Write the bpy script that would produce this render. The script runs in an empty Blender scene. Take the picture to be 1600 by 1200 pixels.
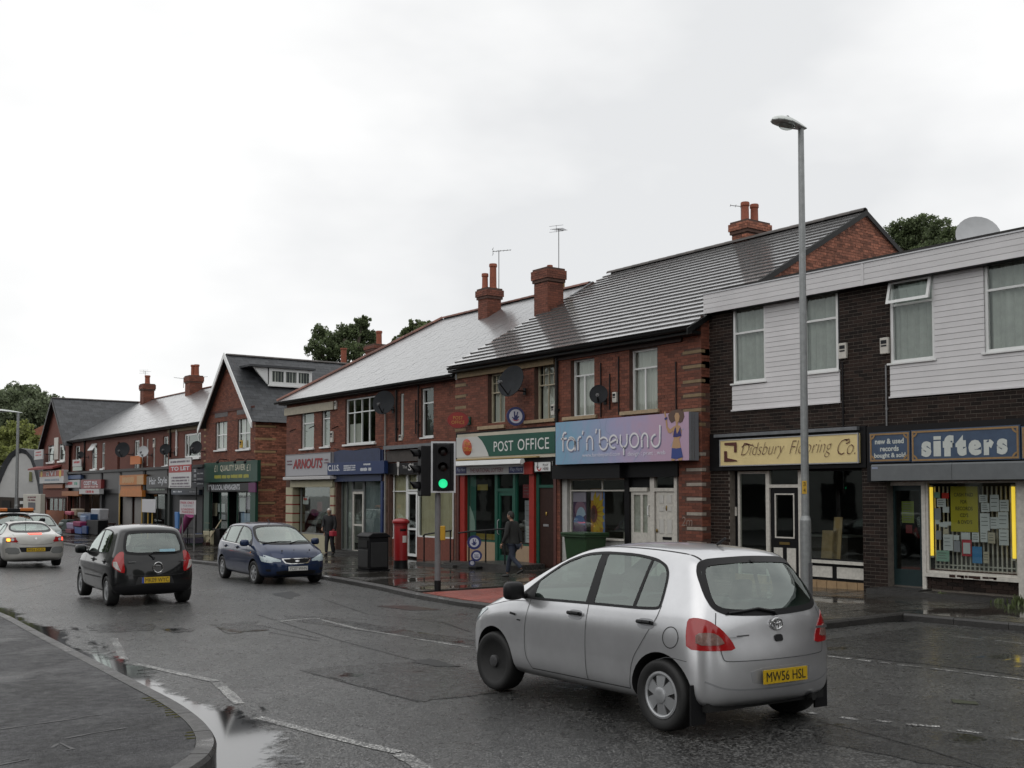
import bpy, bmesh, math, random
import numpy as np
from mathutils import Vector, Matrix, geometry
from mathutils.bvhtree import BVHTree
random.seed(7); rng = np.random.default_rng(7)
S = bpy.context.scene; COL = S.collection
# camera
FP, TILT, HOR = 1700.0, math.radians(2.5), 770.0
YAW = math.atan(1243/FP); CZ = 2.0
PPY = HOR - FP*math.tan(TILT)
cam = bpy.data.cameras.new('camera'); camo = bpy.data.objects.new('camera', cam); COL.objects.link(camo)
cam.sensor_width = 36; cam.lens = FP*36/1600; cam.shift_y = (PPY-600)/1600
cam.clip_start = .1; cam.clip_end = 2000
camo.location = (0, 0, CZ); camo.rotation_euler = (math.pi/2+TILT, 0, -YAW)
S.camera = camo
# sky, sun, exposure
SUN_EL, SUN_AZ = math.radians(50), math.radians(-110)
W = bpy.data.worlds.new('World'); S.world = W; W.use_nodes = True
nt = W.node_tree; nt.nodes.clear()
def wn(t, **k):
 n = nt.nodes.new(t)
 for a, b in k.items(): setattr(n, a, b)
 return n
sky = wn('ShaderNodeTexSky', sky_type='NISHITA', sun_disc=False); sky.sun_elevation = SUN_EL; sky.sun_rotation = SUN_AZ
bg1 = wn('ShaderNodeBackground'); bg1.inputs[1].default_value = .06
tc = wn('ShaderNodeTexCoord'); mp = wn('ShaderNodeMapping'); mp.inputs['Scale'].default_value = (1, 1, 2.2); mp.inputs['Location'].default_value = (0, 0, .2)
nz = wn('ShaderNodeTexNoise'); nz.inputs['Scale'].default_value = 2.3; nz.inputs['Detail'].default_value = 5; nz.inputs['Roughness'].default_value = .48
rp = wn('ShaderNodeValToRGB'); e = rp.color_ramp.elements
e[0].position = .34; e[0].color = (.845, .855, .865, 1); e[1].position = .54; e[1].color = (1.07, 1.07, 1.065, 1)
bg2 = wn('ShaderNodeBackground'); bg2.inputs[1].default_value = 1.0
mx = wn('ShaderNodeMixShader'); mx.inputs[0].default_value = .94
out = wn('ShaderNodeOutputWorld'); L = nt.links.new
L(sky.outputs[0], bg1.inputs[0]); L(tc.outputs['Generated'], mp.inputs[0]); L(mp.outputs[0], nz.inputs['Vector']); L(nz.outputs['Fac'], rp.inputs[0]); L(rp.outputs[0], bg2.inputs[0])
L(bg1.outputs[0], mx.inputs[1]); L(bg2.outputs[0], mx.inputs[2]); L(mx.outputs[0], out.inputs[0])
sl = bpy.data.lights.new('sun', 'SUN'); sl.energy = .5; sl.angle = math.radians(70); sl.color = (1, .97, .93)
so = bpy.data.objects.new('sun', sl); COL.objects.link(so)
sd = Vector((math.sin(SUN_AZ)*math.cos(SUN_EL), math.cos(SUN_AZ)*math.cos(SUN_EL), math.sin(SUN_EL)))
so.rotation_euler = sd.to_track_quat('Z', 'Y').to_euler(); so.location = (0, 0, 60)
S.view_settings.view_transform = 'Standard'; S.view_settings.look = 'None'; S.view_settings.gamma = 1; S.view_settings.exposure = 0.0
S.cycles.use_denoising = True; S.cycles.adaptive_threshold = .005; S.cycles.sample_clamp_indirect = 3; S.cycles.max_bounces = 6; S.cycles.transparent_max_bounces = 12; S.cycles.caustics_reflective = False; S.cycles.caustics_refractive = False
# surveying helpers: where a photographed point lies on a known plane
_F = Vector((math.sin(YAW)*math.cos(TILT), math.cos(YAW)*math.cos(TILT), math.sin(TILT)))
_R = Vector((math.cos(YAW), -math.sin(YAW), 0)); _U = _R.cross(_F)
def ray(px, py): return _F*FP + _R*(px-800) - _U*(py-PPY)
def onX(px, py, X):
 d = ray(px, py); t = X/d.x
 return d.y*t, CZ + d.z*t
def onY(px, py, Y):
 d = ray(px, py); t = Y/d.y
 return d.x*t, CZ + d.z*t
def yx(px, X): return onX(px, 740, X)[0]
def clf(v, a, b): return max(a, min(b, v))
def rdz(x, y): return .07 - .012*(clf(y, -25, 40)-6) - .02*clf(x-7, 0, 5) - .012*clf(7-x, 0, 6)
def pvz(y): return rdz(12, y) + .115
def onG(px, py, pav=False):
 d = ray(px, py); z = 0
 for _ in range(30):
  t = (z-CZ)/d.z; x, y = d.x*t, d.y*t
  z = pvz(y) if pav else rdz(x, y)
 return Vector((x, y, z))
def RC(pxl, pxr, pt, pb, X):
 """rectangle on the plane X seen between two photo columns and two photo rows (rows taken at its middle)"""
 m = (pxl+pxr)/2
 return yx(pxr, X), yx(pxl, X), onX(m, pb, X)[1], onX(m, pt, X)[1]
# materials
MAT = {}
def M(name, col, rough=.6, metal=0., noise=0., nscale=6., bump=0., bscale=40., coat=0., emit=None, estr=0., spec=None, vary=0., stretch=None, rvar=0., ior=None, crough=.06):
 """procedural Principled material: base colour broken up by two scales of noise, optional bump, optional per-piece variation"""
 if name in MAT: return MAT[name]
 m = bpy.data.materials.new(name); m.use_nodes = True; n = m.node_tree.nodes; l = m.node_tree.links.new
 b = n['Principled BSDF']; c = (*col, 1)
 b.inputs['Roughness'].default_value = rough; b.inputs['Metallic'].default_value = metal
 b.inputs['Coat Weight'].default_value = coat; b.inputs['Coat Roughness'].default_value = crough
 if ior: b.inputs['IOR'].default_value = ior; b.inputs['Coat IOR'].default_value = ior
 if spec is not None: b.inputs['Specular IOR Level'].default_value = spec
 b.inputs['Base Color'].default_value = c; src = None
 g = n.new('ShaderNodeNewGeometry'); pos = g.outputs['Position']
 if stretch:
  mp = n.new('ShaderNodeMapping'); mp.inputs['Scale'].default_value = stretch; l(pos, mp.inputs[0]); pos = mp.outputs[0]
 fac = None
 if noise:
  a = n.new('ShaderNodeTexNoise'); a.inputs['Scale'].default_value = nscale; a.inputs['Detail'].default_value = 6; a.inputs['Roughness'].default_value = .65; l(pos, a.inputs['Vector'])
  mr = n.new('ShaderNodeMapRange'); mr.inputs[1].default_value = .25; mr.inputs[2].default_value = .75; mr.inputs[3].default_value = 1-noise; mr.inputs[4].default_value = 1+noise*.6; l(a.outputs['Fac'], mr.inputs[0]); fac = mr.outputs[0]
  if rvar:
   r2 = n.new('ShaderNodeMapRange'); r2.inputs[1].default_value = .35; r2.inputs[2].default_value = .65; r2.inputs[3].default_value = rough-rvar; r2.inputs[4].default_value = rough+rvar; l(a.outputs['Fac'], r2.inputs[0]); l(r2.outputs[0], b.inputs['Roughness'])
 if vary:
  oi = n.new('ShaderNodeObjectInfo'); ad = n.new('ShaderNodeMath'); ad.operation = 'ADD'; l(oi.outputs['Random'], ad.inputs[0]); l(g.outputs['Random Per Island'], ad.inputs[1])
  fr = n.new('ShaderNodeMath'); fr.operation = 'FRACT'; l(ad.outputs[0], fr.inputs[0])
  mr = n.new('ShaderNodeMapRange'); mr.inputs[3].default_value = 1-vary; mr.inputs[4].default_value = 1+vary; l(fr.outputs[0], mr.inputs[0])
  if fac:
   mu = n.new('ShaderNodeMath'); mu.operation = 'MULTIPLY'; l(fac, mu.inputs[0]); l(mr.outputs[0], mu.inputs[1]); fac = mu.outputs[0]
  else: fac = mr.outputs[0]
 if fac:
  mc = n.new('ShaderNodeVectorMath'); mc.operation = 'SCALE'; mc.inputs[0].default_value = col; l(fac, mc.inputs['Scale']); l(mc.outputs[0], b.inputs['Base Color'])
 if bump:
  a = n.new('ShaderNodeTexNoise'); a.inputs['Scale'].default_value = bscale; a.inputs['Detail'].default_value = 4; l(pos, a.inputs['Vector'])
  bp = n.new('ShaderNodeBump'); bp.inputs['Strength'].default_value = bump; bp.inputs['Distance'].default_value = .02; l(a.outputs['Fac'], bp.inputs['Height']); l(bp.outputs[0], b.inputs['Normal'])
 if emit:
  b.inputs['Emission Color'].default_value = (*emit, 1); b.inputs['Emission Strength'].default_value = estr
 MAT[name] = m; return m
def glass(name, tint=(.9, .95, .93), refl=1.0, ripple=0.):
 if name in MAT: return MAT[name]
 m = bpy.data.materials.new(name); m.use_nodes = True; n = m.node_tree.nodes; l = m.node_tree.links.new; n.clear()
 t = n.new('ShaderNodeBsdfTransparent'); t.inputs[0].default_value = (*tint, 1)
 g = n.new('ShaderNodeBsdfGlossy'); g.inputs['Roughness'].default_value = .02; g.inputs[0].default_value = (.88,.96,.92,1)
 ge = n.new('ShaderNodeNewGeometry'); dt = n.new('ShaderNodeVectorMath'); dt.operation = 'DOT_PRODUCT'; l(ge.outputs['Normal'], dt.inputs[0]); l(ge.outputs['Incoming'], dt.inputs[1])
 def ma(op, a, b=None):
  q = n.new('ShaderNodeMath'); q.operation = op; q.use_clamp = op == 'MULTIPLY_ADD'
  for i, w in enumerate((a, b)):
   if w is None: continue
   if isinstance(w, (int, float)): q.inputs[i].default_value = w
   else: l(w, q.inputs[i])
  return q
 fr = ma('POWER', ma('SUBTRACT', 1.0, ma('ABSOLUTE', dt.outputs['Value']).outputs[0]).outputs[0], 4.2)
 k = ma('MULTIPLY_ADD', fr.outputs[0], .9); k.inputs[2].default_value = .075*refl
 mx = n.new('ShaderNodeMixShader'); o = n.new('ShaderNodeOutputMaterial')
 l(k.outputs[0], mx.inputs[0]); l(t.outputs[0], mx.inputs[1]); l(g.outputs[0], mx.inputs[2]); l(mx.outputs[0], o.inputs[0])
 if ripple:
  ge = n.new('ShaderNodeNewGeometry'); a = n.new('ShaderNodeTexNoise'); a.inputs['Scale'].default_value = 1.6; l(ge.outputs['Position'], a.inputs['Vector'])
  bp = n.new('ShaderNodeBump'); bp.inputs['Strength'].default_value = ripple; bp.inputs['Distance'].default_value = .05; l(a.outputs['Fac'], bp.inputs['Height'])
  l(bp.outputs[0], g.inputs['Normal'])
 MAT[name] = m; return m
def wetmat(name, c0, c1, agg=300., rough_dry=.42, rough_wet=.06, pud_scale=.35, pud_lo=.52, pud_hi=.62, bump=.5, big=.8, stain=.35, ior=1.5):
 """wet paving: aggregate speckle, broad stains, and low spots where a smooth film of water lies"""
 if name in MAT: return MAT[name]
 m = bpy.data.materials.new(name); m.use_nodes = True; n = m.node_tree.nodes; l = m.node_tree.links.new; b = n['Principled BSDF']; b.inputs['IOR'].default_value = ior
 g = n.new('ShaderNodeNewGeometry'); P = g.outputs['Position']
 def nz(s, d=4, r=.6):
  a = n.new('ShaderNodeTexNoise'); a.inputs['Scale'].default_value = s; a.inputs['Detail'].default_value = d; a.inputs['Roughness'].default_value = r; l(P, a.inputs['Vector']); return a.outputs['Fac']
 def mr(v, a0, a1, b0, b1):
  q = n.new('ShaderNodeMapRange'); q.inputs[1].default_value = a0; q.inputs[2].default_value = a1; q.inputs[3].default_value = b0; q.inputs[4].default_value = b1; l(v, q.inputs[0]); return q.outputs[0]
 def mul(a, c):
  q = n.new('ShaderNodeMath'); q.operation = 'MULTIPLY'; l(a, q.inputs[0])
  if isinstance(c, float): q.inputs[1].default_value = c
  else: l(c, q.inputs[1])
  return q.outputs[0]
 vo = n.new('ShaderNodeTexVoronoi'); vo.inputs['Scale'].default_value = agg; l(P, vo.inputs['Vector']); vs = n.new('ShaderNodeSeparateColor'); l(vo.outputs['Color'], vs.inputs[0])
 sp = vs.outputs[0]; dome = mr(vo.outputs['Distance'], 0, .6, 1, 0); st = nz(big, 6, .7); pd = mr(nz(pud_scale, 5, .6), pud_lo, pud_hi, 0, 1)
 mid = nz(9., 4, .7)
 mc = n.new('ShaderNodeMix'); mc.data_type = 'RGBA'; mc.inputs['A'].default_value = (*c0, 1); mc.inputs['B'].default_value = (*c1, 1); l(mr(sp, .45, 1., 0, 1), mc.inputs['Factor'])
 sc = n.new('ShaderNodeVectorMath'); sc.operation = 'SCALE'; l(mc.outputs['Result'], sc.inputs[0])
 oi = n.new('ShaderNodeObjectInfo'); ad = n.new('ShaderNodeMath'); ad.operation = 'ADD'; l(oi.outputs['Random'], ad.inputs[0]); l(g.outputs['Random Per Island'], ad.inputs[1]); fr = n.new('ShaderNodeMath'); fr.operation = 'FRACT'; l(ad.outputs[0], fr.inputs[0])
 l(mul(mul(mr(st, .3, .7, 1-stain, 1+stain), mr(mid, .3, .7, .85, 1.12)), mr(fr.outputs[0], 0, 1, .86, 1.14)), sc.inputs['Scale'])
 l(sc.outputs[0], b.inputs['Base Color'])
 rr = n.new('ShaderNodeMix'); rr.data_type = 'FLOAT'; l(pd, rr.inputs[0]); l(mr(mid, .3, .7, rough_dry-.1, rough_dry+.1), rr.inputs[2]); rr.inputs[3].default_value = rough_wet; l(rr.outputs[0], b.inputs['Roughness'])
 bp = n.new('ShaderNodeBump'); bp.inputs['Distance'].default_value = .012; l(mul(dome, mr(sp, 0, 1, .4, 1)), bp.inputs['Height']); l(mr(pd, 0, 1, bump, bump*.03), bp.inputs['Strength']); l(bp.outputs[0], b.inputs['Normal'])
 MAT[name] = m; return m
def filmmat(name):
 """film of rain water that thins out irregularly towards its edge (vertex value 'depth')"""
 if name in MAT: return MAT[name]
 m = bpy.data.materials.new(name); m.use_nodes = True; n = m.node_tree.nodes; l = m.node_tree.links.new; b = n['Principled BSDF']; o = n['Material Output']
 b.inputs['Base Color'].default_value = (.02, .021, .022, 1); b.inputs['Roughness'].default_value = .05; b.inputs['IOR'].default_value = 2.2
 g = n.new('ShaderNodeNewGeometry'); at = n.new('ShaderNodeAttribute'); at.attribute_name = 'depth'
 a = n.new('ShaderNodeTexNoise'); a.inputs['Scale'].default_value = 5.; a.inputs['Detail'].default_value = 8; a.inputs['Roughness'].default_value = .72; l(g.outputs['Position'], a.inputs['Vector'])
 q = n.new('ShaderNodeMath'); q.operation = 'MULTIPLY_ADD'; q.inputs[1].default_value = 2.2; q.inputs[2].default_value = -1.45; l(a.outputs['Fac'], q.inputs[0])
 s_ = n.new('ShaderNodeMath'); s_.operation = 'MULTIPLY_ADD'; s_.inputs[1].default_value = 1.7; l(at.outputs['Fac'], s_.inputs[0]); l(q.outputs[0], s_.inputs[2])
 r = n.new('ShaderNodeMapRange'); r.inputs[1].default_value = .0; r.inputs[2].default_value = .38; l(s_.outputs[0], r.inputs[0])
 t = n.new('ShaderNodeBsdfTransparent'); mx = n.new('ShaderNodeMixShader'); l(r.outputs[0], mx.inputs[0]); l(t.outputs[0], mx.inputs[1]); l(b.outputs[0], mx.inputs[2]); l(mx.outputs[0], o.inputs[0])
 MAT[name] = m; return m
def leafmat(name, col):
 m = M(name, col, .6, noise=.4, nscale=.8, vary=.5); n = m.node_tree.nodes; l = m.node_tree.links.new; b = n['Principled BSDF']; o = n['Material Output']
 t = n.new('ShaderNodeBsdfTranslucent'); l(b.inputs['Base Color'].links[0].from_socket, t.inputs[0]); mx = n.new('ShaderNodeMixShader'); mx.inputs[0].default_value = .45; l(b.outputs[0], mx.inputs[1]); l(t.outputs[0], mx.inputs[2]); l(mx.outputs[0], o.inputs[0]); return m
# mesh building
class MB:
 def __init__(s): s.v = []; s.f = []; s.mi = []; s.n = 0; s.cur = 0
 def add(s, vs, fs):
  o = s.n; s.v.extend([tuple(q) for q in vs]); s.n += len(vs)
  for f in fs: s.f.append([o+i for i in f]); s.mi.append(s.cur)
  return s
 def box(s, x0, x1, y0, y1, z0, z1):
  if x0 > x1: x0, x1 = x1, x0
  if y0 > y1: y0, y1 = y1, y0
  if z0 > z1: z0, z1 = z1, z0
  return s.add([(x0,y0,z0),(x1,y0,z0),(x1,y1,z0),(x0,y1,z0),(x0,y0,z1),(x1,y0,z1),(x1,y1,z1),(x0,y1,z1)],
      [(0,3,2,1),(4,5,6,7),(0,1,5,4),(1,2,6,5),(2,3,7,6),(3,0,4,7)])
 def quad(s, a, b, c, d): return s.add([a, b, c, d], [(0,1,2,3)])
 def poly(s, pts): return s.add(pts, [tuple(range(len(pts)))])
 def prism(s, poly, d):
  """closed prism: polygon (3-D points) swept along vector d"""
  n = len(poly); d = Vector(d); a = [Vector(p) for p in poly]
  s.add(a+[p+d for p in a], [tuple(range(n))[::-1], tuple(range(n, 2*n))]+[(i, (i+1) % n, (i+1) % n+n, i+n) for i in range(n)]); return s
 def cyl(s, a, b, r, r2=None, n=10, caps=True):
  a, b = Vector(a), Vector(b); r2 = r if r2 is None else r2; d = (b-a)
  if d.length < 1e-9: return s
  d.normalize(); u = d.orthogonal().normalized(); w = d.cross(u)
  c = [(u*math.cos(2*math.pi*i/n)+w*math.sin(2*math.pi*i/n)) for i in range(n)]
  s.add([a+k*r for k in c]+[b+k*r2 for k in c], [(i, (i+1) % n, (i+1) % n+n, i+n) for i in range(n)]+([tuple(range(n))[::-1], tuple(range(n, 2*n))] if caps else [])); return s
 def tube(s, pts, r, n=8):
  pts = [Vector(p) for p in pts]
  for i in range(len(pts)-1): s.cyl(pts[i], pts[i+1], r, n=n)
  return s
 def lathe(s, prof, c, axis=(0,0,1), n=24, sx=1., sy=1.):
  """profile of (radius, height) turned about an axis through c"""
  a = Vector(axis).normalized(); u = a.orthogonal().normalized() if abs(a.z) < .99 else Vector((1,0,0)); w = a.cross(u); c = Vector(c); vs = []
  for r, h in prof:
   for i in range(n):
    t = 2*math.pi*i/n; vs.append(c+a*h+u*(r*sx*math.cos(t))+w*(r*sy*math.sin(t)))
  fs = []
  for k in range(len(prof)-1):
   for i in range(n): fs.append((k*n+i, k*n+(i+1) % n, (k+1)*n+(i+1) % n, (k+1)*n+i))
  fs.append(tuple(range(n))[::-1]); fs.append(tuple((len(prof)-1)*n+i for i in range(n)))
  s.add(vs, fs); return s
 def sphere(s, c, r, sc=(1,1,1), n=12, m=8):
  c = Vector(c); vs = []
  for j in range(m+1):
   p = math.pi*j/m
   for i in range(n):
    t = 2*math.pi*i/n; vs.append(c+Vector((r*sc[0]*math.sin(p)*math.cos(t), r*sc[1]*math.sin(p)*math.sin(t), r*sc[2]*math.cos(p))))
  s.add(vs, [(j*n+i, (j+1)*n+i, (j+1)*n+(i+1) % n, j*n+(i+1) % n) for j in range(m) for i in range(n)]); return s
 def bd(s, name, mats, parent=None, smo=False, lcl=False, bevel=0., kind=None, angle=35, **tags):
  me = bpy.data.meshes.new(name); off = Vector((0,0,0))
  if parent is not None and not lcl: off = Vector(parent['_w'])
  me.from_pydata([Vector(v)-off for v in s.v], [], s.f)
  if not isinstance(mats, (list, tuple)): mats = [mats]
  for m in mats: me.materials.append(m)
  if len(mats) > 1: me.polygons.foreach_set('material_index', s.mi)
  return link(name, me, parent, smo, bevel, kind, off, angle, **tags)
def link(name, me, parent=None, smo=False, bevel=0., kind=None, off=(0,0,0), angle=35, **tags):
 if smo:
  me.shade_smooth(); me.set_sharp_from_angle(angle=math.radians(angle))
 o = bpy.data.objects.new(name, me); COL.objects.link(o)
 if parent is not None:
  o.parent = parent
 o['_w'] = tuple(off) if parent is not None else (0., 0., 0.)
 if bevel:
  b = o.modifiers.new('bevel', 'BEVEL'); b.width = bevel; b.segments = 2; b.limit_method = 'ANGLE'; b.angle_limit = math.radians(50)
 if kind: o['kind'] = kind
 for k, v in tags.items(): o[k] = v
 return o
def TH(name, label, cat, loc=(0,0,0), rot=(0,0,0), grp=None, parent=None):
 o = bpy.data.objects.new(name, None); COL.objects.link(o); o.location = loc; o.rotation_euler = rot; o.empty_display_size = .2
 o['_w'] = tuple(loc)
 if label: o['label'] = label
 if cat: o['category'] = cat
 if grp: o['group'] = grp
 if parent is not None: o.parent = parent
 return o
def tag(o, label, cat, grp=None):
 o['label'] = label; o['category'] = cat
 if grp: o['group'] = grp
 return o
def inst(src, name, parent, loc=None, mat=None):
 c = bpy.data.objects.new(name, src.data if hasattr(src, 'data') else src); COL.objects.link(c); c.parent = parent
 if mat is not None: c.matrix_local = mat
 elif loc is not None: c.location = loc
 c['_w'] = (0., 0., 0.)
 return c
# lettering
_TX = {}
def TSh(txt, shear=0., bold=0., space=1.):
 key = (txt, shear, bold, space)
 if key not in _TX:
  c = bpy.data.curves.new('lettering', 'FONT'); c.body = txt; c.shear = shear; c.offset = bold; c.space_character = space; c.resolution_u = 3; c.fill_mode = 'FRONT'
  c.align_x = 'CENTER'
  o = bpy.data.objects.new('lettering', c); COL.objects.link(o); dg = bpy.context.evaluated_depsgraph_get(); dg.update()
  me = o.evaluated_get(dg).to_mesh(); v = np.array([q.co[:] for q in me.vertices]).reshape(-1, 3); f = [list(p.vertices) for p in me.polygons]
  o.evaluated_get(dg).to_mesh_clear(); COL.objects.unlink(o); bpy.data.objects.remove(o); bpy.data.curves.remove(c)
  _TX[key] = (v, f)
 return _TX[key]
def text(mb, txt, c, u, v, w, h, shear=0., bold=0., space=1., lift=.004, wonly=False, thick=0.):
 """flat lettering centred on c, filling width w and height h in the plane (u, v); lift is its height off the board"""
 V, Fc = TSh(txt, shear, bold, space)
 if not len(V): return mb
 lo, hi = V.min(0), V.max(0); d = hi-lo; c, u, v = Vector(c), Vector(u), Vector(v); n = u.cross(v)
 sx = w/max(d[0], 1e-6); sy = sx if wonly else h/max(d[1], 1e-6)
 P = [c+u*((q[0]-(lo[0]+hi[0])/2)*sx)+v*((q[1]-(lo[1]+hi[1])/2)*sy)+n*lift for q in V]
 mb.add(P, Fc)
 return mb
def SC(t, boxes, mat, X, name='small_print'):
 """print too small or blurred to read: rows of short strokes"""
 mb = MB()
 for a, b, c, d in boxes:
  y0, y1, z0, z1 = RC(a, b, c, d, X); u = y1; q = (z1-z0)*.75
  while u > y0+q:
   w = q*rng.uniform(.5, 1.0)
   if rng.random() > .14: mb.box(X-.004, X-.001, u-w*.8, u, z0+(z1-z0)*rng.uniform(0, .15), z1-(z1-z0)*rng.uniform(0, .15))
   u -= w
 return mb.bd(name, mat, t, kind='stuff')
UF, VF = Vector((0,-1,0)), Vector((0,0,1))
def RB(mb, pts, w, c, u, v, lift=.004, sx=1., sy=1.):
 """flat stroke of width w through 2-D points"""
 c, u, v = Vector(c), Vector(u), Vector(v); n = u.cross(v); P = [Vector((p[0]*sx, p[1]*sy)) for p in pts]; a = []
 for i, p in enumerate(P):
  t = (P[min(i+1, len(P)-1)]-P[max(i-1, 0)])
  if t.length < 1e-9: t = Vector((1,0))
  t.normalize(); q = Vector((-t.y, t.x))*w/2; a += [p+q, p-q]
 mb.add([c+u*q.x+v*q.y+n*lift for q in a], [(2*i, 2*i+1, 2*i+3, 2*i+2) for i in range(len(P)-1)]); return mb
def arc(cx, cy, rx, ry, a0, a1, n=14): return [(cx+rx*math.cos(math.radians(a0+(a1-a0)*i/n)), cy+ry*math.sin(math.radians(a0+(a1-a0)*i/n))) for i in range(n+1)]
def disc(mb, c, u, v, rx, ry, lift=.004, n=28, a0=0, a1=360):
 c, u, v = Vector(c), Vector(u), Vector(v); k = u.cross(v)
 mb.poly([c+k*lift+u*(rx*math.cos(math.radians(a0+(a1-a0)*i/n)))+v*(ry*math.sin(math.radians(a0+(a1-a0)*i/n))) for i in range(n if a1-a0 == 360 else n+1)]); return mb
# palette
asphalt = wetmat('wet_asphalt', (.004,.004,.004), (.16,.16,.155), agg=68, rough_dry=.31, rough_wet=.15, pud_scale=.30, pud_lo=.60, pud_hi=.70, bump=.9, big=.45, stain=.6, ior=1.6)
asphalt2 = wetmat('patched_asphalt', (.003,.003,.003), (.085,.085,.082), agg=75, rough_dry=.27, pud_scale=.9, pud_lo=.52, pud_hi=.62, bump=.9, ior=1.55)
tarpave = wetmat('wet_footway_asphalt', (.004,.004,.005), (.05,.05,.054), agg=105, rough_dry=.42, rough_wet=.2, pud_scale=.7, pud_lo=.50, pud_hi=.72, bump=.6, big=1.3, stain=.75, ior=1.22)
slabm = wetmat('wet_paving_slab', (.032,.03,.027), (.075,.07,.06), agg=160, rough_dry=.26, rough_wet=.04, pud_scale=.55, pud_lo=.44, pud_hi=.54, bump=.3)
kerbm = wetmat('wet_kerb_concrete', (.022,.021,.02), (.075,.072,.068), agg=200, rough_dry=.4, pud_scale=.9, pud_lo=.6, pud_hi=.7, bump=.3)
redpave = wetmat('red_tactile_paving', (.20,.042,.030), (.33,.085,.06), agg=160, rough_dry=.45, pud_scale=.9, pud_lo=.62, pud_hi=.7, bump=.4)
waterm = M('standing_rain_water', (.02,.021,.022), .05, bump=.03, bscale=7, ior=2.1)
linem = wetmat('worn_road_paint', (.05,.05,.05), (.50,.50,.48), agg=75, rough_dry=.4, pud_scale=.6, pud_lo=.65, pud_hi=.75, bump=.5, big=2.2, stain=.85)
yellowline = M('yellow_road_paint', (.42,.28,.05), .5, noise=.5, nscale=12)
brr = M('red_brick', (.172,.055,.032), .75, noise=.35, nscale=30, bump=.4, bscale=120, vary=.32)
brd = M('weathered_red_brick', (.30,.115,.07), .8, noise=.55, nscale=11, bump=.5, bscale=120, vary=.45)
brick_k = M('dark_brown_brick', (.021,.0125,.0095), .75, spec=.25, noise=.4, nscale=20, bump=.4, bscale=120, vary=.6)
mrr = M('red_wall_mortar', (.10,.055,.042), .9, noise=.4, nscale=8)
mrk = M('dark_wall_mortar', (.15,.13,.11), .9, noise=.4, nscale=8)
stone = M('cream_stone', (.21,.15,.08), .7, noise=.3, nscale=9, bump=.2)
stone_w = M('painted_white_stone', (.32,.285,.24), .6, noise=.3, nscale=9)
sill_st = M('sandstone_sill', (.36,.27,.17), .7, noise=.35, nscale=12, bump=.2)
white = M('white_upvc', (.70,.71,.70), .3, noise=.08, nscale=3)
ow_ = M('old_white_paint', (.55,.53,.48), .5, noise=.25, nscale=12)
clad = M('white_cladding_board', (.62,.61,.615), .42, noise=.13, nscale=.9, vary=.04)
black = M('black_paint', (.008,.008,.009), .35, spec=.22, noise=.2, nscale=5)
mbk = M('black_plastic', (.009,.009,.01), .5, spec=.22, noise=.2, nscale=9)
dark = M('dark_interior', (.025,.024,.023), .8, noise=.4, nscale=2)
warmroom = M('shop_room_wall', (.16,.14,.11), .85, noise=.25, nscale=1.5)
rf_ = M('shop_room_floor', (.09,.08,.07), .6, noise=.3, nscale=3)
tile_m = M('wet_concrete_roof_tile', (.024,.020,.019), .4, noise=.5, nscale=2.5, vary=.2, bump=.12, bscale=40, coat=1., ior=2.3, crough=.12)
slate_w = M('wet_grey_slate', (.12,.125,.13), .35, noise=.3, nscale=2, vary=.2, bump=.15, bscale=30, coat=.85, ior=1.7, crough=.2)
slate_d = M('dark_slate', (.052,.055,.06), .5, noise=.3, nscale=4, vary=.25)
ridge_m = M('red_clay_ridge_tile', (.17,.07,.05), .55, noise=.4, nscale=12, vary=.3)
ridge_d = M('dark_ridge_tile', (.07,.06,.055), .45, noise=.4, nscale=12, vary=.3)
lead = M('lead_flashing', (.16,.17,.18), .5, metal=.3, noise=.3, nscale=8)
gu_ = M('black_gutter_iron', (.009,.009,.009), .45, spec=.25, noise=.3, nscale=8)
pot_m = M('terracotta_chimney_pot', (.26,.075,.04), .75, noise=.4, nscale=14)
galv = M('galvanised_steel', (.27,.28,.28), .45, metal=.55, noise=.25, nscale=11)
galv_d = M('weathered_aluminium', (.20,.20,.205), .5, metal=.5, noise=.3, nscale=14)
dish_m = M('grey_dish_enamel', (.028,.030,.033), .8, spec=.12, noise=.2, nscale=5)
dish_l = M('pale_dish_enamel', (.42,.43,.44), .5, noise=.15, nscale=3)
green_po = M('post_office_green', (.008,.075,.05), .4, noise=.15, nscale=6)
red_po = M('post_office_red', (.30,.022,.015), .35, noise=.2, nscale=6)
redpaint = M('pillar_box_red', (.27,.012,.014), .32, noise=.15, nscale=5, coat=.3)
cream_p = M('cream_sign_paint', (.50,.46,.37), .5, noise=.12, nscale=5)
silver = M('brushed_aluminium', (.45,.45,.46), .35, metal=.7)
pane = glass('window_pane', (.86,.90,.88), 1.0, ripple=.05)
sg_ = glass('shop_window_glass', (.74,.78,.75), 1.4, ripple=.02)
crt = M('net_curtain', (.50,.49,.45), .9, noise=.12, nscale=20, stretch=(1,6,.3))
blc = M('cream_roller_blind', (.56,.50,.34), .85, noise=.15, nscale=3)
blg = M('grey_vertical_blind', (.32,.33,.31), .85, noise=.2, nscale=5)
wood_d = M('dark_brown_door_paint', (.035,.016,.012), .45, spec=.25, noise=.3, nscale=9)
leafs = [leafmat('leaf_dark_green', (.14,.18,.085)), leafmat('leaf_mid_green', (.15,.19,.08)), leafmat('leaf_yellow_green', (.25,.28,.085)), leafmat('leaf_hazed_green', (.19,.23,.135))]  # last leaf colour is lightened to carry the distance haze
bark = M('tree_bark', (.06,.048,.036), .85, noise=.4, nscale=8, bump=.5)
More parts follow.
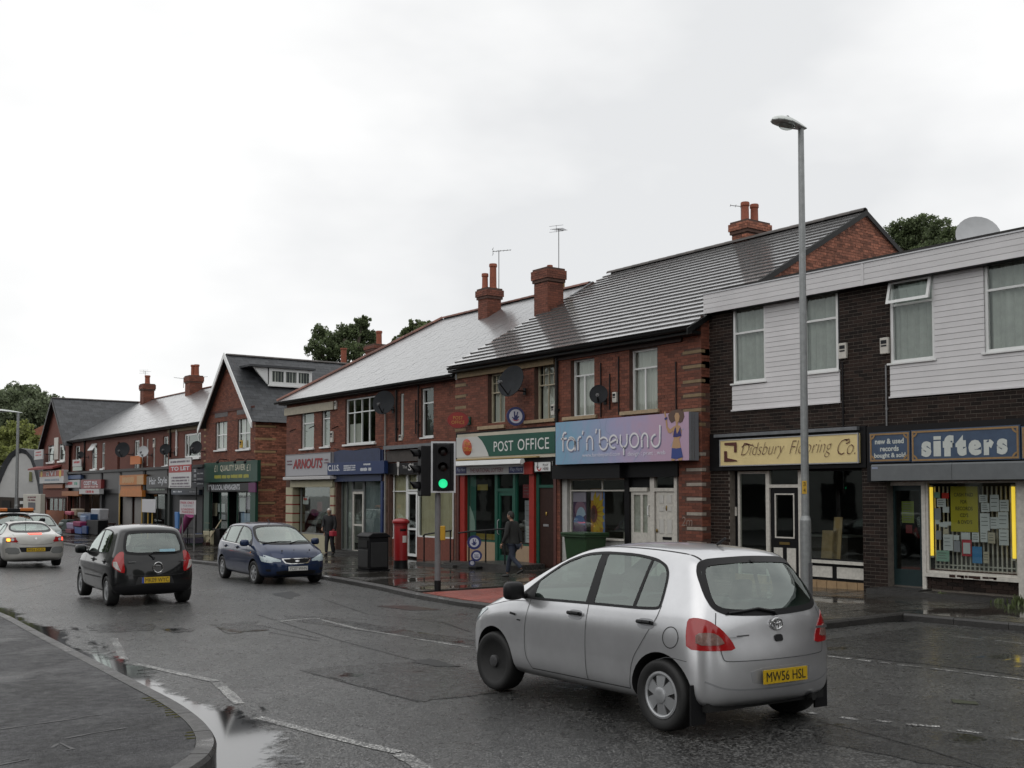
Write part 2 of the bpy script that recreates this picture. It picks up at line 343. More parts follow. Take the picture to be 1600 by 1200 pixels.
# ground
XF = 19.0
def grid_sheet(name, xs, ys, zf, mat, kind='structure'):
 mb = MB(); nx = len(xs)
 mb.add([(x, y, zf(x, y)) for y in ys for x in xs], [(j*nx+i, j*nx+i+1, (j+1)*nx+i+1, (j+1)*nx+i) for j in range(len(ys)-1) for i in range(nx-1)])
 return mb.bd(name, mat, kind=kind, smo=True)
xs = [-600, -200, -80, -40, -20, -10] + [i*.5 for i in range(-10, 41)] + [30, 60, 120, 300, 700]
ys = [-400, -100, -40, -25, -15] + [i for i in range(-10, 60, 1)] + [70, 90, 120, 200, 400, 900]
grid_sheet('road', xs, ys, rdz, asphalt)
def npave_z(x, y): return rdz(3.6, y) + .12
def onN(px, py):
 d = ray(px, py); z = 0
 for _ in range(30):
  t = (z-CZ)/d.z; x, y = d.x*t, d.y*t; z = npave_z(x, y)
 return Vector((x, y, z))
kp = [onN(*p) for p in ((0,953),(60,985),(110,1010),(180,1045),(230,1071),(280,1096),(315,1120),(334,1140),(341,1160),(330,1180),(300,1200),(262,1225))]
kp = [Vector((kp[0].x+.06, 120, npave_z(0,120))), Vector((kp[0].x+.03, 60, npave_z(0,60))), Vector((kp[0].x+.02, 35, npave_z(0,35)))] + kp
for dx, dy in ((-.9,-.42),(-2.4,-.75),(-6,-.9),(-40,-1.2)):
 kp.append(Vector((kp[14].x+dx, kp[14].y+dy, npave_z(0, kp[14].y+dy))))
def resample(pts, step):
 out_ = [pts[0]]; acc = 0
 for a, b in zip(pts[:-1], pts[1:]):
  d = (b-a).length; t = step-acc
  while t <= d:
   out_.append(a+(b-a)*(t/d)); t += step
  acc = d-(t-step)
 return out_
def smp(pts, it=2):
 for _ in range(it):
  q = [pts[0]]
  for a, b in zip(pts[:-1], pts[1:]): q += [a*.75+b*.25, a*.25+b*.75]
  pts = q+[pts[-1]]
 return pts
kline = resample(smp(kp), .12)
def nrm(pts, i):
 t = pts[min(i+1, len(pts)-1)]-pts[max(i-1, 0)]; t.z = 0; t.normalize(); return Vector((t.y, -t.x, 0))
side = -1 if nrm(kline, 200).x > 0 else 1
kin = [p+nrm(kline, i)*side*.15 for i, p in enumerate(kline)]
poly = [Vector((p.x, p.y, 0)) for p in kin[::3]]+[Vector((-40, 120, 0))]
tri = geometry.tessellate_polygon([poly])
mb = MB(); mb.add([(p.x, p.y, npave_z(p.x, p.y)-.004) for p in poly], tri)
near_walk = mb.bd('near_pavement', tarpave, kind='structure')
for p in near_walk.data.polygons:
 if p.normal.z < 0: near_walk.data.flip_normals(); break
def kerb_run(root, line, inner, per, h=.16):
 i = 0
 while i+per < len(line):
  mb = MB(); a = line[i:i+per+1]; b = inner[i:i+per+1]; g = (a[-1]-a[0]).normalized()*.004
  n = len(a); vs = []
  for k in range(n):
   o = g if k == 0 else (-g if k == n-1 else Vector()); c = a[k]+o; d = b[k]+o; jz = .002*math.sin(i*1.7)
   q = (d-c).normalized()*.022
   vs += [c-Vector((0,0,h)), c+Vector((0,0,jz-.03)), c+q+Vector((0,0,jz)), d+Vector((0,0,jz)), d-Vector((0,0,h))]
  fs = []
  for k in range(n-1):
   for m in range(4): fs.append((k*5+m, k*5+m+1, k*5+m+6, k*5+m+5))
  fs += [(0,1,2,3,4), tuple((n-1)*5+m for m in (4,3,2,1,0))]
  mb.add(vs, fs); o = mb.bd('kerb_stone', kerbm, root)
  bm = bmesh.new(); bm.from_mesh(o.data); bmesh.ops.recalc_face_normals(bm, faces=bm.faces); bm.to_mesh(o.data); bm.free()
  i += per
nk = TH('near_kerb', None, None); nk['kind'] = 'structure'
s0 = next(i for i, p in enumerate(kline) if p.y < 48); s1 = next(i for i, p in enumerate(kline) if p.x < -6)
kerb_run(nk, kline[s0:s1], kin[s0:s1], 7)
mb = MB(); mi_ = [i for i, p in enumerate(kline) if 8.2 < p.y < 10.4 and p.x > 2.9]
for k in range(900):
 i = mi_[int(len(mi_)*rng.random())]; q = kin[i]+nrm(kline, i)*side*(abs(rng.normal(0, .028))+.004); c = math.sin(i*.9)+math.sin(i*.37+1)
 if c < rng.uniform(-.3, 1.2): continue
 mb.sphere((q.x, q.y, npave_z(q.x, q.y)-.003), rng.uniform(.004, .012), (1,1,.6), n=5, m=3)
mb.bd('kerb_moss', M('yellow_green_moss', (.09,.085,.018), .9, noise=.4, nscale=40), kind='stuff')
# far footway, kerb and parking bay
BAYY = 10.7; BAYX = 15.75
ys2 = [BAYY]+[i*1.0 for i in range(11, 61)]+[70, 90, 120, 200]
M('paving_bed', (.02,.019,.017), .6, noise=.3)
grid_sheet('bay_pavement', [BAYX+.13, 17, 19, 26], [-30, -10, 0, 4, 8, BAYY], lambda x, y: pvz(y)-.035, MAT['paving_bed'])
def kerbx(y): return float(np.interp(y, [10.7, 17.5, 19.5, 22, 26, 34, 90], [11.5, 11.5, 11.75, 12.3, 12.9, 13.15, 13.15]))
fk = TH('far_kerb', None, None); fk['kind'] = 'structure'
def strt(a, b, step=.3):
 a, b = Vector(a), Vector(b); n = int((b-a).length/step); return [a+(b-a)*(i/n) for i in range(n+1)]
mb = MB(); xk = [0, .15, .35, .6, .8, 1]
mb.add([(kerbx(y)+.13+(26-kerbx(y)-.13)*q, y, pvz(y)-.035) for y in ys2 for q in xk], [(j*6+i, j*6+i+1, (j+1)*6+i+1, (j+1)*6+i) for j in range(len(ys2)-1) for i in range(5)])
mb.bd('far_pavement', MAT['paving_bed'], kind='structure', smo=True)
lA = [Vector((kerbx(y), y, pvz(y))) for y in np.arange(BAYY, 88, .3)]
kerb_run(fk, lA, [p+Vector((.14,0,0)) for p in lA], 3)
lB = [Vector((x, BAYY, pvz(BAYY))) for x in np.arange(11.66, BAYX+1.3, .3)]
kerb_run(fk, lB, [p+Vector((0,.14,0)) for p in lB], 3)
lC = [Vector((BAYX, y, pvz(y))) for y in np.arange(BAYY-.01, -6, -.3)]
kerb_run(fk, lC, [p+Vector((.14,0,0)) for p in lC], 3)
ps = TH('far_pavement_paving', None, None); ps['kind'] = 'structure'
slabs = []
RED0, RED1 = 13.4, 19.45
y = BAYY+.16; r = 0
while y < 62:
 d = .60; x = 11.55+(0 if r % 2 else -.45); kx = max(kerbx(y), kerbx(y+.6))+.155
 while x < 19.3:
  x0, x1 = max(x, kx), min(x+.9, 19.6)
  if x1-x0 > .12 and not (RED0 < y < RED1 and x0 < 14.5): slabs.append((x0, x1, y, y+d))
  x += .9
 y += d; r += 1
y = BAYY+.16-.6; r = 0
while y > -2:
 x = BAYX+.16+(0 if r % 2 else -.45)
 while x < 19.3:
  x0, x1 = max(x, BAYX+.16), min(x+.9, 19.6)
  if x1-x0 > .12: slabs.append((x0, x1, y, y+.6))
  x += .9
 y -= .6; r += 1
def dist_cam(s): return (s[0]+s[1])**2/4+((s[2]+s[3])/2-0)**2
slabs.sort(key=dist_cam)
def visible(s):
 p = Vector(((s[0]+s[1])/2, (s[2]+s[3])/2, 0)); return abs(p.dot(_R)/max(.1, p.dot(_F))) < .5
vis = [s for s in slabs if visible(s)]; rest = [s for s in slabs if not visible(s)]
smb = MB()
for k, (x0, x1, y0, y1) in enumerate(vis+rest):
 z = pvz((y0+y1)/2)+rng.normal(0, .0018); g = .005; tl = rng.normal(0, .0016, 4); sl_ = -.012*(y1-y0)/2
 V = [(x0+g,y0+g,z-sl_+tl[0]),(x1-g,y0+g,z-sl_+tl[1]),(x1-g,y1-g,z+sl_+tl[2]),(x0+g,y1-g,z+sl_+tl[3])]
 V += [(a, b, c-.035) for a, b, c in V]; Fq = [(0,1,2,3),(0,4,5,1),(1,5,6,2),(2,6,7,3),(3,7,4,0)]
 if k < 300: MB().add(V, Fq).bd('paving_slab', slabm, ps)
 else: smb.add(V, Fq)
smb.bd('paving_slabs_beyond', slabm, ps, kind='stuff')
mb = MB(); y = RED0+.02
while y < RED1-.1:
 x = max(kerbx(y), kerbx(y+.4))+.16
 while x < 14.8:
  z = pvz(y)+.001; mb.box(x, x+.39, y, y+.39, z-.03, z)
  x += .4
 y += .4
mb.bd('tactile_paving', redpave, ps, kind='stuff')
# road surface: patches, lines, water
def gpoly(name, pts, mat, lift, kind='structure', zf=None, wob=0., sub=6):
 P = [onG(*p) for p in pts]; Q = []
 for a, b in zip(P, P[1:]+P[:1]):
  for k in range(sub):
   q = a+(b-a)*(k/sub); Q.append(q+Vector((rng.normal(0, wob*1.5), rng.normal(0, wob*1.5), 0)))
 Q = [Vector((q.x, q.y, 0)) for q in Q]; t = geometry.tessellate_polygon([Q])
 mb = MB(); mb.add([(q.x, q.y, rdz(q.x, q.y)+lift) for q in Q], [(a, b, c) for a, b, c in t])
 o = mb.bd(name, mat, kind=kind)
 bm = bmesh.new(); bm.from_mesh(o.data)
 for f in bm.faces:
  if f.normal.z < 0: f.normal_flip()
 bmesh.ops.triangulate(bm, faces=bm.faces); bmesh.ops.subdivide_edges(bm, edges=bm.edges, cuts=2)
 for v in bm.verts: v.co.z = rdz(v.co.x, v.co.y)+lift
 bm.to_mesh(o.data); bm.free(); return o
gpoly('road_patch', [(468,1046),(655,1032),(770,1052),(800,1080),(655,1096)], asphalt2, .004, wob=.03)
gpoly('road_patch', [(130,978),(205,971),(246,978),(232,986),(150,988)], asphalt2, .004, wob=.03)
gpoly('road_patch', [(248,982),(290,980),(300,987),(270,989)], asphalt2, .004, wob=.03)
gpoly('road_patch', [(1290,1000),(1440,979),(1640,1000),(1640,1062),(1480,1042),(1292,1022)], asphalt2, .004, wob=.01)
gpoly('road_patch', [(330,976),(405,970),(420,985),(360,990)], asphalt2, .004, wob=.03)
gpoly('road_patch', [(1265,1135),(1330,1128),(1640,1160),(1640,1215),(1440,1192),(1280,1160)], asphalt2, .003, wob=.01)
gpoly('road_patch', [(440,962),(500,963),(760,1003),(740,1009),(470,972)], asphalt2, .003, wob=.02)
gpoly('crack_repair', [(425,928),(455,924),(470,930),(450,936)], black, .005, wob=.02)
gpoly('crack_repair', [(592,947),(640,946),(690,953),(640,954)], M('dark_red_sealant', (.03,.012,.01), .3), .005, wob=.02)
gpoly('crack_repair', [(640,1035),(670,1030),(720,1042),(680,1042)], black, .008, wob=.015)
gpoly('drain_grate', [(1485,1093),(1525,1097),(1530,1102),(1490,1099)], M('mossy_iron', (.03,.035,.012), .6, noise=.4, nscale=20), .006)
def gline(name, pts, w, mat, lift=.0045):
 P = [onG(*p) for p in pts]; Q = []
 for a, b in zip(P[:-1], P[1:]):
  n = max(2, int((b-a).length/.25)); Q += [a+(b-a)*(k/n) for k in range(n)]
 Q.append(P[-1]); mb = MB(); vs = []
 for i in range(len(Q)):
  q = nrm(Q, i)*w/2*(1+.12*math.sin(i*2.3))
  for sgn in (1, -1):
   c = Q[i]+q*sgn; vs.append((c.x, c.y, rdz(c.x, c.y)+lift))
 mb.add(vs, [(2*i, 2*i+2, 2*i+3, 2*i+1) for i in range(len(Q)-1)])
 return mb.bd(name, mat, kind='structure')
for pts, w in (([(178,998),(186,1015),(194,1032)],.10), ([(212,1038),(250,1046),(300,1057),(338,1065)],.10), ([(338,1066),(358,1084),(374,1100)],.11),
      ([(402,1121),(470,1139),(560,1162),(622,1176)],.10), ([(624,1178),(648,1192),(668,1206)],.13), ([(430,972),(480,967),(500,967)],.10),
      ([(500,968),(560,983),(640,996)],.08), ([(640,997),(735,1012)],.07)):
 gline('road_marking', pts, w, linem)
for a in ((1262,1114,1278,1116),(1312,1121,1342,1125),(1368,1126,1392,1129),(1416,1132,1468,1136),(1496,1141,1534,1146),(1570,1153,1600,1157)):
 gline('lane_dash', [a[:2], a[2:]], .08, linem)
for a in ((1290,1025,1330,1030),(1340,1031,1362,1034),(1372,1035,1392,1037),(1404,1039,1440,1043),(1450,1044,1500,1050),(1506,1051,1560,1058),(1566,1058,1640,1068)):
 gline('bay_marking', [a[:2], a[2:]], .08, linem)
for a in ((1486,994,1540,1000),(1556,1001,1600,1006)): gline('bay_marking', [a[:2], a[2:]], .06, linem)
for k, (px, py) in enumerate(((440,953),(497,953),(524,939),(596,938),(570,952),(670,952),(690,937),(720,951),(360,956),(300,957),(250,956),(226,957),(186,958),(450,931),(640,963),(230,1027))):
 gline('road_stud', [(px-3, py), (px+5, py+.3)], .07, linem)
for k, pts in enumerate(([(400,960),(520,998),(640,1030),(690,1043)],[(468,1047),(560,1072),(655,1097)],[(500,935),(575,960),(690,972),(735,988)],[(1280,1128),(1330,1140),(1450,1172),(1560,1208)],[(420,988),(500,1002)],[(300,930),(360,934)],[(20,925),(110,905)],[(410,978),(500,998)])):
 gline('crack_seal', pts, .018, MAT['black_paint'], .0055)
gut = [p+nrm(kline, i)*-side*.005 for i, p in enumerate(kline)]
i0 = next(i for i, p in enumerate(kline) if p.y < 27); i1 = next(i for i, p in enumerate(kline) if p.x < -3)
film = filmmat('rain_water_film')
def put_film(name, V, F_, dep):
 me = bpy.data.meshes.new(name); me.from_pydata(V, [], F_); me.materials.append(film); a = me.attributes.new('depth', 'FLOAT', 'POINT'); a.data.foreach_set('value', dep)
 if me.polygons[0].normal.z < 0: me.flip_normals()
 return link(name, me, kind='structure', smo=True)
V = []; dp = []; wv = 0; nc = 7
for i in range(i0, i1):
 wv = .9*wv+rng.normal(0, .03); w = .34+.26*math.sin(i*.09)**2+wv+.25*math.exp(-((kline[i].y-8.4)/1.4)**2); n = nrm(kline, i)*-side
 for k in range(nc):
  q = kline[i]+n*(-.01+max(.12, w)*k/(nc-1)); V.append((q.x, q.y, rdz(q.x, q.y)+.008)); dp.append(1-k/(nc-1))
put_film('gutter_water', V, [(a*nc+k, (a+1)*nc+k, (a+1)*nc+k+1, a*nc+k+1) for a in range(i1-i0-1) for k in range(nc-1)], dp)
def puddle(pts, edge, st):
 P = [onG(*p) for p in pts]; P = [Vector((p.x, p.y)) for p in P]; x0, x1 = min(p.x for p in P), max(p.x for p in P); y0, y1 = min(p.y for p in P), max(p.y for p in P); nx, ny = max(3, int((x1-x0)/st)), max(3, int((y1-y0)/st)); V = []; dp = []
 for j in range(ny+1):
  for i in range(nx+1):
   q = Vector((x0+(x1-x0)*i/nx, y0+(y1-y0)*j/ny)); ins = False; dm = 9
   for a, b in zip(P, P[1:]+P[:1]):
    if (a.y > q.y) != (b.y > q.y) and q.x < (b.x-a.x)*(q.y-a.y)/(b.y-a.y)+a.x: ins = not ins
    h, t = geometry.intersect_point_line(q.to_3d(), a.to_3d(), b.to_3d()); t = max(0, min(1, t)); dm = min(dm, (q-(a+(b-a)*t)).length)
   V.append((q.x, q.y, rdz(q.x, q.y)+.0055)); dp.append(min(1, dm/edge) if ins else -.3)
 put_film('puddle', V, [(j*(nx+1)+i, j*(nx+1)+i+1, (j+1)*(nx+1)+i+1, (j+1)*(nx+1)+i) for j in range(ny) for i in range(nx)], dp)
puddle([(325,1155),(340,1112),(385,1108),(396,1135),(412,1160),(440,1190),(470,1240),(250,1240),(320,1195)], .22, .06)
puddle([(330,1130),(350,1100),(378,1104),(388,1120),(372,1140)], .15, .05)
for pts, e_ in (([(95,978),(132,976),(150,992),(185,1012),(215,1040),(180,1046),(130,1020)], .45), ([(395,1098),(416,1104),(430,1112),(400,1112)], .1), ([(415,1182),(470,1180),(490,1196),(430,1198)], .12), ([(1320,960),(1420,955),(1500,970),(1380,975)], .5)): puddle(pts, e_, .1 if e_ < .3 else .25)
def nstrip(name, pts, w, mat, lift=.003):
 P = [onN(*p) for p in pts]; vs = []; Q = []
 for a, b in zip(P[:-1], P[1:]): n = max(2, int((b-a).length/.12)); Q += [a+(b-a)*(k/n)+Vector((rng.normal(0,.008), rng.normal(0,.008), 0)) for k in range(n)]
 for i in range(len(Q)):
  q = nrm(Q, i)*w/2*(1+.5*math.sin(i*1.9)); vs += [(c.x, c.y, npave_z(c.x, c.y)-.004+lift) for c in (Q[i]+q, Q[i]-q)]
 mb = MB(); mb.add(vs, [(2*i, 2*i+2, 2*i+3, 2*i+1) for i in range(len(Q)-1)]); mb.bd(name, mat, kind='structure')
for pts in ([(-20,1142),(90,1126),(180,1112)], [(100,1153),(170,1141),(222,1132)], [(-10,1196),(30,1188),(58,1182)], [(-20,1024),(70,1019),(150,1016)], [(82,1168),(95,1160),(112,1170),(90,1174)]): nstrip('footway_joint', pts, .025, black)
# building kit
class Fr:
 """wall frame: u runs along the wall, z up, d outwards"""
 def __init__(s, O, e, n): s.O = Vector(O); s.e = Vector(e); s.n = Vector(n)
 def p(s, u, z, d=0.): return s.O+s.e*u+s.n*d+Vector((0,0,z))
def front(X): return Fr((X,0,0), (0,1,0), (-1,0,0))
def sidew(Y): return Fr((0,Y,0), (1,0,0), (0,-1,0))
def fbox(mb, fr, u0, u1, z0, z1, d0, d1):
 P = [fr.p(u, z, d) for z in (z0, z1) for d in (d0, d1) for u in (u0, u1)]
 return mb.add(P, [(0,1,3,2),(4,6,7,5),(0,4,5,1),(2,3,7,6),(0,2,6,4),(1,5,7,3)])
def PB(name, fr, rects, mat, root, **k):
 mb = MB()
 for r in rects: fbox(mb, fr, *r)
 return mb.bd(name, mat, root, **k)
def FN(o):
 bm = bmesh.new(); bm.from_mesh(o.data); bmesh.ops.recalc_face_normals(bm, faces=bm.faces); bm.to_mesh(o.data); bm.free(); return o
def wall(root, fr, u0, u1, z0, z1, opens, mortar, reveal=.12, back=-.006, name='wall', rmat=None):
 us = sorted({u0, u1}|{clf(o[i], u0, u1) for o in opens for i in (0, 1)}); zs = sorted({z0, z1}|{clf(o[i], z0, z1) for o in opens for i in (2, 3)})
 mb = MB()
 for a, b in zip(us[:-1], us[1:]):
  for c, d in zip(zs[:-1], zs[1:]):
   um, zm = (a+b)/2, (c+d)/2
   if any(o[0] < um < o[1] and o[2] < zm < o[3] for o in opens): continue
   mb.quad(fr.p(a,c,back), fr.p(b,c,back), fr.p(b,d,back), fr.p(a,d,back))
 for o in opens:
  a, b, c, d = o[:4]; r = -reveal
  for q in ((a,c,a,d),(b,d,b,c),(a,d,b,d),(b,c,a,c)):
   mb.quad(fr.p(q[0],q[1],-.001), fr.p(q[2],q[3],-.001), fr.p(q[2],q[3],r), fr.p(q[0],q[1],r))
 return mb.bd(name, mortar, root)
def lay(u0, u1, z0, z1, opens, iv=None, bl=.215, bh=.065, j=.010):
 out_ = []; z = z0; r = 0
 while z+bh <= z1+.02:
  zc = z+bh/2; a, b = (u0, u1) if iv is None else iv(zc)
  segs = [(a, b)]
  for o in opens:
   if o[2]-.01 < zc < o[3]+.01:
    ns = []
    for s in segs:
     if o[1] <= s[0] or o[0] >= s[1]: ns.append(s)
     else:
      if o[0] > s[0]: ns.append((s[0], o[0]))
      if o[1] < s[1]: ns.append((o[1], s[1]))
    segs = ns
  for s in segs:
   x = u0+(-(bl+j)/2 if r % 2 else 0)+math.floor((s[0]-u0)/(bl+j))*(bl+j)
   while x < s[1]:
    p, q = max(x, s[0]+.002), min(x+bl, s[1]-.002)
    if q-p > .03: out_.append((p, q, z, z+bh))
    x += bl+j
  z += bh+j; r += 1
 return out_
def PBk(root, fr, bl, mat, n=300, back=-.03, name='brick', sfn='brickwork', var=.0018):
 """the nearest n whole bricks as objects sharing one mesh; all others joined"""
 bl = sorted(bl, key=lambda b: (fr.p((b[0]+b[1])/2, (b[2]+b[3])/2)-Vector((0,0,CZ))).length)
 mb = MB(); src = None; k = 0; off = Vector(root['_w'])
 Rm = Matrix((( fr.e.x, 0, fr.n.x),(fr.e.y, 0, fr.n.y),(0,1,0))).to_4x4()
 for (a, b, c, d) in bl:
  dd = rng.uniform(-var, var)
  if k < n and b-a > .2:
   if src is None:
    m2 = MB(); L_, H_ = b-a, d-c
    V = [(0,0,0),(L_,0,0),(L_,H_,0),(0,H_,0),(0,0,back),(L_,0,back),(L_,H_,back),(0,H_,back)]
    m2.add(V, [(0,1,2,3),(0,4,5,1),(1,5,6,2),(2,6,7,3),(3,7,4,0)]); me = bpy.data.meshes.new(name); me.from_pydata([Vector(v) for v in m2.v], [], m2.f); me.materials.append(mat); src = me; LL = L_
   inst(src, name, root, mat=Matrix.Translation(fr.p(a, c, dd)-off) @ Rm @ Matrix.Diagonal(((b-a)/LL,1,1,1))); k += 1
  else:
   V = [fr.p(a,c,dd),fr.p(b,c,dd),fr.p(b,d,dd),fr.p(a,d,dd),fr.p(a,c,back),fr.p(b,c,back),fr.p(b,d,back),fr.p(a,d,back)]
   mb.add(V, [(0,1,2,3),(0,4,5,1),(1,5,6,2),(2,6,7,3),(3,7,4,0)])
 if mb.n: mb.bd(sfn, mat, root, kind='stuff')
def shell(root, X0, X1, y0, y1, z0, z1, floors=(3.2,), mat=None, rear=None):
 """party walls, rear wall and floors, so that the building is closed and its rooms are dark"""
 mb = MB(); t = .1
 mb.box(X1-t, X1, y0, y1, z0, z1); mb.box(X0+.32, X1-t, y0, y0+t, z0, z1); mb.box(X0+.32, X1-t, y1-t, y1, z0, z1)
 for f in floors: mb.box(X0+.32, X1-t, y0+t, y1-t, f, f+.15)
 return mb.bd('inner_shell', mat or dark, root)
def cSh(mb, fr, u0, u1, z0, z1, d, amp=.02, per=.14):
 n = max(6, int((u1-u0)/per*6)); V = []
 for i in range(n+1):
  u = u0+(u1-u0)*i/n; q = d+amp*math.sin(i*2*math.pi/6+.6*math.sin(i*.7)); V += [fr.p(u, z0, q), fr.p(u, z1, q*1.0+.003*math.sin(i))]
 mb.add(V, [(2*i, 2*i+2, 2*i+3, 2*i+1) for i in range(n)])
def WN(root, fr, u0, u1, z0, z1, d=-.10, fw=.05, mull=(), trans=(), mat=None, cur=None, sill=None, slm=None, sbb=None, gl=None, cov=(0,1,0,1), curd=.12, pdepth=.05, name='window'):
 """frame with mullions (fractions of width) and transoms (fractions of height); every light is a pane of its own"""
 mat = mat or white; mb = MB(); f0, f1 = d-pdepth, d+.012
 fbox(mb, fr, u0, u0+fw, z0, z1, f0, f1); fbox(mb, fr, u1-fw, u1, z0, z1, f0, f1)
 fbox(mb, fr, u0+fw, u1-fw, z0, z0+fw, f0, f1-.002); fbox(mb, fr, u0+fw, u1-fw, z1-fw, z1, f0, f1-.002)
 us = [u0+fw]+[u0+(u1-u0)*m for m in mull]+[u1-fw]; zs = [z0+fw]+[z0+(z1-z0)*m for m in trans]+[z1-fw]; bw = fw*.75
 for m in us[1:-1]: fbox(mb, fr, m-bw/2, m+bw/2, z0+fw, z1-fw, f0, f1-.004)
 for t in zs[1:-1]: fbox(mb, fr, u0+fw, u1-fw, t-bw/2, t+bw/2, f0, f1-.006)
 for (a, b, c, e_, w_) in (sbb or ()):
  A, B_, C_, D_ = u0+(u1-u0)*a, u0+(u1-u0)*b, z0+(z1-z0)*c, z0+(z1-z0)*e_
  fbox(mb, fr, A-w_/2 if a == b else A, B_+w_/2 if a == b else B_, C_-w_/2 if c == e_ else C_, D_+w_/2 if c == e_ else D_, f0+.01, f1-.008)
 w = mb.bd(name, mat, root); w['_w'] = root['_w']
 for i in range(len(us)-1):
  for j in range(len(zs)-1):
   a, b, c, e_ = us[i], us[i+1], zs[j], zs[j+1]; t1, t2 = rng.normal(0, .0012, 2)
   m2 = MB(); m2.quad(fr.p(b,c,d-.02+t1), fr.p(a,c,d-.02), fr.p(a,e_,d-.02+t2), fr.p(b,e_,d-.02+t1+t2)); m2.bd('pane', gl or pane, w)
 if cur is not None:
  m2 = MB(); a, b, c, e_ = u0+(u1-u0)*cov[0], u0+(u1-u0)*cov[1], z0+(z1-z0)*cov[2], z0+(z1-z0)*cov[3]
  cSh(m2, fr, a, b, c, e_, d-curd); m2.bd('curtain_or_dark_sheet', cur, w, smo=True)  # with dark_interior this is a dark sheet standing in for room darkness
 if sill:
  m2 = MB(); fbox(m2, fr, u0-sill[0], u1+sill[0], z0-sill[1], z0, d-.02, sill[2]); m2.bd('sill', slm or mat, w, bevel=.006)
 return w
def tiles(root, O, e, s, n, ulen, slen, gauge, tw, thick, mat, keep=None, nind=300, name='roof_tile', lap=.06, deck=True, jit=.004, stag=True, deckpoly=None, gap=.004):
 """courses of separate lapped tiles on a roof slope: O eaves corner, e along the eaves, s up the slope, n outwards"""
 O, e, s, n = Vector(O), Vector(e), Vector(s), Vector(n); items = []; off = Vector(root['_w'])
 nv = int(math.ceil(slen/gauge))
 for j in range(nv):
  u = -(tw/2 if (stag and j % 2) else 0)
  while u < ulen:
   a, b = max(u, 0), min(u+tw, ulen); v0 = j*gauge; v1 = min(v0+gauge+lap, slen+.02)
   if b-a > .04 and v1-v0 > .05 and (keep is None or keep((a+b)/2, v0+gauge/2)): items.append((a, b, v0, v1))
   u += tw
 items.sort(key=lambda t: (O+e*(t[0]+t[1])*.5+s*t[2]-Vector((0,0,CZ))).length)
 mb = MB(); src = None; k = 0; Rm = Matrix(((e.x,s.x,n.x),(e.y,s.y,n.y),(e.z,s.z,n.z))).to_4x4(); full = gauge+lap
 def geo(w, h):
  V = [(gap,0,thick*1.02),(w-gap,0,thick*1.02),(w-gap,h,.012),(gap,h,.012),(gap,0,thick*.3),(w-gap,0,thick*.3),(w-gap,h,0),(gap,h,0)]
  return V, [(0,1,2,3),(0,4,5,1),(1,5,6,2),(3,7,4,0)]
 for a, b, v0, v1 in items:
  tl = rng.normal(0, jit); ty = rng.normal(0, jit*1.4)
  if k < nind and b-a > tw*.95 and v1-v0 > full*.95:
   if src is None:
    V, F_ = geo(tw, full); src = bpy.data.meshes.new(name); src.from_pydata([Vector(v) for v in V], [], F_); src.materials.append(mat)
   inst(src, name, root, mat=Matrix.Translation(O+e*a+s*(v0+ty)+n*abs(tl)-off) @ Rm @ Matrix.Rotation(tl*.25, 4, 'Z')); k += 1
  else:
   V, F_ = geo(b-a, v1-v0); mb.add([O+e*(a+q[0])+s*(v0+q[1]+ty)+n*(q[2]+abs(tl)) for q in V], F_)
 if mb.n: mb.bd(name+'s_joined', mat, root, kind='stuff')
 if deck:
  m2 = MB(); P = deckpoly or [(0,0),(ulen,0),(ulen,slen),(0,slen)]
  m2.poly([O+e*a+s*b-n*.01 for a, b in P]); m2.bd('roof_deck', dark, root)
def ridge(root, a, b, mat, r=.11, l=.45, name='ridge_tile', lift=.0):
 a, b = Vector(a), Vector(b); n = max(1, int((b-a).length/l)); d = (b-a)/n; u = d.normalized(); w = u.cross(Vector((0,0,1))).normalized(); up = w.cross(u)
 for i in range(n):
  mb = MB(); p0 = a+d*i+u*.004; p1 = a+d*(i+1)+u*.02; V = []
  for p, rr in ((p0, r), (p1, r*1.06)):
   for k in range(7):
    t = math.pi*k/6; V.append(p+w*(rr*math.cos(t))+up*(rr*math.sin(t)*.85+lift-.02))
   for k in range(7):
    t = math.pi*(6-k)/6; V.append(p+w*((rr-.02)*math.cos(t))+up*((rr-.02)*math.sin(t)*.85+lift-.02))
  mb.add(V, [(k, (k+1) % 14, (k+1) % 14+14, k+14) for k in range(14)]+[tuple(range(14)), tuple(range(27, 13, -1))])
  o = mb.bd(name, mat, root); FN(o)
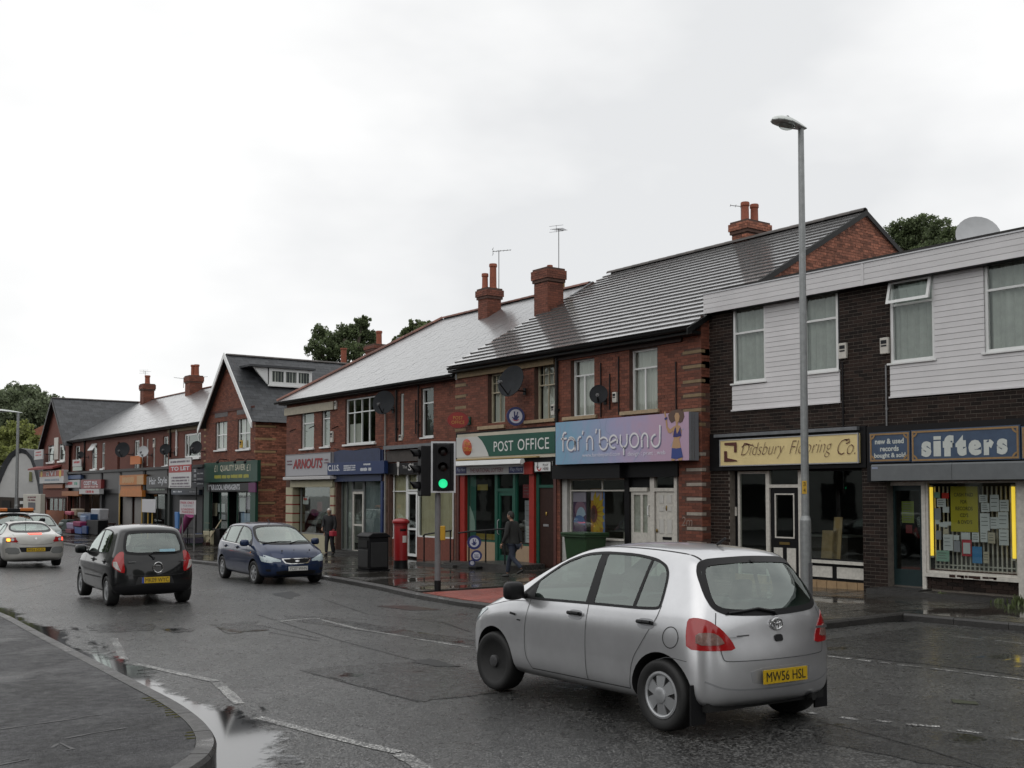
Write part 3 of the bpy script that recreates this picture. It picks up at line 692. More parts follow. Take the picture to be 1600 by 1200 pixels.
def CHM(root, X, Y, w, d, z0, z1, pots, cap=.35, mat=None):
 """brick stack with corbelled head; w along the street, d across; pots: (dx, dy, r, h)"""
 mat = mat or brr; mb = MB(); mb.box(X-d/2, X+d/2, Y-w/2, Y+w/2, z0, z1)
 mb.box(X-d/2-.05, X+d/2+.05, Y-w/2-.05, Y+w/2+.05, z1-cap, z1-cap+.10); mb.box(X-d/2-.08, X+d/2+.08, Y-w/2-.08, Y+w/2+.08, z1-cap+.10, z1-.02)
 mb.box(X-d/2-.04, X+d/2+.04, Y-w/2-.04, Y+w/2+.04, z1-.02, z1+.05)
 c = mb.bd('chimney', mrr, root); c['_w'] = root['_w']
 b2 = MB()
 for fr, u0, u1, zz0, zz1, dd in ((front(X-d/2), Y-w/2, Y+w/2, z0, z1-cap, .008), (sidew(Y-w/2), X-d/2, X+d/2, z0, z1-cap, .008),
         (front(X-d/2-.08), Y-w/2-.08, Y+w/2+.08, z1-cap+.10, z1-.02, .008), (sidew(Y-w/2-.08), X-d/2-.08, X+d/2+.08, z1-cap+.10, z1-.02, .008)):
  for a, b, e0, e1 in lay(u0, u1, zz0, zz1, []):
   V = [fr.p(a,e0,dd),fr.p(b,e0,dd),fr.p(b,e1,dd),fr.p(a,e1,dd),fr.p(a,e0,-.01),fr.p(b,e0,-.01),fr.p(b,e1,-.01),fr.p(a,e1,-.01)]
   b2.add(V, [(0,1,2,3),(0,4,5,1),(1,5,6,2),(2,6,7,3),(3,7,4,0)])
 b2.bd('brickwork', mat, c, kind='stuff')
 for dx, dy, r, h in pots:
  m2 = MB(); m2.lathe([(r*1.05,0),(r*1.05,.06),(r*.9,.09),(r*.85,h-.14),(r*1.02,h-.11),(r*1.02,h-.03),(r*.94,h),(r*.72,h),(r*.72,h-.25)], (X+dx, Y+dy, z1+.04), n=14); m2.bd('chimney_pot', pot_m, c, smo=True)
 m2 = MB(); m2.box(X-d/2-.06, X-d/2+.02, Y-w/2-.12, Y+w/2+.12, z0+.0, z0+.16); m2.bd('flashing', lead, c)
 return c
def gutter(root, X, y0, y1, z, r=.06, name='gutter', mat=None):
 mb = MB(); V = []
 for y in (y0, y1):
  for k in range(7):
   t = math.pi+math.pi*k/6; V.append((X+r*math.cos(t), y, z+r*math.sin(t)))
  for k in range(7):
   t = 2*math.pi-math.pi*k/6; V.append((X+(r-.01)*math.cos(t), y, z+(r-.01)*math.sin(t)))
 mb.add(V, [(k, (k+1) % 14, (k+1) % 14+14, k+14) for k in range(14)]+[tuple(range(14)), tuple(range(27, 13, -1))])
 return FN(mb.bd(name, mat or gu_, root))
def pipe(root, X, Y, z0, z1, r=.035, mat=None, name='drainpipe', hopper=False):
 mb = MB(); mb.cyl((X, Y, z0), (X, Y, z1), r, n=10); z = z0+.4
 while z < z1: mb.cyl((X, Y, z), (X, Y, z+.06), r*1.35, n=10); mb.box(X, X+.1, Y-r*1.6, Y+r*1.6, z+.01, z+.05); z += 1.6
 if hopper: mb.box(X-.12, X+.1, Y-.12, Y+.12, z1-.02, z1+.22)
 return mb.bd(name, mat or gu_, root, smo=True)
def SG(name, label, cat, rc, X, mat, th=.06, edge=None, grp=None, backX=None):
 """board seen as the rectangle rc on the plane X; X is its front face"""
 y0, y1, z0, z1 = rc; t = TH(name, label, cat, (X, (y0+y1)/2, z0), grp=grp)
 mb = MB(); mb.box(X, backX or X+th, y0, y1, z0, z1); mb.bd('board', mat, t, bevel=.004)
 if edge:
  em, ew = edge; mb = MB(); a, b = X-.012, X+.02
  mb.box(a, b, y0-.004, y0+ew, z0-.004, z1+.004); mb.box(a, b, y1-ew, y1+.004, z0-.004, z1+.004); mb.box(a+.001, b, y0+ew, y1-ew, z0-.004, z0+ew); mb.box(a+.001, b, y0+ew, y1-ew, z1-ew, z1+.004)
  mb.bd('edge_trim', em, t)
 return t
def LT(t, items, mat, X, name='lettering'):
 """items: (text, photo box (x0,x1,y0,y1), options)"""
 mb = MB()
 for it in items:
  txt, (a, b, c, d) = it[0], it[1]; k = it[2] if len(it) > 2 else {}
  y0, y1, z0, z1 = RC(a, b, c, d, X); text(mb, txt, (X, (y0+y1)/2, (z0+z1)/2), UF, VF, y1-y0, z1-z0, **k)
 return mb.bd(name, mat, t)
def AB(px, py, X, label, w=.18, h=.30, mat=None):
 y, z = onX(px, py, X); t = TH('alarm_box', label, 'alarm box', (X, y, z))
 mb = MB(); mb.box(X-.07, X, y-w/2, y+w/2, z-h/2, z+h/2); mb.bd('case', mat or ow_, t, bevel=.012)
 mb = MB(); mb.box(X-.078, X-.07, y-w/2+.03, y+w/2-.03, z+h*.12, z+h*.34); mb.box(X-.078, X-.07, y-w/2+.03, y+w/2-.03, z-h*.05, z+h*.04); mb.bd('label_plate', dish_m, t)
 return t
def SD(px, py, X, rad, label, mat=None, aim=(-.75,-.62,.35), reach=.35, name='satellite_dish', grp='satellite dishes on the shop walls', arm_mat=None, arm=True):
 """offset dish on a wall bracket; px, py: centre of the dish as photographed, X: plane of that centre"""
 y, z = onX(px, py, X); c = Vector((X, y, z)); a = Vector(aim).normalized(); t = TH(name, label, 'satellite dish', c, grp=grp)
 u = a.cross(Vector((0,0,1))).normalized(); w = u.cross(a); mb = MB(); nr, na = 5, 24; V = []
 for side_ in (0, 1):
  for i in range(nr+1):
   r = rad*i/nr
   for k in range(na):
    q = 2*math.pi*k/na; V.append(c+u*(r*math.cos(q))+w*(r*1.08*math.sin(q))+a*(.22*r*r/rad-.02*side_))
 Fs = []
 for s_ in (0, 1):
  o = s_*(nr+1)*na
  for i in range(nr):
   for k in range(na):
    f = (o+i*na+k, o+i*na+(k+1) % na, o+(i+1)*na+(k+1) % na, o+(i+1)*na+k); Fs.append(f if s_ == 0 else f[::-1])
 for k in range(na): Fs.append((nr*na+k, nr*na+(k+1) % na, (2*nr+1)*na+(k+1) % na, (2*nr+1)*na+k))
 mb.add(V, Fs); mb.bd('reflector', mat or dish_m, t, smo=True)
 am = arm_mat or mbk; lo = c-w*rad*.95+a*.1; tip = c+a*rad*1.35-w*rad*.55
 if not arm: return t
 mb = MB(); mb.tube([c-a*.03-w*rad*.3, lo, tip], .018); mb.bd('feed_arm', am, t, smo=True)
 mb = MB(); mb.cyl(tip, tip-(tip-c).normalized()*.14, .045, n=10); mb.bd('receiver', galv_d, t, smo=True)
 wy = c-a*.05; wallp = Vector((X+reach, wy.y+.05, wy.z-rad*.5)); mb = MB(); mb.tube([wy, wy-a*.1-Vector((0,0,rad*.4)), wallp], .02); mb.box(X+reach-.02, X+reach+.0, wallp.y-.06, wallp.y+.06, wallp.z-.1, wallp.z+.1); mb.bd('bracket', am, t, smo=True)
 return t
def aerial(x, y, z0, z1, label, boom=.7, yaw=.6, n=6, span=.35, grid=False):
 t = TH('television_aerial', label, 'aerial', (x, y, z0), grp='television aerials on the roofs')
 mb = MB(); mb.cyl((x,y,z0), (x,y,z1), .017, n=6); mb.bd('mast', galv_d, t)
 d = Vector((math.cos(yaw), math.sin(yaw), .12)); w = Vector((-math.sin(yaw), math.cos(yaw), 0)); c = Vector((x,y,z1-.03)); mb = MB()
 mb.cyl(c-d*boom*.35, c+d*boom*.65, .011, n=6)
 for i in range(n):
  p = c-d*boom*.3+d*boom*.95*i/(n-1); s_ = span*(1-.07*i); mb.cyl(p-w*s_/2, p+w*s_/2, .007, n=5)
 for dz in (-.11, .11): mb.cyl(c-d*boom*.33+Vector((0,0,dz))-w*span*.55, c-d*boom*.33+Vector((0,0,dz))+w*span*.55, .007, n=5)
 mb.cyl(c-d*boom*.33-Vector((0,0,.13)), c-d*boom*.33+Vector((0,0,.13)), .008, n=5)
 mb.bd('antenna', galv_d, t); return t
# the flat-roofed dark brick building (carpets, record shop)
XG = 19.0; YA0 = 18.03; g = front(XG); GY0 = 5.2
G = TH('shop_building', 'flat-roofed dark brick building with white cladding above the flooring and record shops', 'building', (XG, 12, pvz(12)))
def zG(px, py, X=XG): return onX(px, py, X)[1]
def yG(px, X=XG): return yx(px, X)
pz = lambda y: pvz(y)
w1 = RC(1147,1198,478,597,XG); w2 = RC(1258,1312,461,581,XG); w3 = RC(1394,1464,437,564,XG); w4y = yG(1543); w4 = (w4y-2.05, w4y, zG(1543,551), zG(1543,412))
ztop = max(w1[3], w2[3], w3[3], w4[3])+.01; w1 = (*w1[:3], ztop); w2 = (*w2[:3], ztop); w3 = (*w3[:3], ztop); w4 = (*w4[:3], ztop)
zb0, zb1 = zG(1100,491,18.75), zG(1100,461,18.75)
clb1 = zG(1146,641); clb2 = zG(1394,620)
P1 = (yG(1315), yG(1146), clb1, zb0+.05); P2 = (GY0, yG(1394), clb2, zb0+.05)
DZ = zG(1240,733); SZ = zG(1480,750)
dS = (yG(1347), yG(1140), pz(16)-.3, DZ); sS = (yG(1601), yG(1385), pz(12)-.3, SZ)
opensG = [P1, P2, dS, sS]
wall(G, g, GY0, YA0, pz(12)-.4, zb0+.1, opensG, mrk, reveal=.3)
bl = [b for b in lay(GY0, YA0, pz(12)-.05, zb0+.1, opensG)]
PBk(G, g, bl, brick_k, 300)
shell(G, XG, 30, GY0, YA0, -.5, 6.85, floors=(3.35, 6.75))
mb = MB(); mb.box(XG+.05, 30, GY0, YA0-.02, zb1-.12, zb1-.06); mb.bd('flat_roof', lead, G)
yj = yG(1352, 18.75)
for a, b in ((yj+.02, YA0-.06), (GY0-2, yj-.02)):
 n = 4; hb = (zb1-zb0)/n
 for k in range(n):
  mb = MB(); z = zb0+k*hb; fbox(mb, front(18.75), a, b, z+.007, z+hb, -.03, 0); mb.bd('fascia_board', clad, G)
PB('fascia_backing', front(18.75), [(GY0-2, YA0-.06, zb0+.0, zb1-.01, -.29, -.032)], black, G)
PB('joint_cover', front(18.75), [(yj-.03, yj+.03, zb0, zb1+.004, -.02, .012)], clad, G)
PB('roof_edge_trim', front(18.75), [(GY0-2, YA0-.05, zb1+.002, zb1+.03, -.3, .02)], silver, G)
def clad_rows(P, wins):
 y0, y1, z0, z1 = P; bh = .112; z = z0
 while z < z1-.02:
  zt = min(z+bh, z1); segs = [(y0, y1)]
  for w in wins:
   if w[2]-.04 < (z+zt)/2 < w[3]:
    ns = []
    for a, b in segs:
     if w[0] > a: ns.append((a, min(b, w[0])))
     if w[1] < b: ns.append((max(a, w[1]), b))
    segs = [s for s in ns if s[1]-s[0] > .05]
  for a, b in segs:
   mb = MB(); V = [g.p(a,z+.002,.024),g.p(b,z+.002,.024),g.p(b,zt-.003,.017),g.p(a,zt-.003,.017),g.p(a,z+.004,-.01),g.p(b,z+.004,-.01),g.p(b,zt-.004,-.01),g.p(a,zt-.004,-.01)]
   mb.add(V, [(1,0,3,2),(0,1,5,4),(2,3,7,6),(1,2,6,5),(3,0,4,7)]); mb.bd('cladding_board', clad, G)
  z += bh
 PB('cladding_backing', g, [(y0, y1, z0, z0+.0+(min(w[2] for w in wins)-z0), -.06, -.012)]+[(a, b, min(w[2] for w in wins), z1, -.06, -.012) for a, b in clad_gaps(y0, y1, wins)], mbk, G)
 PB('cladding_trim', g, [(y0-.02, y1+.02, z0-.03, z0+.002, -.01, .05)], clad, G)
def clad_gaps(y0, y1, wins):
 ws = sorted(wins); a = y0; r = []
 for w in ws:
  if w[0] > a+.01: r.append((a, w[0]))
  a = w[1]
 if y1 > a+.01: r.append((a, y1))
 return r
clad_rows(P1, [w1, w2]); clad_rows(P2, [w3, w4])
for w, tr in ((w1, .66), (w2, .66), (w3, .69), (w4, .69)):
 WN(G, g, *w, d=-.03, fw=.06, trans=(tr,), cur=blg, sill=(.05,.04,.06), cov=(.03,.97,.0,1), curd=.10)
mb = MB(); y0, y1 = w3[0]+.02, w3[1]-.02; zt, zm = w3[3]-.04, w3[2]+(w3[3]-w3[2])*.69+.03; o_ = .12
def tilt(y, z): return Vector((XG-.01-o_*(zt-z)/(zt-zm), y, z))
for a, b, c, d in ((y0,y1,zm,zm+.06),(y0,y1,zt-.06,zt),(y0,y0+.06,zm+.06,zt-.06),(y1-.06,y1,zm+.06,zt-.06)):
 q = [tilt(a,c),tilt(b,c),tilt(b,d),tilt(a,d)]; mb.prism(q, (-.045,0,-.01))
oc = mb.bd('open_casement', white, G); FN(oc); oc['_w'] = G['_w']
mb = MB(); mb.quad(tilt(y1-.05,zm+.05)-Vector((.02,0,0)), tilt(y0+.05,zm+.05)-Vector((.02,0,0)), tilt(y0+.05,zt-.05)-Vector((.02,0,0)), tilt(y1-.05,zt-.05)-Vector((.02,0,0))); mb.bd('pane', pane, oc)
pipe(G, XG-.03, yG(1388), zG(1388,672), zG(1388,570), .018, galv_d, 'conduit'); pipe(G, XG-.03, yG(1320), zG(1320,675), zG(1320,565), .015, mbk, 'conduit')
PB('sign_fascia', g, [(yG(1356), yG(1112), DZ, zG(1240,672), -.05, .06)], black, G); PB('sign_fascia', g, [(GY0, yG(1357)-.005, SZ-.02, zG(1480,660), -.05, .05)], mbk, G)
# flooring shop front
r = XG+.18; fr_ = front(r); yb = yG(1153, r); yd0, yd1 = yG(1248, r), yG(1203, r); zf = pz(16)+.12; zt = DZ-.02
PB('side_door_panel', fr_, [(yb, dS[1]+.05, zf-.2, zt, -.06, 0)], black, G)
PB('door_pull', fr_, [(yG(1151.5,r), yG(1149.5,r), zG(1150,806,r), zG(1150,792,r), 0, .04)], ow_, G)
WN(G, fr_, yd1+.06, yb, zf, zt, d=0, fw=.06, mat=ow_, gl=sg_, name='shop_window')
fpart = PB('door_frame', fr_, [(yd1, yd1+.10, zf-.1, zt, -.05, .03), (yd0-.10, yd0, zf-.1, zt, -.05, .03), (yd0, yd1, zG(1225,762,r), zG(1225,757,r), -.05, .028)], ow_, G)
mb = MB(); zl = zG(1225,757,r); mb.quad(fr_.p(yd1,zl,-.02), fr_.p(yd0,zl,-.02), fr_.p(yd0,zt,-.02), fr_.p(yd1,zt,-.02)); mb.bd('pane', sg_, G)
door = PB('door', fr_, [(yd0+.01, yd1-.01, zf, zG(1225,845,r), -.05, -.005)][:0]+[(yd0+.01, yd0+.13, zf, zG(1225,763,r), -.05, -.005), (yd1-.13, yd1-.01, zf, zG(1225,763,r), -.05, -.005), (yd0+.13, yd1-.13, zf, zG(1225,842,r), -.05, -.006), (yd0+.13, yd1-.13, zG(1225,771,r), zG(1225,763,r), -.05, -.006)], black, G); door['_w'] = G['_w']
mb = MB(); a, b, c, d = yd0+.13, yd1-.13, zG(1225,841,r), zG(1225,771,r)
for q in ((a,b,c,c+.03),(a,b,d-.03,d),(a,a+.03,c+.03,d-.03),(b-.03,b,c+.03,d-.03)): fbox(mb, fr_, *q, -.02, .006)
mb.bd('glazing_bead', ow_, door)
mb = MB(); mb.quad(fr_.p(b,c,-.03), fr_.p(a,c,-.03), fr_.p(a,d,-.03), fr_.p(b,d,-.03)); mb.bd('pane', sg_, door)
zz0, zz1 = zG(1225,894,r), zG(1225,856,r); ym = (yd0+yd1)/2
for a, b in ((yd0+.10, ym-.06), (ym+.06, yd1-.10)): PB('door_panel', fr_, [(a, b, zz0, zz1, -.01, .008)], ow_, door)
PB('letter_box', fr_, [(ym-.14, ym+.14, zG(1225,851,r), zG(1225,847,r), -.01, .014)], M('old_brass', (.20,.14,.05), .4, metal=.7), door)
wy0, wy1 = dS[0]+.01, yd0-.10; zs = zG(1305,876,r)
WN(G, fr_, wy0, wy1, zs, zt, d=0, fw=.035, mat=mbk, gl=sg_, name='shop_window')
PB('window_sill', fr_, [(wy0-.02, wy1, zG(1305,881,r), zs, -.06, .07)], ow_, G)
z0_, z1_ = zG(1305,906,r), zG(1305,882,r)
PB('stall_riser', fr_, [(wy0, wy1, z0_-.02, z1_+.01, -.05, .0)], black, G)
yc = (wy0+wy1)/2
for a, b in ((wy0+.03, yc-.06), (yc+.06, wy1-.05)): PB('riser_panel', fr_, [(a, b, z0_+.04, z1_-.05, -.01, .02)], ow_, G)
n = 14
for k in range(n):
 a = dS[0]+(dS[1]-dS[0])*k/n; PB('plinth_tile', fr_, [(a+.006, a+(dS[1]-dS[0])/n-.006, pz(a)-.1, z0_-.025, -.05, .03)], M('buff_plinth_tile', (.33,.22,.12), .45, noise=.25, nscale=9), G)
mb = MB(); mb.box(r, r+4.5, dS[0]-.3, dS[1]+.3, pz(16)+.02, pz(16)+.06); mb.bd('shop_floor', rf_, G)
for px, py, w, h, nm in ((1292,843,.42,1.15,'plank'),(1303,812,.22,1.45,'plank')):
 y, z = onX(px, py, r+.6); t = TH('flooring_sample', 'pale timber flooring sample leaning inside the shop window, '+('the tall narrow one' if h > 1.3 else 'the short wide one in front'), 'flooring sample', (r+.6, y, pz(16)+.06), (0, math.radians(6), 0), grp='flooring samples in the window')
 mb = MB(); mb.box(0, .02, -w/2, w/2, 0, h); mb.bd('board', M('pale_oak_board', (.40,.29,.15), .5, noise=.2, nscale=10), t, lcl=True)
t = TH('sales_counter', 'grey counter standing inside the flooring shop behind the left window', 'counter', (r+2.2, yb+.1-1.0, pz(16)+.06)); mb = MB(); mb.box(r+1.9, r+2.5, yb-1.6, yb-.2, pz(16)+.06, pz(16)+1.0); mb.bd('cabinet', rf_, t); mb = MB(); mb.box(r+1.85, r+2.55, yb-1.65, yb-.15, pz(16)+1.0, pz(16)+1.05); mb.bd('worktop', blg, t)
t = SG('shop_sign', 'cream sign board with brown script lettering for a flooring company above the black shop front', 'shop sign', RC(1125,1342,682,726,XG-.12), XG-.12, M('pale_yellow_sign', (.70,.57,.28), .45, noise=.12, nscale=2.5), edge=(silver, .02), backX=XG-.06)
brn = M('brown_sign_lettering', (.085,.022,.014), .5)
X_ = XG-.135
LT(t, [('Didsbury', (1158,1226,691,717), dict(shear=.45, bold=-.022)), ('Flooring', (1234,1301,687,715), dict(shear=.45, bold=-.022)), ('Co.', (1309,1337,686,710), dict(shear=.45, bold=-.022))], brn, X_)
mb = MB();
for pts in ([(1132,692),(1151,691),(1151,706.5),(1147,707),(1147,696.5),(1132,695.5)], [(1131.5,705),(1136,705),(1136,715.5),(1151.5,719),(1151.5,721),(1131.5,721.5)]):
 mb.poly([Vector((X_-.004, *onX(p[0], p[1], X_))) for p in pts])
mb.bd('logo', brn, t)
mb = MB()
for pts in ([(1159,699),(1163,695),(1170,694),(1178,697)], [(1320,687),(1327,686),(1327,691),(1322,693)]):
 Q = [onX(p[0], p[1], X_) for p in pts]; RB(mb, [(-(q[0]-Q[0][0]), q[1]-Q[0][1]) for q in Q], .022, (X_, Q[0][0], Q[0][1]), UF, VF)
mb.bd('flourish', brn, t)
PB('sign_flashing', g, [(yG(1347), yG(1123), zG(1235,678), zG(1235,673), .0, .16)], lead, t)
# record shop
r = XG+.16; fr_ = front(r); zst = zG(1410,917,r)
sy0, sy1 = sS[0], sS[1]
PB('door_frame', fr_, [(yG(1389,r), yG(1383,r), zst, SZ, -.06, .04), (yG(1447,r), yG(1441,r), zst-.03, SZ, -.06, .05), (yG(1441,r), yG(1389,r), SZ-.10, SZ, -.06, .03)], ow_, G)
dy0, dy1 = yG(1441,r), yG(1389,r)
teal = M('dark_teal_door_paint', (.012,.028,.030), .35, noise=.2, nscale=6)
d_ = PB('door', fr_, [(dy0+.01, dy0+.10, zst+.02, SZ-.1, -.10, -.05), (dy1-.10, dy1-.01, zst+.02, SZ-.1, -.10, -.05), (dy0+.1, dy1-.1, zst+.02, zst+.35, -.10, -.05), (dy0+.1, dy1-.1, SZ-.2, SZ-.1, -.10, -.05)], teal, G); d_['_w'] = G['_w']
mb = MB(); mb.quad(fr_.p(dy1-.1,zst+.35,-.07), fr_.p(dy0+.1,zst+.35,-.07), fr_.p(dy0+.1,SZ-.2,-.07), fr_.p(dy1-.1,SZ-.2,-.07)); mb.bd('pane', sg_, d_)
def PPR(nm, label, x0, x1, y0, y1, X, mat, grp=None, cat='poster', lines=0, tilt=0.):
 a, b, c, d = RC(x0, x1, y0, y1, X); t = TH(nm, label, cat, (X, (a+b)/2, (c+d)/2), grp=grp)
 mb = MB(); mb.box(X, X+.003, a, b, c, d); mb.bd('sheet', mat, t)
 if lines:
  mb = MB(); ink = M('grey_print', (.16,.16,.17), .7)
  for k in range(lines):
   z = d-(d-c)*(k+1)/(lines+1.3); e_ = (b-a)*(.12+.18*rng.random()); mb.quad((X-.002,b-(b-a)*.12,z-.006),(X-.002,a+e_,z-.006),(X-.002,a+e_,z+.006),(X-.002,b-(b-a)*.12,z+.006))
  mb.bd('print', ink, t)
 return t
PPR('poster', 'dark yellow-green printed poster in the glass of the record shop door', 1408, 1427, 783, 817, r+.075, M('lime_paper', (.16,.20,.035), .7), lines=8)
PPR('poster', 'dull red notice low on the record shop door below the green poster', 1414, 1424, 820, 833, r+.075, M('dull_red_paper', (.13,.015,.02), .7))
y0, y1 = yG(1592, r), yG(1447, r); zs = zG(1518,899,r)
WN(G, fr_, y0, y1, zs, SZ-.01, d=.02, fw=.05, mat=ow_, gl=sg_, name='shop_window')
PB('window_sill', fr_, [(y0-.02, y1+.02, zs-.07, zs-.002, -.1, .09)], ow_, G)
mb = MB()
for k in range(9):
 a = y0+(y1-y0)*(.2+.5*rng.random()); fbox(mb, fr_, a, a+.05+.12*rng.random(), zs-.03-.03*rng.random(), zs-.004, .085, .0925)
mb.bd('bare_wood', wood_d, G)
PB('stall_riser', fr_, [(y0, y1, pz(11)-.2, zs-.07, -.1, -.006)], mrk, G)
PBk(G, front(r-.02), lay(y0, y1, zst+.02, zs-.09, []), brick_k, 0, sfn='riser_brickwork')
PB('door_step', g, [(yG(1605), yG(1368), pz(11.5)-.3, zst-.03, -.5, .36)], kerbm, G)
PB('door_step', g, [(yG(1445), yG(1380), zst-.03, zst, -.5, .25)], kerbm, G)
PB('window_jamb', fr_, [(y0-.16, y0-.01, pz(11)-.1, SZ, -.1, .1)], ow_, G)
mb = MB(); mb.box(r+.02, r+4.5, GY0+.2, dS[0]-.35, pz(12)+.1, pz(12)+.14); mb.bd('shop_floor', rf_, G)
mb = MB(); mb.box(r+2.5, r+2.55, sS[0]-.2, sS[1]+.1, pz(12), 3.3); mb.bd('shop_back_wall', warmroom, G)
gr = MB()
nb = 20
for k in range(nb):
 y = y0+.08+(y1-y0-.16)*k/(nb-1); gr.box(r+.16, r+.18, y-.014, y+.014, zs+.06, SZ-.12)
for z in (zs+.08, zs+.16): gr.box(r+.155, r+.185, y0+.06, y1-.06, z-.012, z+.012)
gr.bd('window_grille', ow_, G)
lampm = M('yellow_tube_light', (.8,.6,.1), .4, emit=(1.0,.68,.06), estr=1.0)
for x, a, b, lb in ((1454.5,758,871,'left'),(1582.5,757,876,'right')):
 y = yG(x, r+.08); z0_, z1_ = zG(x, b, r+.08), zG(x, a, r+.08)
 t = TH('tube_light', f'glowing yellow tube light standing upright at the {lb} side of the record shop window', 'tube light', (r+.08, y, z0_), grp='tube lights in the record shop window')
 mb = MB(); mb.cyl((r+.08,y,z0_+.04),(r+.08,y,z1_-.04), .034, n=12); mb.bd('tube', lampm, t, smo=True); mb = MB(); mb.box(r+.06,r+.11,y-.035,y+.035,z0_,z0_+.04); mb.box(r+.06,r+.11,y-.035,y+.035,z1_-.04,z1_); mb.bd('end_cap', ow_, t)
XP = r+.035
wp = M('white_notice_paper', (.62,.64,.66), .8, noise=.06, nscale=9); yp = M('yellow_poster_paper', (.42,.36,.015), .7); rp_ = M('bright_red_paper', (.55,.02,.01), .7); bp_ = M('blue_flyer_paper', (.05,.22,.48), .6); gp = M('grey_flyer_paper', (.30,.30,.34), .7); pp = M('pink_red_frame_paper', (.48,.05,.07), .7); gnp = M('pale_green_paper', (.25,.42,.33), .7); crp = M('cream_flyer_paper', (.5,.44,.34), .7)
t = PPR('poster', 'large yellow poster about buying records hanging in the lit shop window', 1484.5, 1527, 760, 831, XP, yp)
LT(t, [('CASH PAID', (1490,1520,770,776), dict(bold=.02)), ('FOR', (1500,1510,781,787), dict(bold=.02)), ('RECORDS', (1492,1519,791.5,797.5), dict(bold=.02)), ("CD'S", (1499,1512,802,808), dict(bold=.02)), ("& DVD'S", (1495,1518,812.5,818.5), dict(bold=.02))], M('olive_print', (.09,.075,.01), .7), XP)
G1 = 'notices taped in the record shop window'
for k, (x0, x1, y0_, y1_, m, lb) in enumerate((
 (1459,1468,769,778,gnp,'small pale green notice in the top left corner of the lit window'), (1471,1482,770,779,rp_,'bright red square notice left of the yellow poster'),
 (1463,1477,779,792,wp,'white notice just below the bright red square'), (1472,1482,792,801,wp,'small white card left of the middle of the yellow poster'),
 (1459,1469,794,812,gp,'grey flyer with a black picture at the left edge of the window'), (1460,1467,811,819,wp,'tiny white card at the left edge below the grey flyer'), (1466,1472,816,823,wp,'smallest white card, second from the left in the card cluster'), (1472,1479,815,824,wp,'tiny white card in the middle of the card cluster'), (1479,1485,815,821,wp,'tiny white card touching the left side of the yellow poster'),
 (1473,1480,826,834,crp,'little cream flyer below the cluster of white cards'), (1460,1469,829,843,gp,'grey photograph flyer at the left edge under the cards'), (1472,1487,835,860,wp,'tall white notice under the left end of the yellow poster'),
 (1461,1481,860,877,gnp,'pale notice with a small blue mark in the bottom left corner'), (1488,1497,836,844,wp,'small white card above the grey flyer under the yellow poster'), (1488,1498,845,862,gp,'grey flyer right of the tall white notice'), (1500,1514,832,843,wp,'white notice hanging just under the yellow poster'),
 (1501,1516,843,869,pp,'red framed flyer with a white middle below the yellow poster'), (1517,1528,832,847,wp,'white slip under the right corner of the yellow poster'), (1517,1532,854,880,bp_,'blue and white flyer at the bottom of the lit window'),
 (1534,1543,862,880,crp,'pale flyer with a red figure beside the blue flyer'), (1529,1542,773,785,wp,'white notice right of the top of the yellow poster'), (1546,1560,773,799,wp,'taller white notice with a printed heading in the top right group'),
 (1532,1545,786,800,wp,'white sheet below the notices right of the yellow poster'), (1561,1575,781,799,wp,'white notice with a red lower edge at the right of the window'), (1530,1545,802,829,wp,'white notice with a small emblem right of the yellow poster'),
 (1546,1558,808,826,wp,'short white notice in the middle of the right group'), (1558,1574,800,826,wp,'tall white notice at the right beside the tube light'), (1530,1541,829,847,wp,'white flyer below the notice with the emblem'), (1542,1553,832,849,crp,'cream flyer with a red top right of centre'), (1559,1574,827,852,wp,'long printed notice lowest at the right edge'))):
 PPR('notice', lb, x0, x1, y0_, y1_, XP+.004*(k % 3), m, G1, 'notice', lines=3 if (y1_-y0_ > 11 and m in (wp, gnp, crp)) else 0)
mb = MB(); a, b, c, d = RC(1503,1514,848,865,XP-.006); mb.box(XP-.008, XP-.006, a, b, c, d); tt = TH('notice', 'white insert in the middle of the red framed flyer', 'notice', (XP-.007, a, c), grp=G1); mb.bd('sheet', wp, tt)
blu = M('faded_blue_sign', (.045,.075,.13), .5, noise=.25, nscale=6); gold = M('tan_sign_border', (.28,.17,.07), .5, noise=.25, nscale=10); lt = M('pale_sign_lettering', (.52,.55,.52), .5, noise=.1, nscale=10)
XS = XG-.10
def gold_border(t, rc, X):
 a, b, c, d = rc; mb = MB(); k = .035; i = .02
 for q in ((a+i,b-i,c+i,c+i+k),(a+i,b-i,d-i-k,d-i),(a+i,a+i+k,c+i+k,d-i-k),(b-i-k,b-i,c+i+k,d-i-k)): mb.box(X-.010, X, q[0], q[1], q[2], q[3])
 for yy, zz, a0 in ((a+i,c+i,90),(b-i,c+i,0),(b-i,d-i,-90),(a+i,d-i,180)): disc(mb, (X,yy,zz), UF, VF, .13, .13, lift=.012, n=8, a0=a0, a1=a0+90)
 mb.bd('border', gold, t)
rc = RC(1359,1422.5,675,722,XS); t = SG('shop_sign', 'small faded blue sign with white lettering about records left of the big blue sign', 'shop sign', rc, XS, blu, backX=XG-.05); gold_border(t, rc, XS)
LT(t, [('new & used', (1368,1413,685,693.5), dict(bold=.03)), ('records', (1376,1405,696.5,705), dict(bold=.03)), ('bought & sold', (1366.5,1415.5,707.5,717), dict(bold=.03))], lt, XS-.001)
rc = RC(1424.5,1594.5,668,720,XS); t = SG('shop_sign', 'long faded blue sign with tan border and fat cream lettering over the record shop', 'shop sign', rc, XS, blu, backX=XG-.05); gold_border(t, rc, XS)
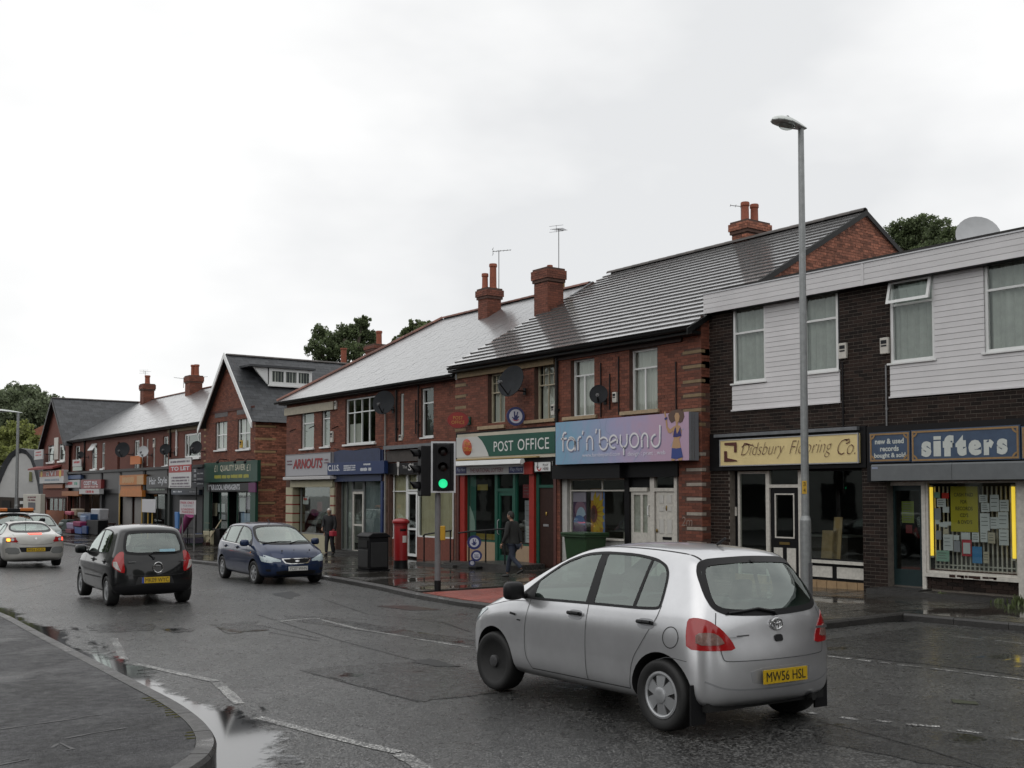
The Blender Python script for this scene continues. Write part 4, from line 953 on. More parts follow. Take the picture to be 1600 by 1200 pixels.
LT(t, [('s', (1440.5,1456,689.5,714), dict(bold=.075)), ('\u0131', (1459.5,1471,689,713), dict(bold=.13)), ('f', (1474,1491,680,713), dict(bold=.10)), ('t', (1494,1511,679.5,712.5), dict(bold=.10)), ('e', (1514,1535,687,711.5), dict(bold=.075)), ('r', (1538,1554,686.5,711), dict(bold=.10)), ('s', (1558.5,1575.5,685,710), dict(bold=.075))], lt, XS-.001)
mb = MB(); a, b, c, d = RC(1459.5,1471,681.5,687,XS-.006); mb.box(XS-.006, XS-.004, a, b, c, d); mb.bd('letter_dot', lt, t)
rc = (RC(1597,1700,664,718,XS)[0], yG(1597,XS), *RC(1597,1640,665,717,XS)[2:]); t = SG('shop_sign', 'cut off end of another faded blue sign at the right edge', 'shop sign', rc, XS, blu, backX=XG-.05); gold_border(t, rc, XS)
XB = XG-.28; t = TH('shutter_box', 'grey metal roller shutter box running below the blue record shop signs', 'shutter', (XB, 11, SZ), )
ys_ = yG(1361,XB); ym = yG(1487,XB)
for a, b in ((ym+.004, ys_), (GY0, ym-.004)):
 mb = MB(); z0_, z1_ = zG(1480,750,XB), zG(1480,723,XB); mb.prism([(XB,a,z0_),(XG-.02,a,z0_),(XG-.02,a,z1_),(XB+.03,a,z1_),(XB,a,z1_-.03)], (0,b-a,0)); o = mb.bd('housing', M('grey_shutter_steel', (.12,.13,.135), .5, noise=.15, nscale=5), t); FN(o)
a, b, c, d = RC(1362.5,1371.5,729.5,733,XB); mb = MB(); mb.box(XB-.003, XB, a, b, c, d); mb.bd('maker_plate', M('pale_blue_plate', (.22,.25,.33), .5), t)
AB(1319, 548.5, XG, 'white alarm box on the dark bricks right of the second upper window', .19, .33); AB(1384, 540.5, XG, 'white alarm box on the dark bricks left of the open upper window', .19, .33)
def weed(px, py, h, n, lb):
 p = onG(px, py, True); t = TH('weed', lb, 'weed', p, grp='weeds along the shop step'); mb = MB()
 for k in range(n):
  a = rng.uniform(0, 6.28); l_ = h*rng.uniform(.4, 1); q = p+Vector((rng.normal(0,.03), rng.normal(0,.05), 0)); tip = q+Vector((math.cos(a)*l_*.5, math.sin(a)*l_*.5, l_)); w = Vector((-math.sin(a), math.cos(a), 0))*.012
  md = (q+tip)/2+Vector((0,0,.04*h)); mb.add([q-w, q+w, md+w*1.4, md-w*1.4, tip], [(0,1,2,3),(3,2,4)])
 mb.bd('leaf_blades', leafs[1], t)
weed(1474, 934, .13, 22, 'small weed growing at the step below the middle of the lit window'); weed(1560, 943, .12, 30, 'low weed at the step near the right edge'); weed(1592, 946, .22, 50, 'tallest green weed at the right edge by the cream jamb'); weed(1578, 951, .1, 24, 'flat weed in front of the tallest one')
t = SD(1527, 372, 22.5, 0.48, 'big pale grey dish standing on the flat roof above the record shop', mat=dish_l, aim=(-.62,-.62,.40), reach=.5, grp=None, arm=False)
y, z = onX(1527, 372, 22.5); mb = MB(); mb.cyl((22.75, y+.05, z-.3), (22.85, y+.05, zb1-.1), .04, n=8); mb.bd('mast', galv_d, t)
# red brick terrace with the post office and the print shop
XA = 18.72; a_ = front(XA); YA1 = yx(712, XA)
A = TH('shop_building', 'red brick terrace with a ribbed dark roof above the post office and print shop', 'building', (XA, 23, pvz(23)))
zA = lambda px, py, X=XA: onX(px, py, X)[1]
XEA = XA-.36; ZEA = zA(1095,507,XEA); XRA, ZRA = 25.1, 9.66; YAL = 28.55
zw = ZEA-.12
wA = [RC(762,789,583,661,XA), RC(835,867,567,656,XA), RC(892,929,560,651,XA), RC(984,1028,544,644,XA)]
zsA = zA(870,724); zsB = zA(970,742)
sPO = (yx(868,XA), yx(713,XA), pvz(25)-.3, zA(790,738)); sFB = (yx(1060,XA), yx(875,XA), pvz(21)-.3, zA(970,745))
opA = wA+[sPO, sFB]
wall(A, a_, YA0, YA1, pvz(23)-.4, ZEA+.05, opA, mrr, reveal=.26)
bl = lay(YA0, YA1, pvz(20)-.02, ZEA, opA)
qz = [zA(1082,y) for y in (550,573,596,618,641,664,710,734,757,780,803,826,849)]; qy0, qy1 = YA0, yx(1068,XA)
ql = [zA(719,y) for y in (602,619.5,637,655,672)]; lq0, lq1 = yx(728,XA), yx(711,XA)
def inq(b):
 zc = (b[2]+b[3])/2; yc = (b[0]+b[1])/2
 return (yc < qy1 and any(abs(zc-z) < .075 for z in qz)) or (lq0 < yc < lq1 and any(abs(zc-z) < .07 for z in ql))
PBk(A, a_, [b for b in bl if not inq(b)], brr, 300)
for z in qz:
 w_ = z < 3.2; mb = MB(); fbox(mb, a_, qy0-.002, qy1-(.1 if w_ else 0), z-.038, z+.038, -.14, .006); mb.bd('quoin_stone', stone_w if w_ else stone, A, bevel=.006)
for z in ql:
 mb = MB(); fbox(mb, a_, lq0, lq1, z-.045, z+.045, -.05, .006); mb.bd('quoin_stone', stone, A, bevel=.006)
sA = sidew(YA0); wall(A, sA, XA, XG+.3, pvz(18)-.3, ZEA+.3, [], mrr, name='return_wall')
PBk(A, sA, [b for b in lay(XA, XG+.3, pvz(18), ZEA+.3, []) if not any(abs((b[2]+b[3])/2-z) < .075 for z in qz)], brr, 0, sfn='return_brickwork')
slp = (ZRA-ZEA)/(XRA-XEA)
def gx(z): h = (ZRA-z-.06)/slp; return (max(XA, XRA-h), XRA+min(h, 7.2))
mb = MB(); mb.poly([sA.p(XA,ZEA,-.006), sA.p(XRA+7.2,ZRA-7.2*slp,-.006), sA.p(XRA,ZRA-.05,-.006)]); mb.poly([sA.p(XA,ZEA,-.006), sA.p(XA,4.5,-.006), sA.p(XRA+7.2,4.5,-.006), sA.p(XRA+7.2,ZRA-7.2*slp,-.006)]); gw = mb.bd('gable_wall', mrr, A)
PBk(A, sA, lay(XA, XRA+7.2, 6.0, ZRA-.1, [], iv=gx), brd, 0, sfn='gable_brickwork', var=.004)
shell(A, XA, XRA+6.5, YA0+.05, YA1, -.5, ZEA, floors=(3.3,))
sv = Vector((XRA-XEA, 0, ZRA-ZEA)); slen = sv.length; sv.normalize(); nv_ = Vector((-sv.z, 0, sv.x))
tiles(A, (XEA, YA0-.03, ZEA), (0,1,0), sv, nv_, YAL-YA0+.03, slen, .335, .33, .047, tile_m, nind=300, jit=.0012, stag=True, gap=.0015)
ridge(A, (XRA, YA0-.03, ZRA+.03), (XRA, YAL, ZRA+.03), ridge_d, r=.12, l=.42, lift=.0)
mb = MB(); mb.quad((XRA,YA0,ZRA-.01),(XRA+7.3,YA0,ZRA-7.3*slp),(XRA+7.3,YAL,ZRA-7.3*slp),(XRA,YAL,ZRA-.01)); mb.bd('rear_roof', tile_m, A)
mb = MB()
for s_ in (-1, 1):
 L_ = 6.9 if s_ < 0 else 7.3; p0 = Vector((XRA, YA0-.045, ZRA+.0)); p1 = p0+Vector((s_*L_, 0, -L_*slp)); mb.prism([p0+Vector((0,0,.03)), p1+Vector((0,0,.03)), p1-Vector((0,0,.12)), p0-Vector((0,0,.12))], (0,-.03,0))
o = mb.bd('verge_board', gu_, A); FN(o)
mb = MB(); mb.quad((XRA-3, YAL+.01, ZRA-3*slp), (XRA, YAL+.01, ZRA-.0), (XRA+3, YAL+.01, ZRA-3*slp), (XRA, YAL+.01, ZRA-3*slp-.6)); o = mb.bd('party_wall', lead, A)
gutter(A, XEA-.03, YA0-.05, yx(868,XEA), ZEA-.02, .075); gutter(A, XEA-.03, yx(868,XEA)+.02, YAL-.1, ZEA-.03, .065)
PB('soffit', a_, [(YA0, YA1, ZEA-.16, ZEA-.08, .0, .30)], gu_, A); PB('soffit_board', a_, [(YA0+.6, yx(872,XA), ZEA-.26, ZEA-.16, .0, .06)], wood_d, A)
PB('stone_frieze', a_, [(yx(868,XA), YA1-.05, zA(790,581), zA(790,571), .0, .07)], stone, A, bevel=.01)
pipe(A, XA-.06, yx(872.5,XA), zA(872,665), ZEA-.15, .045, hopper=True)
sash = M('cream_sash_paint', (.42,.37,.27), .5, noise=.2, nscale=12)
for k, w in enumerate(wA[:2]):
 bars = [(x, x, .63, 1, .018) for x in (.25, .5, .75)]+[(0, 1, .81, .81, .018), (.52, .52, 0, .6, .025)]
 WN(A, a_, *w, d=-.16, fw=.05, trans=(.62,), mat=sash, cur=crt, sbb=bars, cov=(.05,.95,.0,1), curd=.1)
WN(A, a_, *wA[2], d=-.14, fw=.055, trans=(.72,), mat=white, cur=crt, sbb=[(.56,.56,0,.72,.05)], curd=.12)
WN(A, a_, *wA[3], d=-.14, fw=.055, trans=(.70,), mat=white, cur=crt, sbb=[(.56,.56,0,.70,.05)], curd=.12)
for x0, x1, y0_, y1_ in ((748,790,670.5,665),(821,868.5,660.5,655.5),(881,934,655.5,650),(971,1031,647,641)):
 r_ = RC(x0,x1,y1_,y0_,XA); PB('window_sill', a_, [(r_[0], r_[1], r_[2], r_[3], -.1, .07)], sill_st, A, bevel=.008)
for px, y0_, y1_ in ((940,567,652),(954,584,640),(968,557,648),(1058,565,640)):
 mb = MB(); y = yx(px, XA); z0_, z1_ = zA(px, y1_), zA(px, y0_); mb.cyl((XA-.02,y,z0_),(XA-.02,y,z1_), .018, n=8); mb.bd('cable_pipe', mbk, A, smo=True)
# post office front
r = XA+.14; f2 = front(r); pv = pvz(25); zt = sPO[3]
Y = lambda px: yx(px, r); Z = lambda px, py: zA(px, py, r)
PB('pilaster', f2, [(Y(722), YA1-.02, pv-.1, zt, -.05, .13)], M('maroon_glazed_brick', (.085,.028,.022), .5, noise=.3, nscale=7), A)
PB('door_post', f2, [(Y(730), Y(723), pv-.1, zt, -.05, .10)], red_po, A); PB('door_post', f2, [(Y(838.5), Y(831), pv-.1, zt, -.05, .10)], red_po, A)
zsl = Z(765, 847)
WN(A, f2, Y(775), Y(731), zsl, zt, d=.0, fw=.05, mat=green_po, gl=sg_, name='shop_window')
mb = MB(); a, b, c, d = Y(742.5), Y(731.5), zsl+.03, zt-.05; fbox(mb, f2, a, b, c, d, -.04, -.03); mb.bd('window_vinyl', M('vinyl_green', (.02,.11,.085), .5), A)
mb = MB(); pts = [(731.8,787),(735,792),(739,802),(742,815),(742.3,830),(731.8,830)]; mb.poly([Vector((r+.0295, *onX(p[0],p[1],r+.0295))) for p in pts]); mb.bd('window_vinyl', M('vinyl_pale_green', (.33,.45,.40), .5), A)
PB('stall_riser', f2, [(Y(775), Y(731), pv-.1, zsl, -.05, .03)], M('buff_wall_tile', (.36,.26,.17), .45, noise=.12, nscale=6), A)
zd = Z(790, 768); dy0, dy1 = Y(804), Y(778)
dfr = PB('door_frame', f2, [(Y(807), Y(803), pv-.05, zt, -.05, .04), (Y(779), Y(775), pv-.05, zt, -.05, .04), (dy0, dy1, zd, zd+.09, -.05, .035)], green_po, A)
d_ = PB('door', f2, [(dy0+.01, dy0+.12, pv+.05, zd, -.05, 0), (dy1-.12, dy1-.01, pv+.05, zd, -.05, 0), (dy0+.12, dy1-.12, zd-.12, zd, -.05, -.002), (dy0+.12, dy1-.12, pv+.05, pv+.3, -.05, -.002)], green_po, A); d_['_w'] = A['_w']
mb = MB(); mb.quad(f2.p(dy1-.12,pv+.3,-.03), f2.p(dy0+.12,pv+.3,-.03), f2.p(dy0+.12,zd-.12,-.03), f2.p(dy1-.12,zd-.12,-.03)); mb.bd('pane', sg_, d_)
mb = MB(); mb.tube([f2.p(dy1-.06,pv+.9,.0), f2.p(dy1-.06,pv+.95,.06), f2.p(dy1-.06,pv+1.3,.06), f2.p(dy1-.06,pv+1.35,.0)], .014); mb.bd('handle', silver, d_, smo=True)
mb = MB(); mb.quad(f2.p(dy1,zd+.09,-.03), f2.p(dy0,zd+.09,-.03), f2.p(dy0,zt,-.03), f2.p(dy1,zt,-.03)); mb.bd('pane', sg_, A)
zsl2 = Z(819, 853); WN(A, f2, Y(831), Y(807), zsl2, zt, d=.0, fw=.045, mat=green_po, gl=sg_, name='shop_window')
PB('stall_riser', f2, [(Y(831), Y(807), pv-.1, zsl2, -.05, .03)], MAT['buff_wall_tile'], A)
PPR('poster', 'tall pale poster column at the right of the post office window', 820, 830, 782, 848, r+.04, gp, 'posters in the post office window', lines=7); PPR('poster', 'red poster at the top of the post office side window', 817, 829, 757, 778, r+.04, M('dull_red_poster', (.20,.03,.04), .7), 'posters in the post office window', lines=3)
PPR('poster', 'white poster low in the post office side window', 822, 830, 822, 848, r+.036, wp, 'posters in the post office window', lines=4); PPR('poster', 'dark yellow notice high inside the post office window', 746, 762, 757, 766, r+.05, M('ochre_paper', (.25,.19,.03), .7), 'posters in the post office window')
PPR('poster', 'yellow strip along the bottom of the post office window', 744, 775, 834, 843, r+.05, M('ochre_strip', (.24,.17,.02), .7), 'posters in the post office window')
d2 = PB('door', f2, [(Y(866), Y(843), pv+.05, Z(854,762), -.06, -.01)], wood_d, A); d2['_w'] = A['_w']
PB('letter_box', f2, [(Y(857), Y(849), Z(853,822.5), Z(853,819), -.01, .006)], silver, d2); mb = MB(); mb.sphere(f2.p(Y(853.5), Z(853,803), .005), .045, (.3,.7,1.3)); mb.bd('knocker', M('brass_knocker', (.45,.30,.08), .3, metal=.9), d2, smo=True)
PB('door_frame', f2, [(Y(843), Y(839), pv-.05, zt, -.05, .03), (Y(868.5), Y(866), pv-.05, zt, -.05, .03), (Y(866), Y(843), Z(854,762), Z(854,757.5), -.05, .03)], green_po, A)
mb = MB(); z0_ = Z(854,757.5); mb.quad(f2.p(Y(843),z0_,-.02), f2.p(Y(866),z0_,-.02), f2.p(Y(866),zt,-.02), f2.p(Y(843),zt,-.02)); mb.bd('pane', sg_, A)
mb = MB(); mb.box(r+.02, r+4.5, sPO[0]-.2, sPO[1]+.2, pv+.01, pv+.05); mb.bd('shop_floor', rf_, A)
mb = MB(); mb.box(r+3.0, r+3.05, sPO[0], sPO[1], pv, 3.2); mb.bd('shop_back_wall', warmroom, A)
t = TH('sales_counter', 'dark counter seen inside the post office behind the main window', 'counter', (r+1.6, Y(752), pv+.05)); mb = MB(); mb.box(r+1.4, r+1.9, Y(773), Y(735), pv+.05, pv+1.1); mb.bd('cabinet', wood_d, t); mb = MB(); mb.box(r+1.35, r+1.95, Y(774), Y(734), pv+1.1, pv+1.14); mb.bd('worktop', rf_, t)
PB('sign_backing', a_, [(yx(868,XA)+.01, YA1-.03, zA(790,740), zA(790,671), -.1, .02)], mbk, A)
XP_ = XA-.09
quad = lambda pts, X: [Vector((X, *onX(p[0], p[1], X))) for p in pts]
t = TH('shop_sign', 'cream and dark green fascia sign with white capital lettering above the post office', 'shop sign', (XP_, yx(790,XP_), zA(790,712,XP_)))
mb = MB(); mb.box(XP_, XA-.02, yx(867.5,XP_), yx(714,XP_), zA(790,717,XP_), zA(790,673.5,XP_)); mb.bd('board', cream_p, t, bevel=.006)
mb = MB(); mb.prism(quad([(746,681.5),(867,673.8),(867,708),(764,713),(762,707),(758,698),(753,689)], XP_-.018), (.016,0,0)); o = mb.bd('green_panel', green_po, t); FN(o)
mb = MB(); mb.prism(quad([(713,684),(746,682),(753,689),(758,698),(762,707),(763.5,713),(713,715.5)], XP_-.014), (.012,0,0)); o = mb.bd('white_panel', M('grey_white_panel', (.50,.50,.48), .5), t); FN(o)
LT(t, [('POST', (771.5,802,689,705), dict(space=1.05, bold=.004)), ('OFFICE', (809,858,684.5,702.5), dict(space=1.05, bold=.004))], M('white_sign_lettering', (.62,.63,.61), .5), XP_-.019)
y, z = onX(730.5, 698.8, XP_); mb = MB(); mb.lathe([(.0,.075),(.12,.07),(.23,.05),(.275,.02),(.28,0)][::-1], (XP_-.012, y, z), (-1,0,0), n=28, sx=.98, sy=.84); mb.bd('oval_badge', M('orange_red_badge', (.40,.055,.025), .4), t, smo=True)
LT(t, [('Post', (726,735,689,696), {}), ('Office', (724.5,737,698,705), {})], M('gold_badge_lettering', (.55,.28,.04), .5), XP_-.088)
XW = XA-.42; t = TH('awning', 'white rolled-up awning cassette above the post office window', 'awning', (XW, yx(765,XW), zA(765,725,XW)))
mb = MB(); a, b = yx(812,XW), yx(700,XW); z = zA(760,722.5,XW); mb.prism([(XW,a,z-.07),(XW+.1,a,z-.1),(XW+.2,a,z-.02),(XW+.16,a,z+.07),(XW+.03,a,z+.07)], (0,b-a,0)); o = mb.bd('cassette', white, t, bevel=.01); FN(o)
mb = MB(); mb.box(XW+.18, XA, a+.4, a+.46, z-.04, z+.04); mb.box(XW+.18, XA, b-.46, b-.4, z-.04, z+.04); mb.bd('bracket', galv_d, t)
mb = MB(); mb.box(XW+.22, XW+.32, a-.5, b, z+.10, z+.14); mb.bd('rail', M('ochre_rail', (.35,.25,.1), .5), t)
XL = XA-.05; rc = RC(712,819,727,741,XL); t = SG('shop_sign', 'grey lottery strip sign with dark blue ends under the post office awning', 'shop sign', rc, XL, M('grey_sign_strip', (.34,.33,.33), .5), edge=(silver,.015))
nav = M('navy_sign_panel', (.02,.025,.09), .45)
mb = MB()
for x0, x1 in ((712.5,728.5),(795,817.5)): a, b, c, d = RC(x0,x1,729,740,XL-.006); mb.box(XL-.008, XL-.001, a, b, c, d)
mb.bd('blue_panel', nav, t)
LT(t, [('THE NATIONAL LOTTERY', (734,787,731.2,738), dict(bold=.01))], M('mauve_lettering', (.16,.05,.06), .6), XL-.003); LT(t, [('Play Here', (714,727,731.5,738), dict(shear=.2)), ('Play Here', (797,816,730,737), dict(shear=.2))], M('pale_blue_lettering', (.45,.48,.6), .6), XL-.009)
PB('red_fascia', a_, [(yx(834.5,XA), yx(819.5,XA), zA(827,741), zA(827,721.5), -.02, .055)], red_po, A)
rc = RC(835,861,721,737,XL-.03); t = SG('shop_sign', 'small white play here sign with a red mark right of the red panel', 'shop sign', rc, XL-.03, white, edge=(gu_,.012))
LT(t, [('PLAY', (848.5,857,724.5,728.5), dict(bold=.015)), ('HERE', (848.5,857,730,734.5), dict(bold=.015))], M('dark_sign_print', (.05,.03,.03), .6), XL-.031)
mb = MB(); y, z = onX(842.5, 730, XL-.031); RB(mb, arc(0,0,.09,.09,190,350), .035, (XL-.031,y,z), UF, VF); mb.bd('red_mark', M('sign_red', (.5,.03,.03), .5), t)
mb = MB(); y, z = onX(840, 727.5, XL-.031); RB(mb, [(0,-.08),(.01,.1)], .03, (XL-.031,y,z), UF, VF); RB(mb, [(-.05,-.02),(0,-.08),(.06,-.03)], .02, (XL-.031,y,z), UF, VF); mb.bd('dark_mark', MAT['dark_sign_print'], t)
def roundel(name, label, px, py, X, rx, rz, face, rim, yaw=0., dx=.0):
 y, z = onX(px, py, X); t = TH(name, label, 'projecting sign', (X, y, z)); n = Vector((-math.sin(yaw), -math.cos(yaw), 0)).normalized(); u = Vector((0,0,1)).cross(n)*-1
 u = n.cross(Vector((0,0,1)))*-1; mb = MB(); k = 30; c = Vector((X,y,z)); V = []
 for s_ in (.04, -.04):
  for i in range(k): q = 2*math.pi*i/k; V.append(c+u*(rx*math.cos(q))+Vector((0,0,rz*math.sin(q)))+n*s_)
 mb.add(V, [tuple(range(k)), tuple(range(2*k-1, k-1, -1))]+[(i, i+k, (i+1) % k+k, (i+1) % k) for i in range(k)]); o = mb.bd('disc', rim, t); FN(o)
 u2 = Vector((0,0,1)).cross(n);
 return t, c, u2, n
t, c, u2, n = roundel('projecting_sign', 'red oval post office sign projecting from the wall above the green shop sign', 715.5, 656.5, XA-.42, .33, .25, None, M('dark_red_oval', (.23,.02,.018), .35), yaw=.5)
mb = MB(); disc(mb, c+n*.042, u2, VF, .30, .222, lift=.0); mb.bd('face', M('oval_face_red', (.27,.022,.018), .35), t)
mb = MB(); text(mb, 'POST', c+n*.046+Vector((0,0,.07)), u2, VF, .30, .105, lift=0); text(mb, 'OFFICE', c+n*.046-Vector((0,0,.07)), u2, VF, .40, .105, lift=0); mb.bd('lettering', M('gold_oval_lettering', (.45,.25,.05), .5), t)
mb = MB(); mb.box(XA-.12, XA, c.y-.04, c.y+.04, c.z-.02, c.z+.02); mb.tube([c-n*.0, Vector((XA, c.y, c.z))], .02); mb.box(XA-.05, XA-.0, c.y-.09, c.y+.09, c.z-.12, c.z+.12); mb.bd('bracket', green_po, t)
t, c, u2, n = roundel('projecting_sign', 'round blue and white lottery sign on the brick wall below the large dark dish', 805.5, 650.5, XA-.26, .26, .27, None, M('navy_rim', (.022,.028,.12), .35), yaw=.45)
lot_w = M('lottery_white', (.50,.50,.56), .4)
def crossed(mb, c, u2, s):
 for pts, w_ in (([(0,-.1),(.0,.02)], .09), ([(-.03,.0),(-.035,.12)], .035), ([(.02,.0),(.05,.11)], .03), ([(-.03,-.08),(-.09,-.02)], .03), ([(.03,-.06),(.08,-.0)], .03)): RB(mb, [(p[0]*s, p[1]*s) for p in pts], w_*s, c, u2, VF, lift=.0)
mb = MB(); disc(mb, c+n*.042, u2, VF, .19, .20, lift=0); mb.bd('face', lot_w, t); mb = MB(); crossed(mb, c+n*.046, u2, 1.15); mb.bd('hand_emblem', MAT['navy_rim'], t)
mb = MB(); RB(mb, arc(0,-.02,.11,.11,215,325), .02, c+n*.047, u2, VF, lift=0); mb.bd('red_smile', M('lottery_red', (.45,.04,.05), .5), t)
mb = MB(); mb.tube([c, (XA, c.y+.03, c.z)], .02); mb.bd('bracket', mbk, t)
SD(801, 597, XA-.5, .44, 'large dark grey dish over the left post office window', aim=(-.90,-.25,.30), reach=.48, arm_mat=mbk); SD(935.5, 617, XA-.3, .24, 'small dark grey dish between the two windows over the blue-pink sign', aim=(-.7,-.65,.3), reach=.3)
AB(866, 640.5, XA, 'pale oval-edged alarm box beside the drainpipe above the post office', .16, .30, ow_); AB(962.5, 621, XA, 'cream alarm box between the small dish and the right upper window', .15, .27)
# print shop front
r = XA+.12; f2 = front(r); zt = sFB[3]; pv = pvz(21)
PB('fascia_board', a_, [(sFB[0]-.02, sFB[1]+.06, zt-.02, zA(970,720), -.05, .05)], black, A)
PB('shutter_box', a_, [(yx(978,XA), yx(872,XA), zA(920,748), zA(920,726), .05, .22)], mbk, A)
zsl = Z(930, 843)
WN(A, f2, Y(978), Y(889), zsl, Z(930,747.5), d=-.04, fw=.05, mat=ow_, gl=sg_, trans=(.80,), mull=(), sbb=[(.42,.42,.8,1,.04)], name='shop_window')
PB('window_jamb', f2, [(Y(888.5), Y(880), pv-.1, zt, -.05, .06)], M('grey_white_render', (.42,.42,.40), .6, noise=.2), A)
PB('stall_riser', f2, [(Y(978), Y(888.5), pv-.1, zsl-.0, -.05, .03)], MAT['grey_white_render'], A)
PB('window_sill', f2, [(Y(978), Y(938), zsl-.0, zsl+.05, .03, .08)], ow_, A)
PB('black_pier', f2, [(Y(985), Y(978), pv-.1, zt, -.05, .06)], black, A); PB('black_pier', f2, [(sFB[1]-.02, Y(876), pv-.1, zt, -.05, .06)], MAT['maroon_glazed_brick'], A)
zd = Z(998, 768); d_ = PB('door', f2, [(Y(989.5), Y(985.5), pv+.04, zd, -.06, -.01), (Y(1003.5), Y(1000), pv+.04, zd, -.06, -.01), (Y(1017), Y(1011), pv+.04, zd, -.06, -.01), (Y(1011), Y(989.5), Z(1000,832), zd-.0, -.06, -.055), (Y(1011), Y(989.5), pv+.04, Z(1000,832), -.06, -.006), (Y(1011), Y(989.5), Z(1000,773), zd, -.06, -.006)], ow_, A); d_['_w'] = A['_w']
mb = MB(); mb.quad(f2.p(Y(989),Z(1000,832),-.03), f2.p(Y(1011),Z(1000,832),-.03), f2.p(Y(1011),zd-.1,-.03), f2.p(Y(989),zd-.1,-.03)); mb.bd('pane', sg_, d_)
mb = MB(); mb.tube([f2.p(Y(1014),Z(1014,806),.0), f2.p(Y(1014),Z(1014,805),.05), f2.p(Y(1014),Z(1014,791),.05), f2.p(Y(1014),Z(1014,790),.0)], .016); mb.bd('handle', white, d_, smo=True)
PB('transom', f2, [(Y(1012), Y(985), zd, zd+.1, -.06, .03)], ow_, A); PB('over_panel', f2, [(Y(1018), Y(985), zd+.1, zt, -.05, -.02)], black, A)
PB('door_frame', f2, [(Y(1024.5), Y(1018), pv-.05, zA(1038,721,r), -.05, .06), (Y(1060), Y(1055.5), pv-.05, zA(1038,721,r), -.05, .06), (Y(1055.5), Y(1024.5), Z(1040,768), Z(1040,762.5), -.05, .055), (Y(1055.5), Y(1024.5), Z(1040,736), zA(1038,721,r), -.05, .055)], ow_, A)
d_ = PB('door', f2, [(Y(1055.3), Y(1026), pv+.04, Z(1040,768.5), -.05, .02)], ow_, A); d_['_w'] = A['_w']
for x0, x1, y0_, y1_ in ((1031,1038.5,773,787),(1043,1051,773,787),(1031,1038.5,791,799.5),(1043,1051,791,799.5),(1031,1038.5,811,834),(1043,1051,811,834)):
 q = [Y(x1), Y(x0), Z(1041,y1_), Z(1041,y0_)]; mb = MB(); fbox(mb, f2, q[0]+.012, q[1]-.012, q[2]+.012, q[3]-.012, .0, .032)
 for s_ in ((q[0]-.006,q[0],q[2],q[3]),(q[1],q[1]+.006,q[2],q[3]),(q[0],q[1],q[2]-.006,q[2]),(q[0],q[1],q[3],q[3]+.006)): fbox(mb, f2, *s_, .0, .026)
 mb.bd('door_panel', M('shaded_white_panel', (.5,.49,.46), .5), d_, bevel=.004)
PB('letter_box', f2, [(Y(1050), Y(1036), Z(1043,843.5), Z(1043,839), 0, .03)], black, d_); mb = MB(); mb.sphere(f2.p(Y(1042.5), Z(1042,794), .03), .05, (.4,.6,1.4)); mb.sphere(f2.p(Y(1028), Z(1028,829), .05), .05, (.5,.6,1.0)); mb.bd('door_furniture', MAT['old_brass'], d_, smo=True)
mb = MB(); mb.quad(f2.p(Y(1024.5),Z(1040,762.5),.0), f2.p(Y(1055.5),Z(1040,762.5),.0), f2.p(Y(1055.5),Z(1040,736),.0), f2.p(Y(1024.5),Z(1040,736),.0)); mb.bd('pane', sg_, A)
mb = MB(); mb.box(r+.02, r+4, sFB[0], sFB[1], pv, pv+.05); mb.bd('shop_floor', rf_, A); mb = MB(); mb.box(r+2.4, r+2.45, sFB[0], sFB[1], pv, 3.2); mb.bd('shop_back_wall', MAT['dark_interior'], A)
def PRT(label, x0, x1, y0, y1, X, base, fields):
 a, b, c, d = RC(x0, x1, y0, y1, X); t = TH('poster', label, 'poster', (X, (a+b)/2, c), grp='big printed posters in the print shop window'); mb = MB(); mb.box(X, X+.004, a, b, c, d); mb.bd('sheet', base, t)
 for nm, mat, kind, prm in fields:
  mb = MB(); w, h = b-a, d-c; o = Vector((X, b, c))
  if kind == 'rect': u0, u1, v0, v1 = prm; P = o+UF*(w*(u0+u1)/2)+VF*(h*(v0+v1)/2); mb.quad(P+UF*(-w*(u1-u0)/2)+VF*(-h*(v1-v0)/2)-Vector((.003,0,0)), P+UF*(w*(u1-u0)/2)+VF*(-h*(v1-v0)/2)-Vector((.003,0,0)), P+UF*(w*(u1-u0)/2)+VF*(h*(v1-v0)/2)-Vector((.003,0,0)), P+UF*(-w*(u1-u0)/2)+VF*(h*(v1-v0)/2)-Vector((.003,0,0)))
  elif kind == 'ell': cu, cv, ru, rv, a0, a1, lf = prm; disc(mb, o+UF*(w*cu)+VF*(h*cv), UF, VF, ru*w, rv*h, lift=lf, a0=a0, a1=a1)
  elif kind == 'petal':
   for k in range(9):
    q = math.radians(-80+20*k); cc = o+UF*(w*(.2+.62*math.cos(q)))+VF*(h*(.45+.36*math.sin(q))); dr = UF*math.cos(q)+VF*math.sin(q); pe = VF*math.cos(q)-UF*math.sin(q); e1 = cc+dr*.2
    if (e1-o).dot(UF) > w: e1 = cc+dr*max(0.02, (w-(cc-o).dot(UF)))
    mb.poly([cc-pe*.07-Vector((.006,0,0)), e1-Vector((.006,0,0)), cc+pe*.07-Vector((.006,0,0)), cc-dr*.22-Vector((.006,0,0))])
  mb.bd(nm, mat, t)
pk = M('print_mauve', (.42,.36,.46), .6); nvp = M('print_dark_navy', (.03,.04,.10), .6); lb_ = M('print_pale_blue', (.42,.52,.68), .6); mb_ = M('print_mid_blue', (.10,.18,.42), .6); org = M('print_orange', (.45,.20,.015), .6); ylw = M('print_yellow', (.55,.36,.02), .6); rdk = M('print_dark_red', (.16,.03,.02), .6); brw = M('print_brown', (.07,.02,.015), .6)
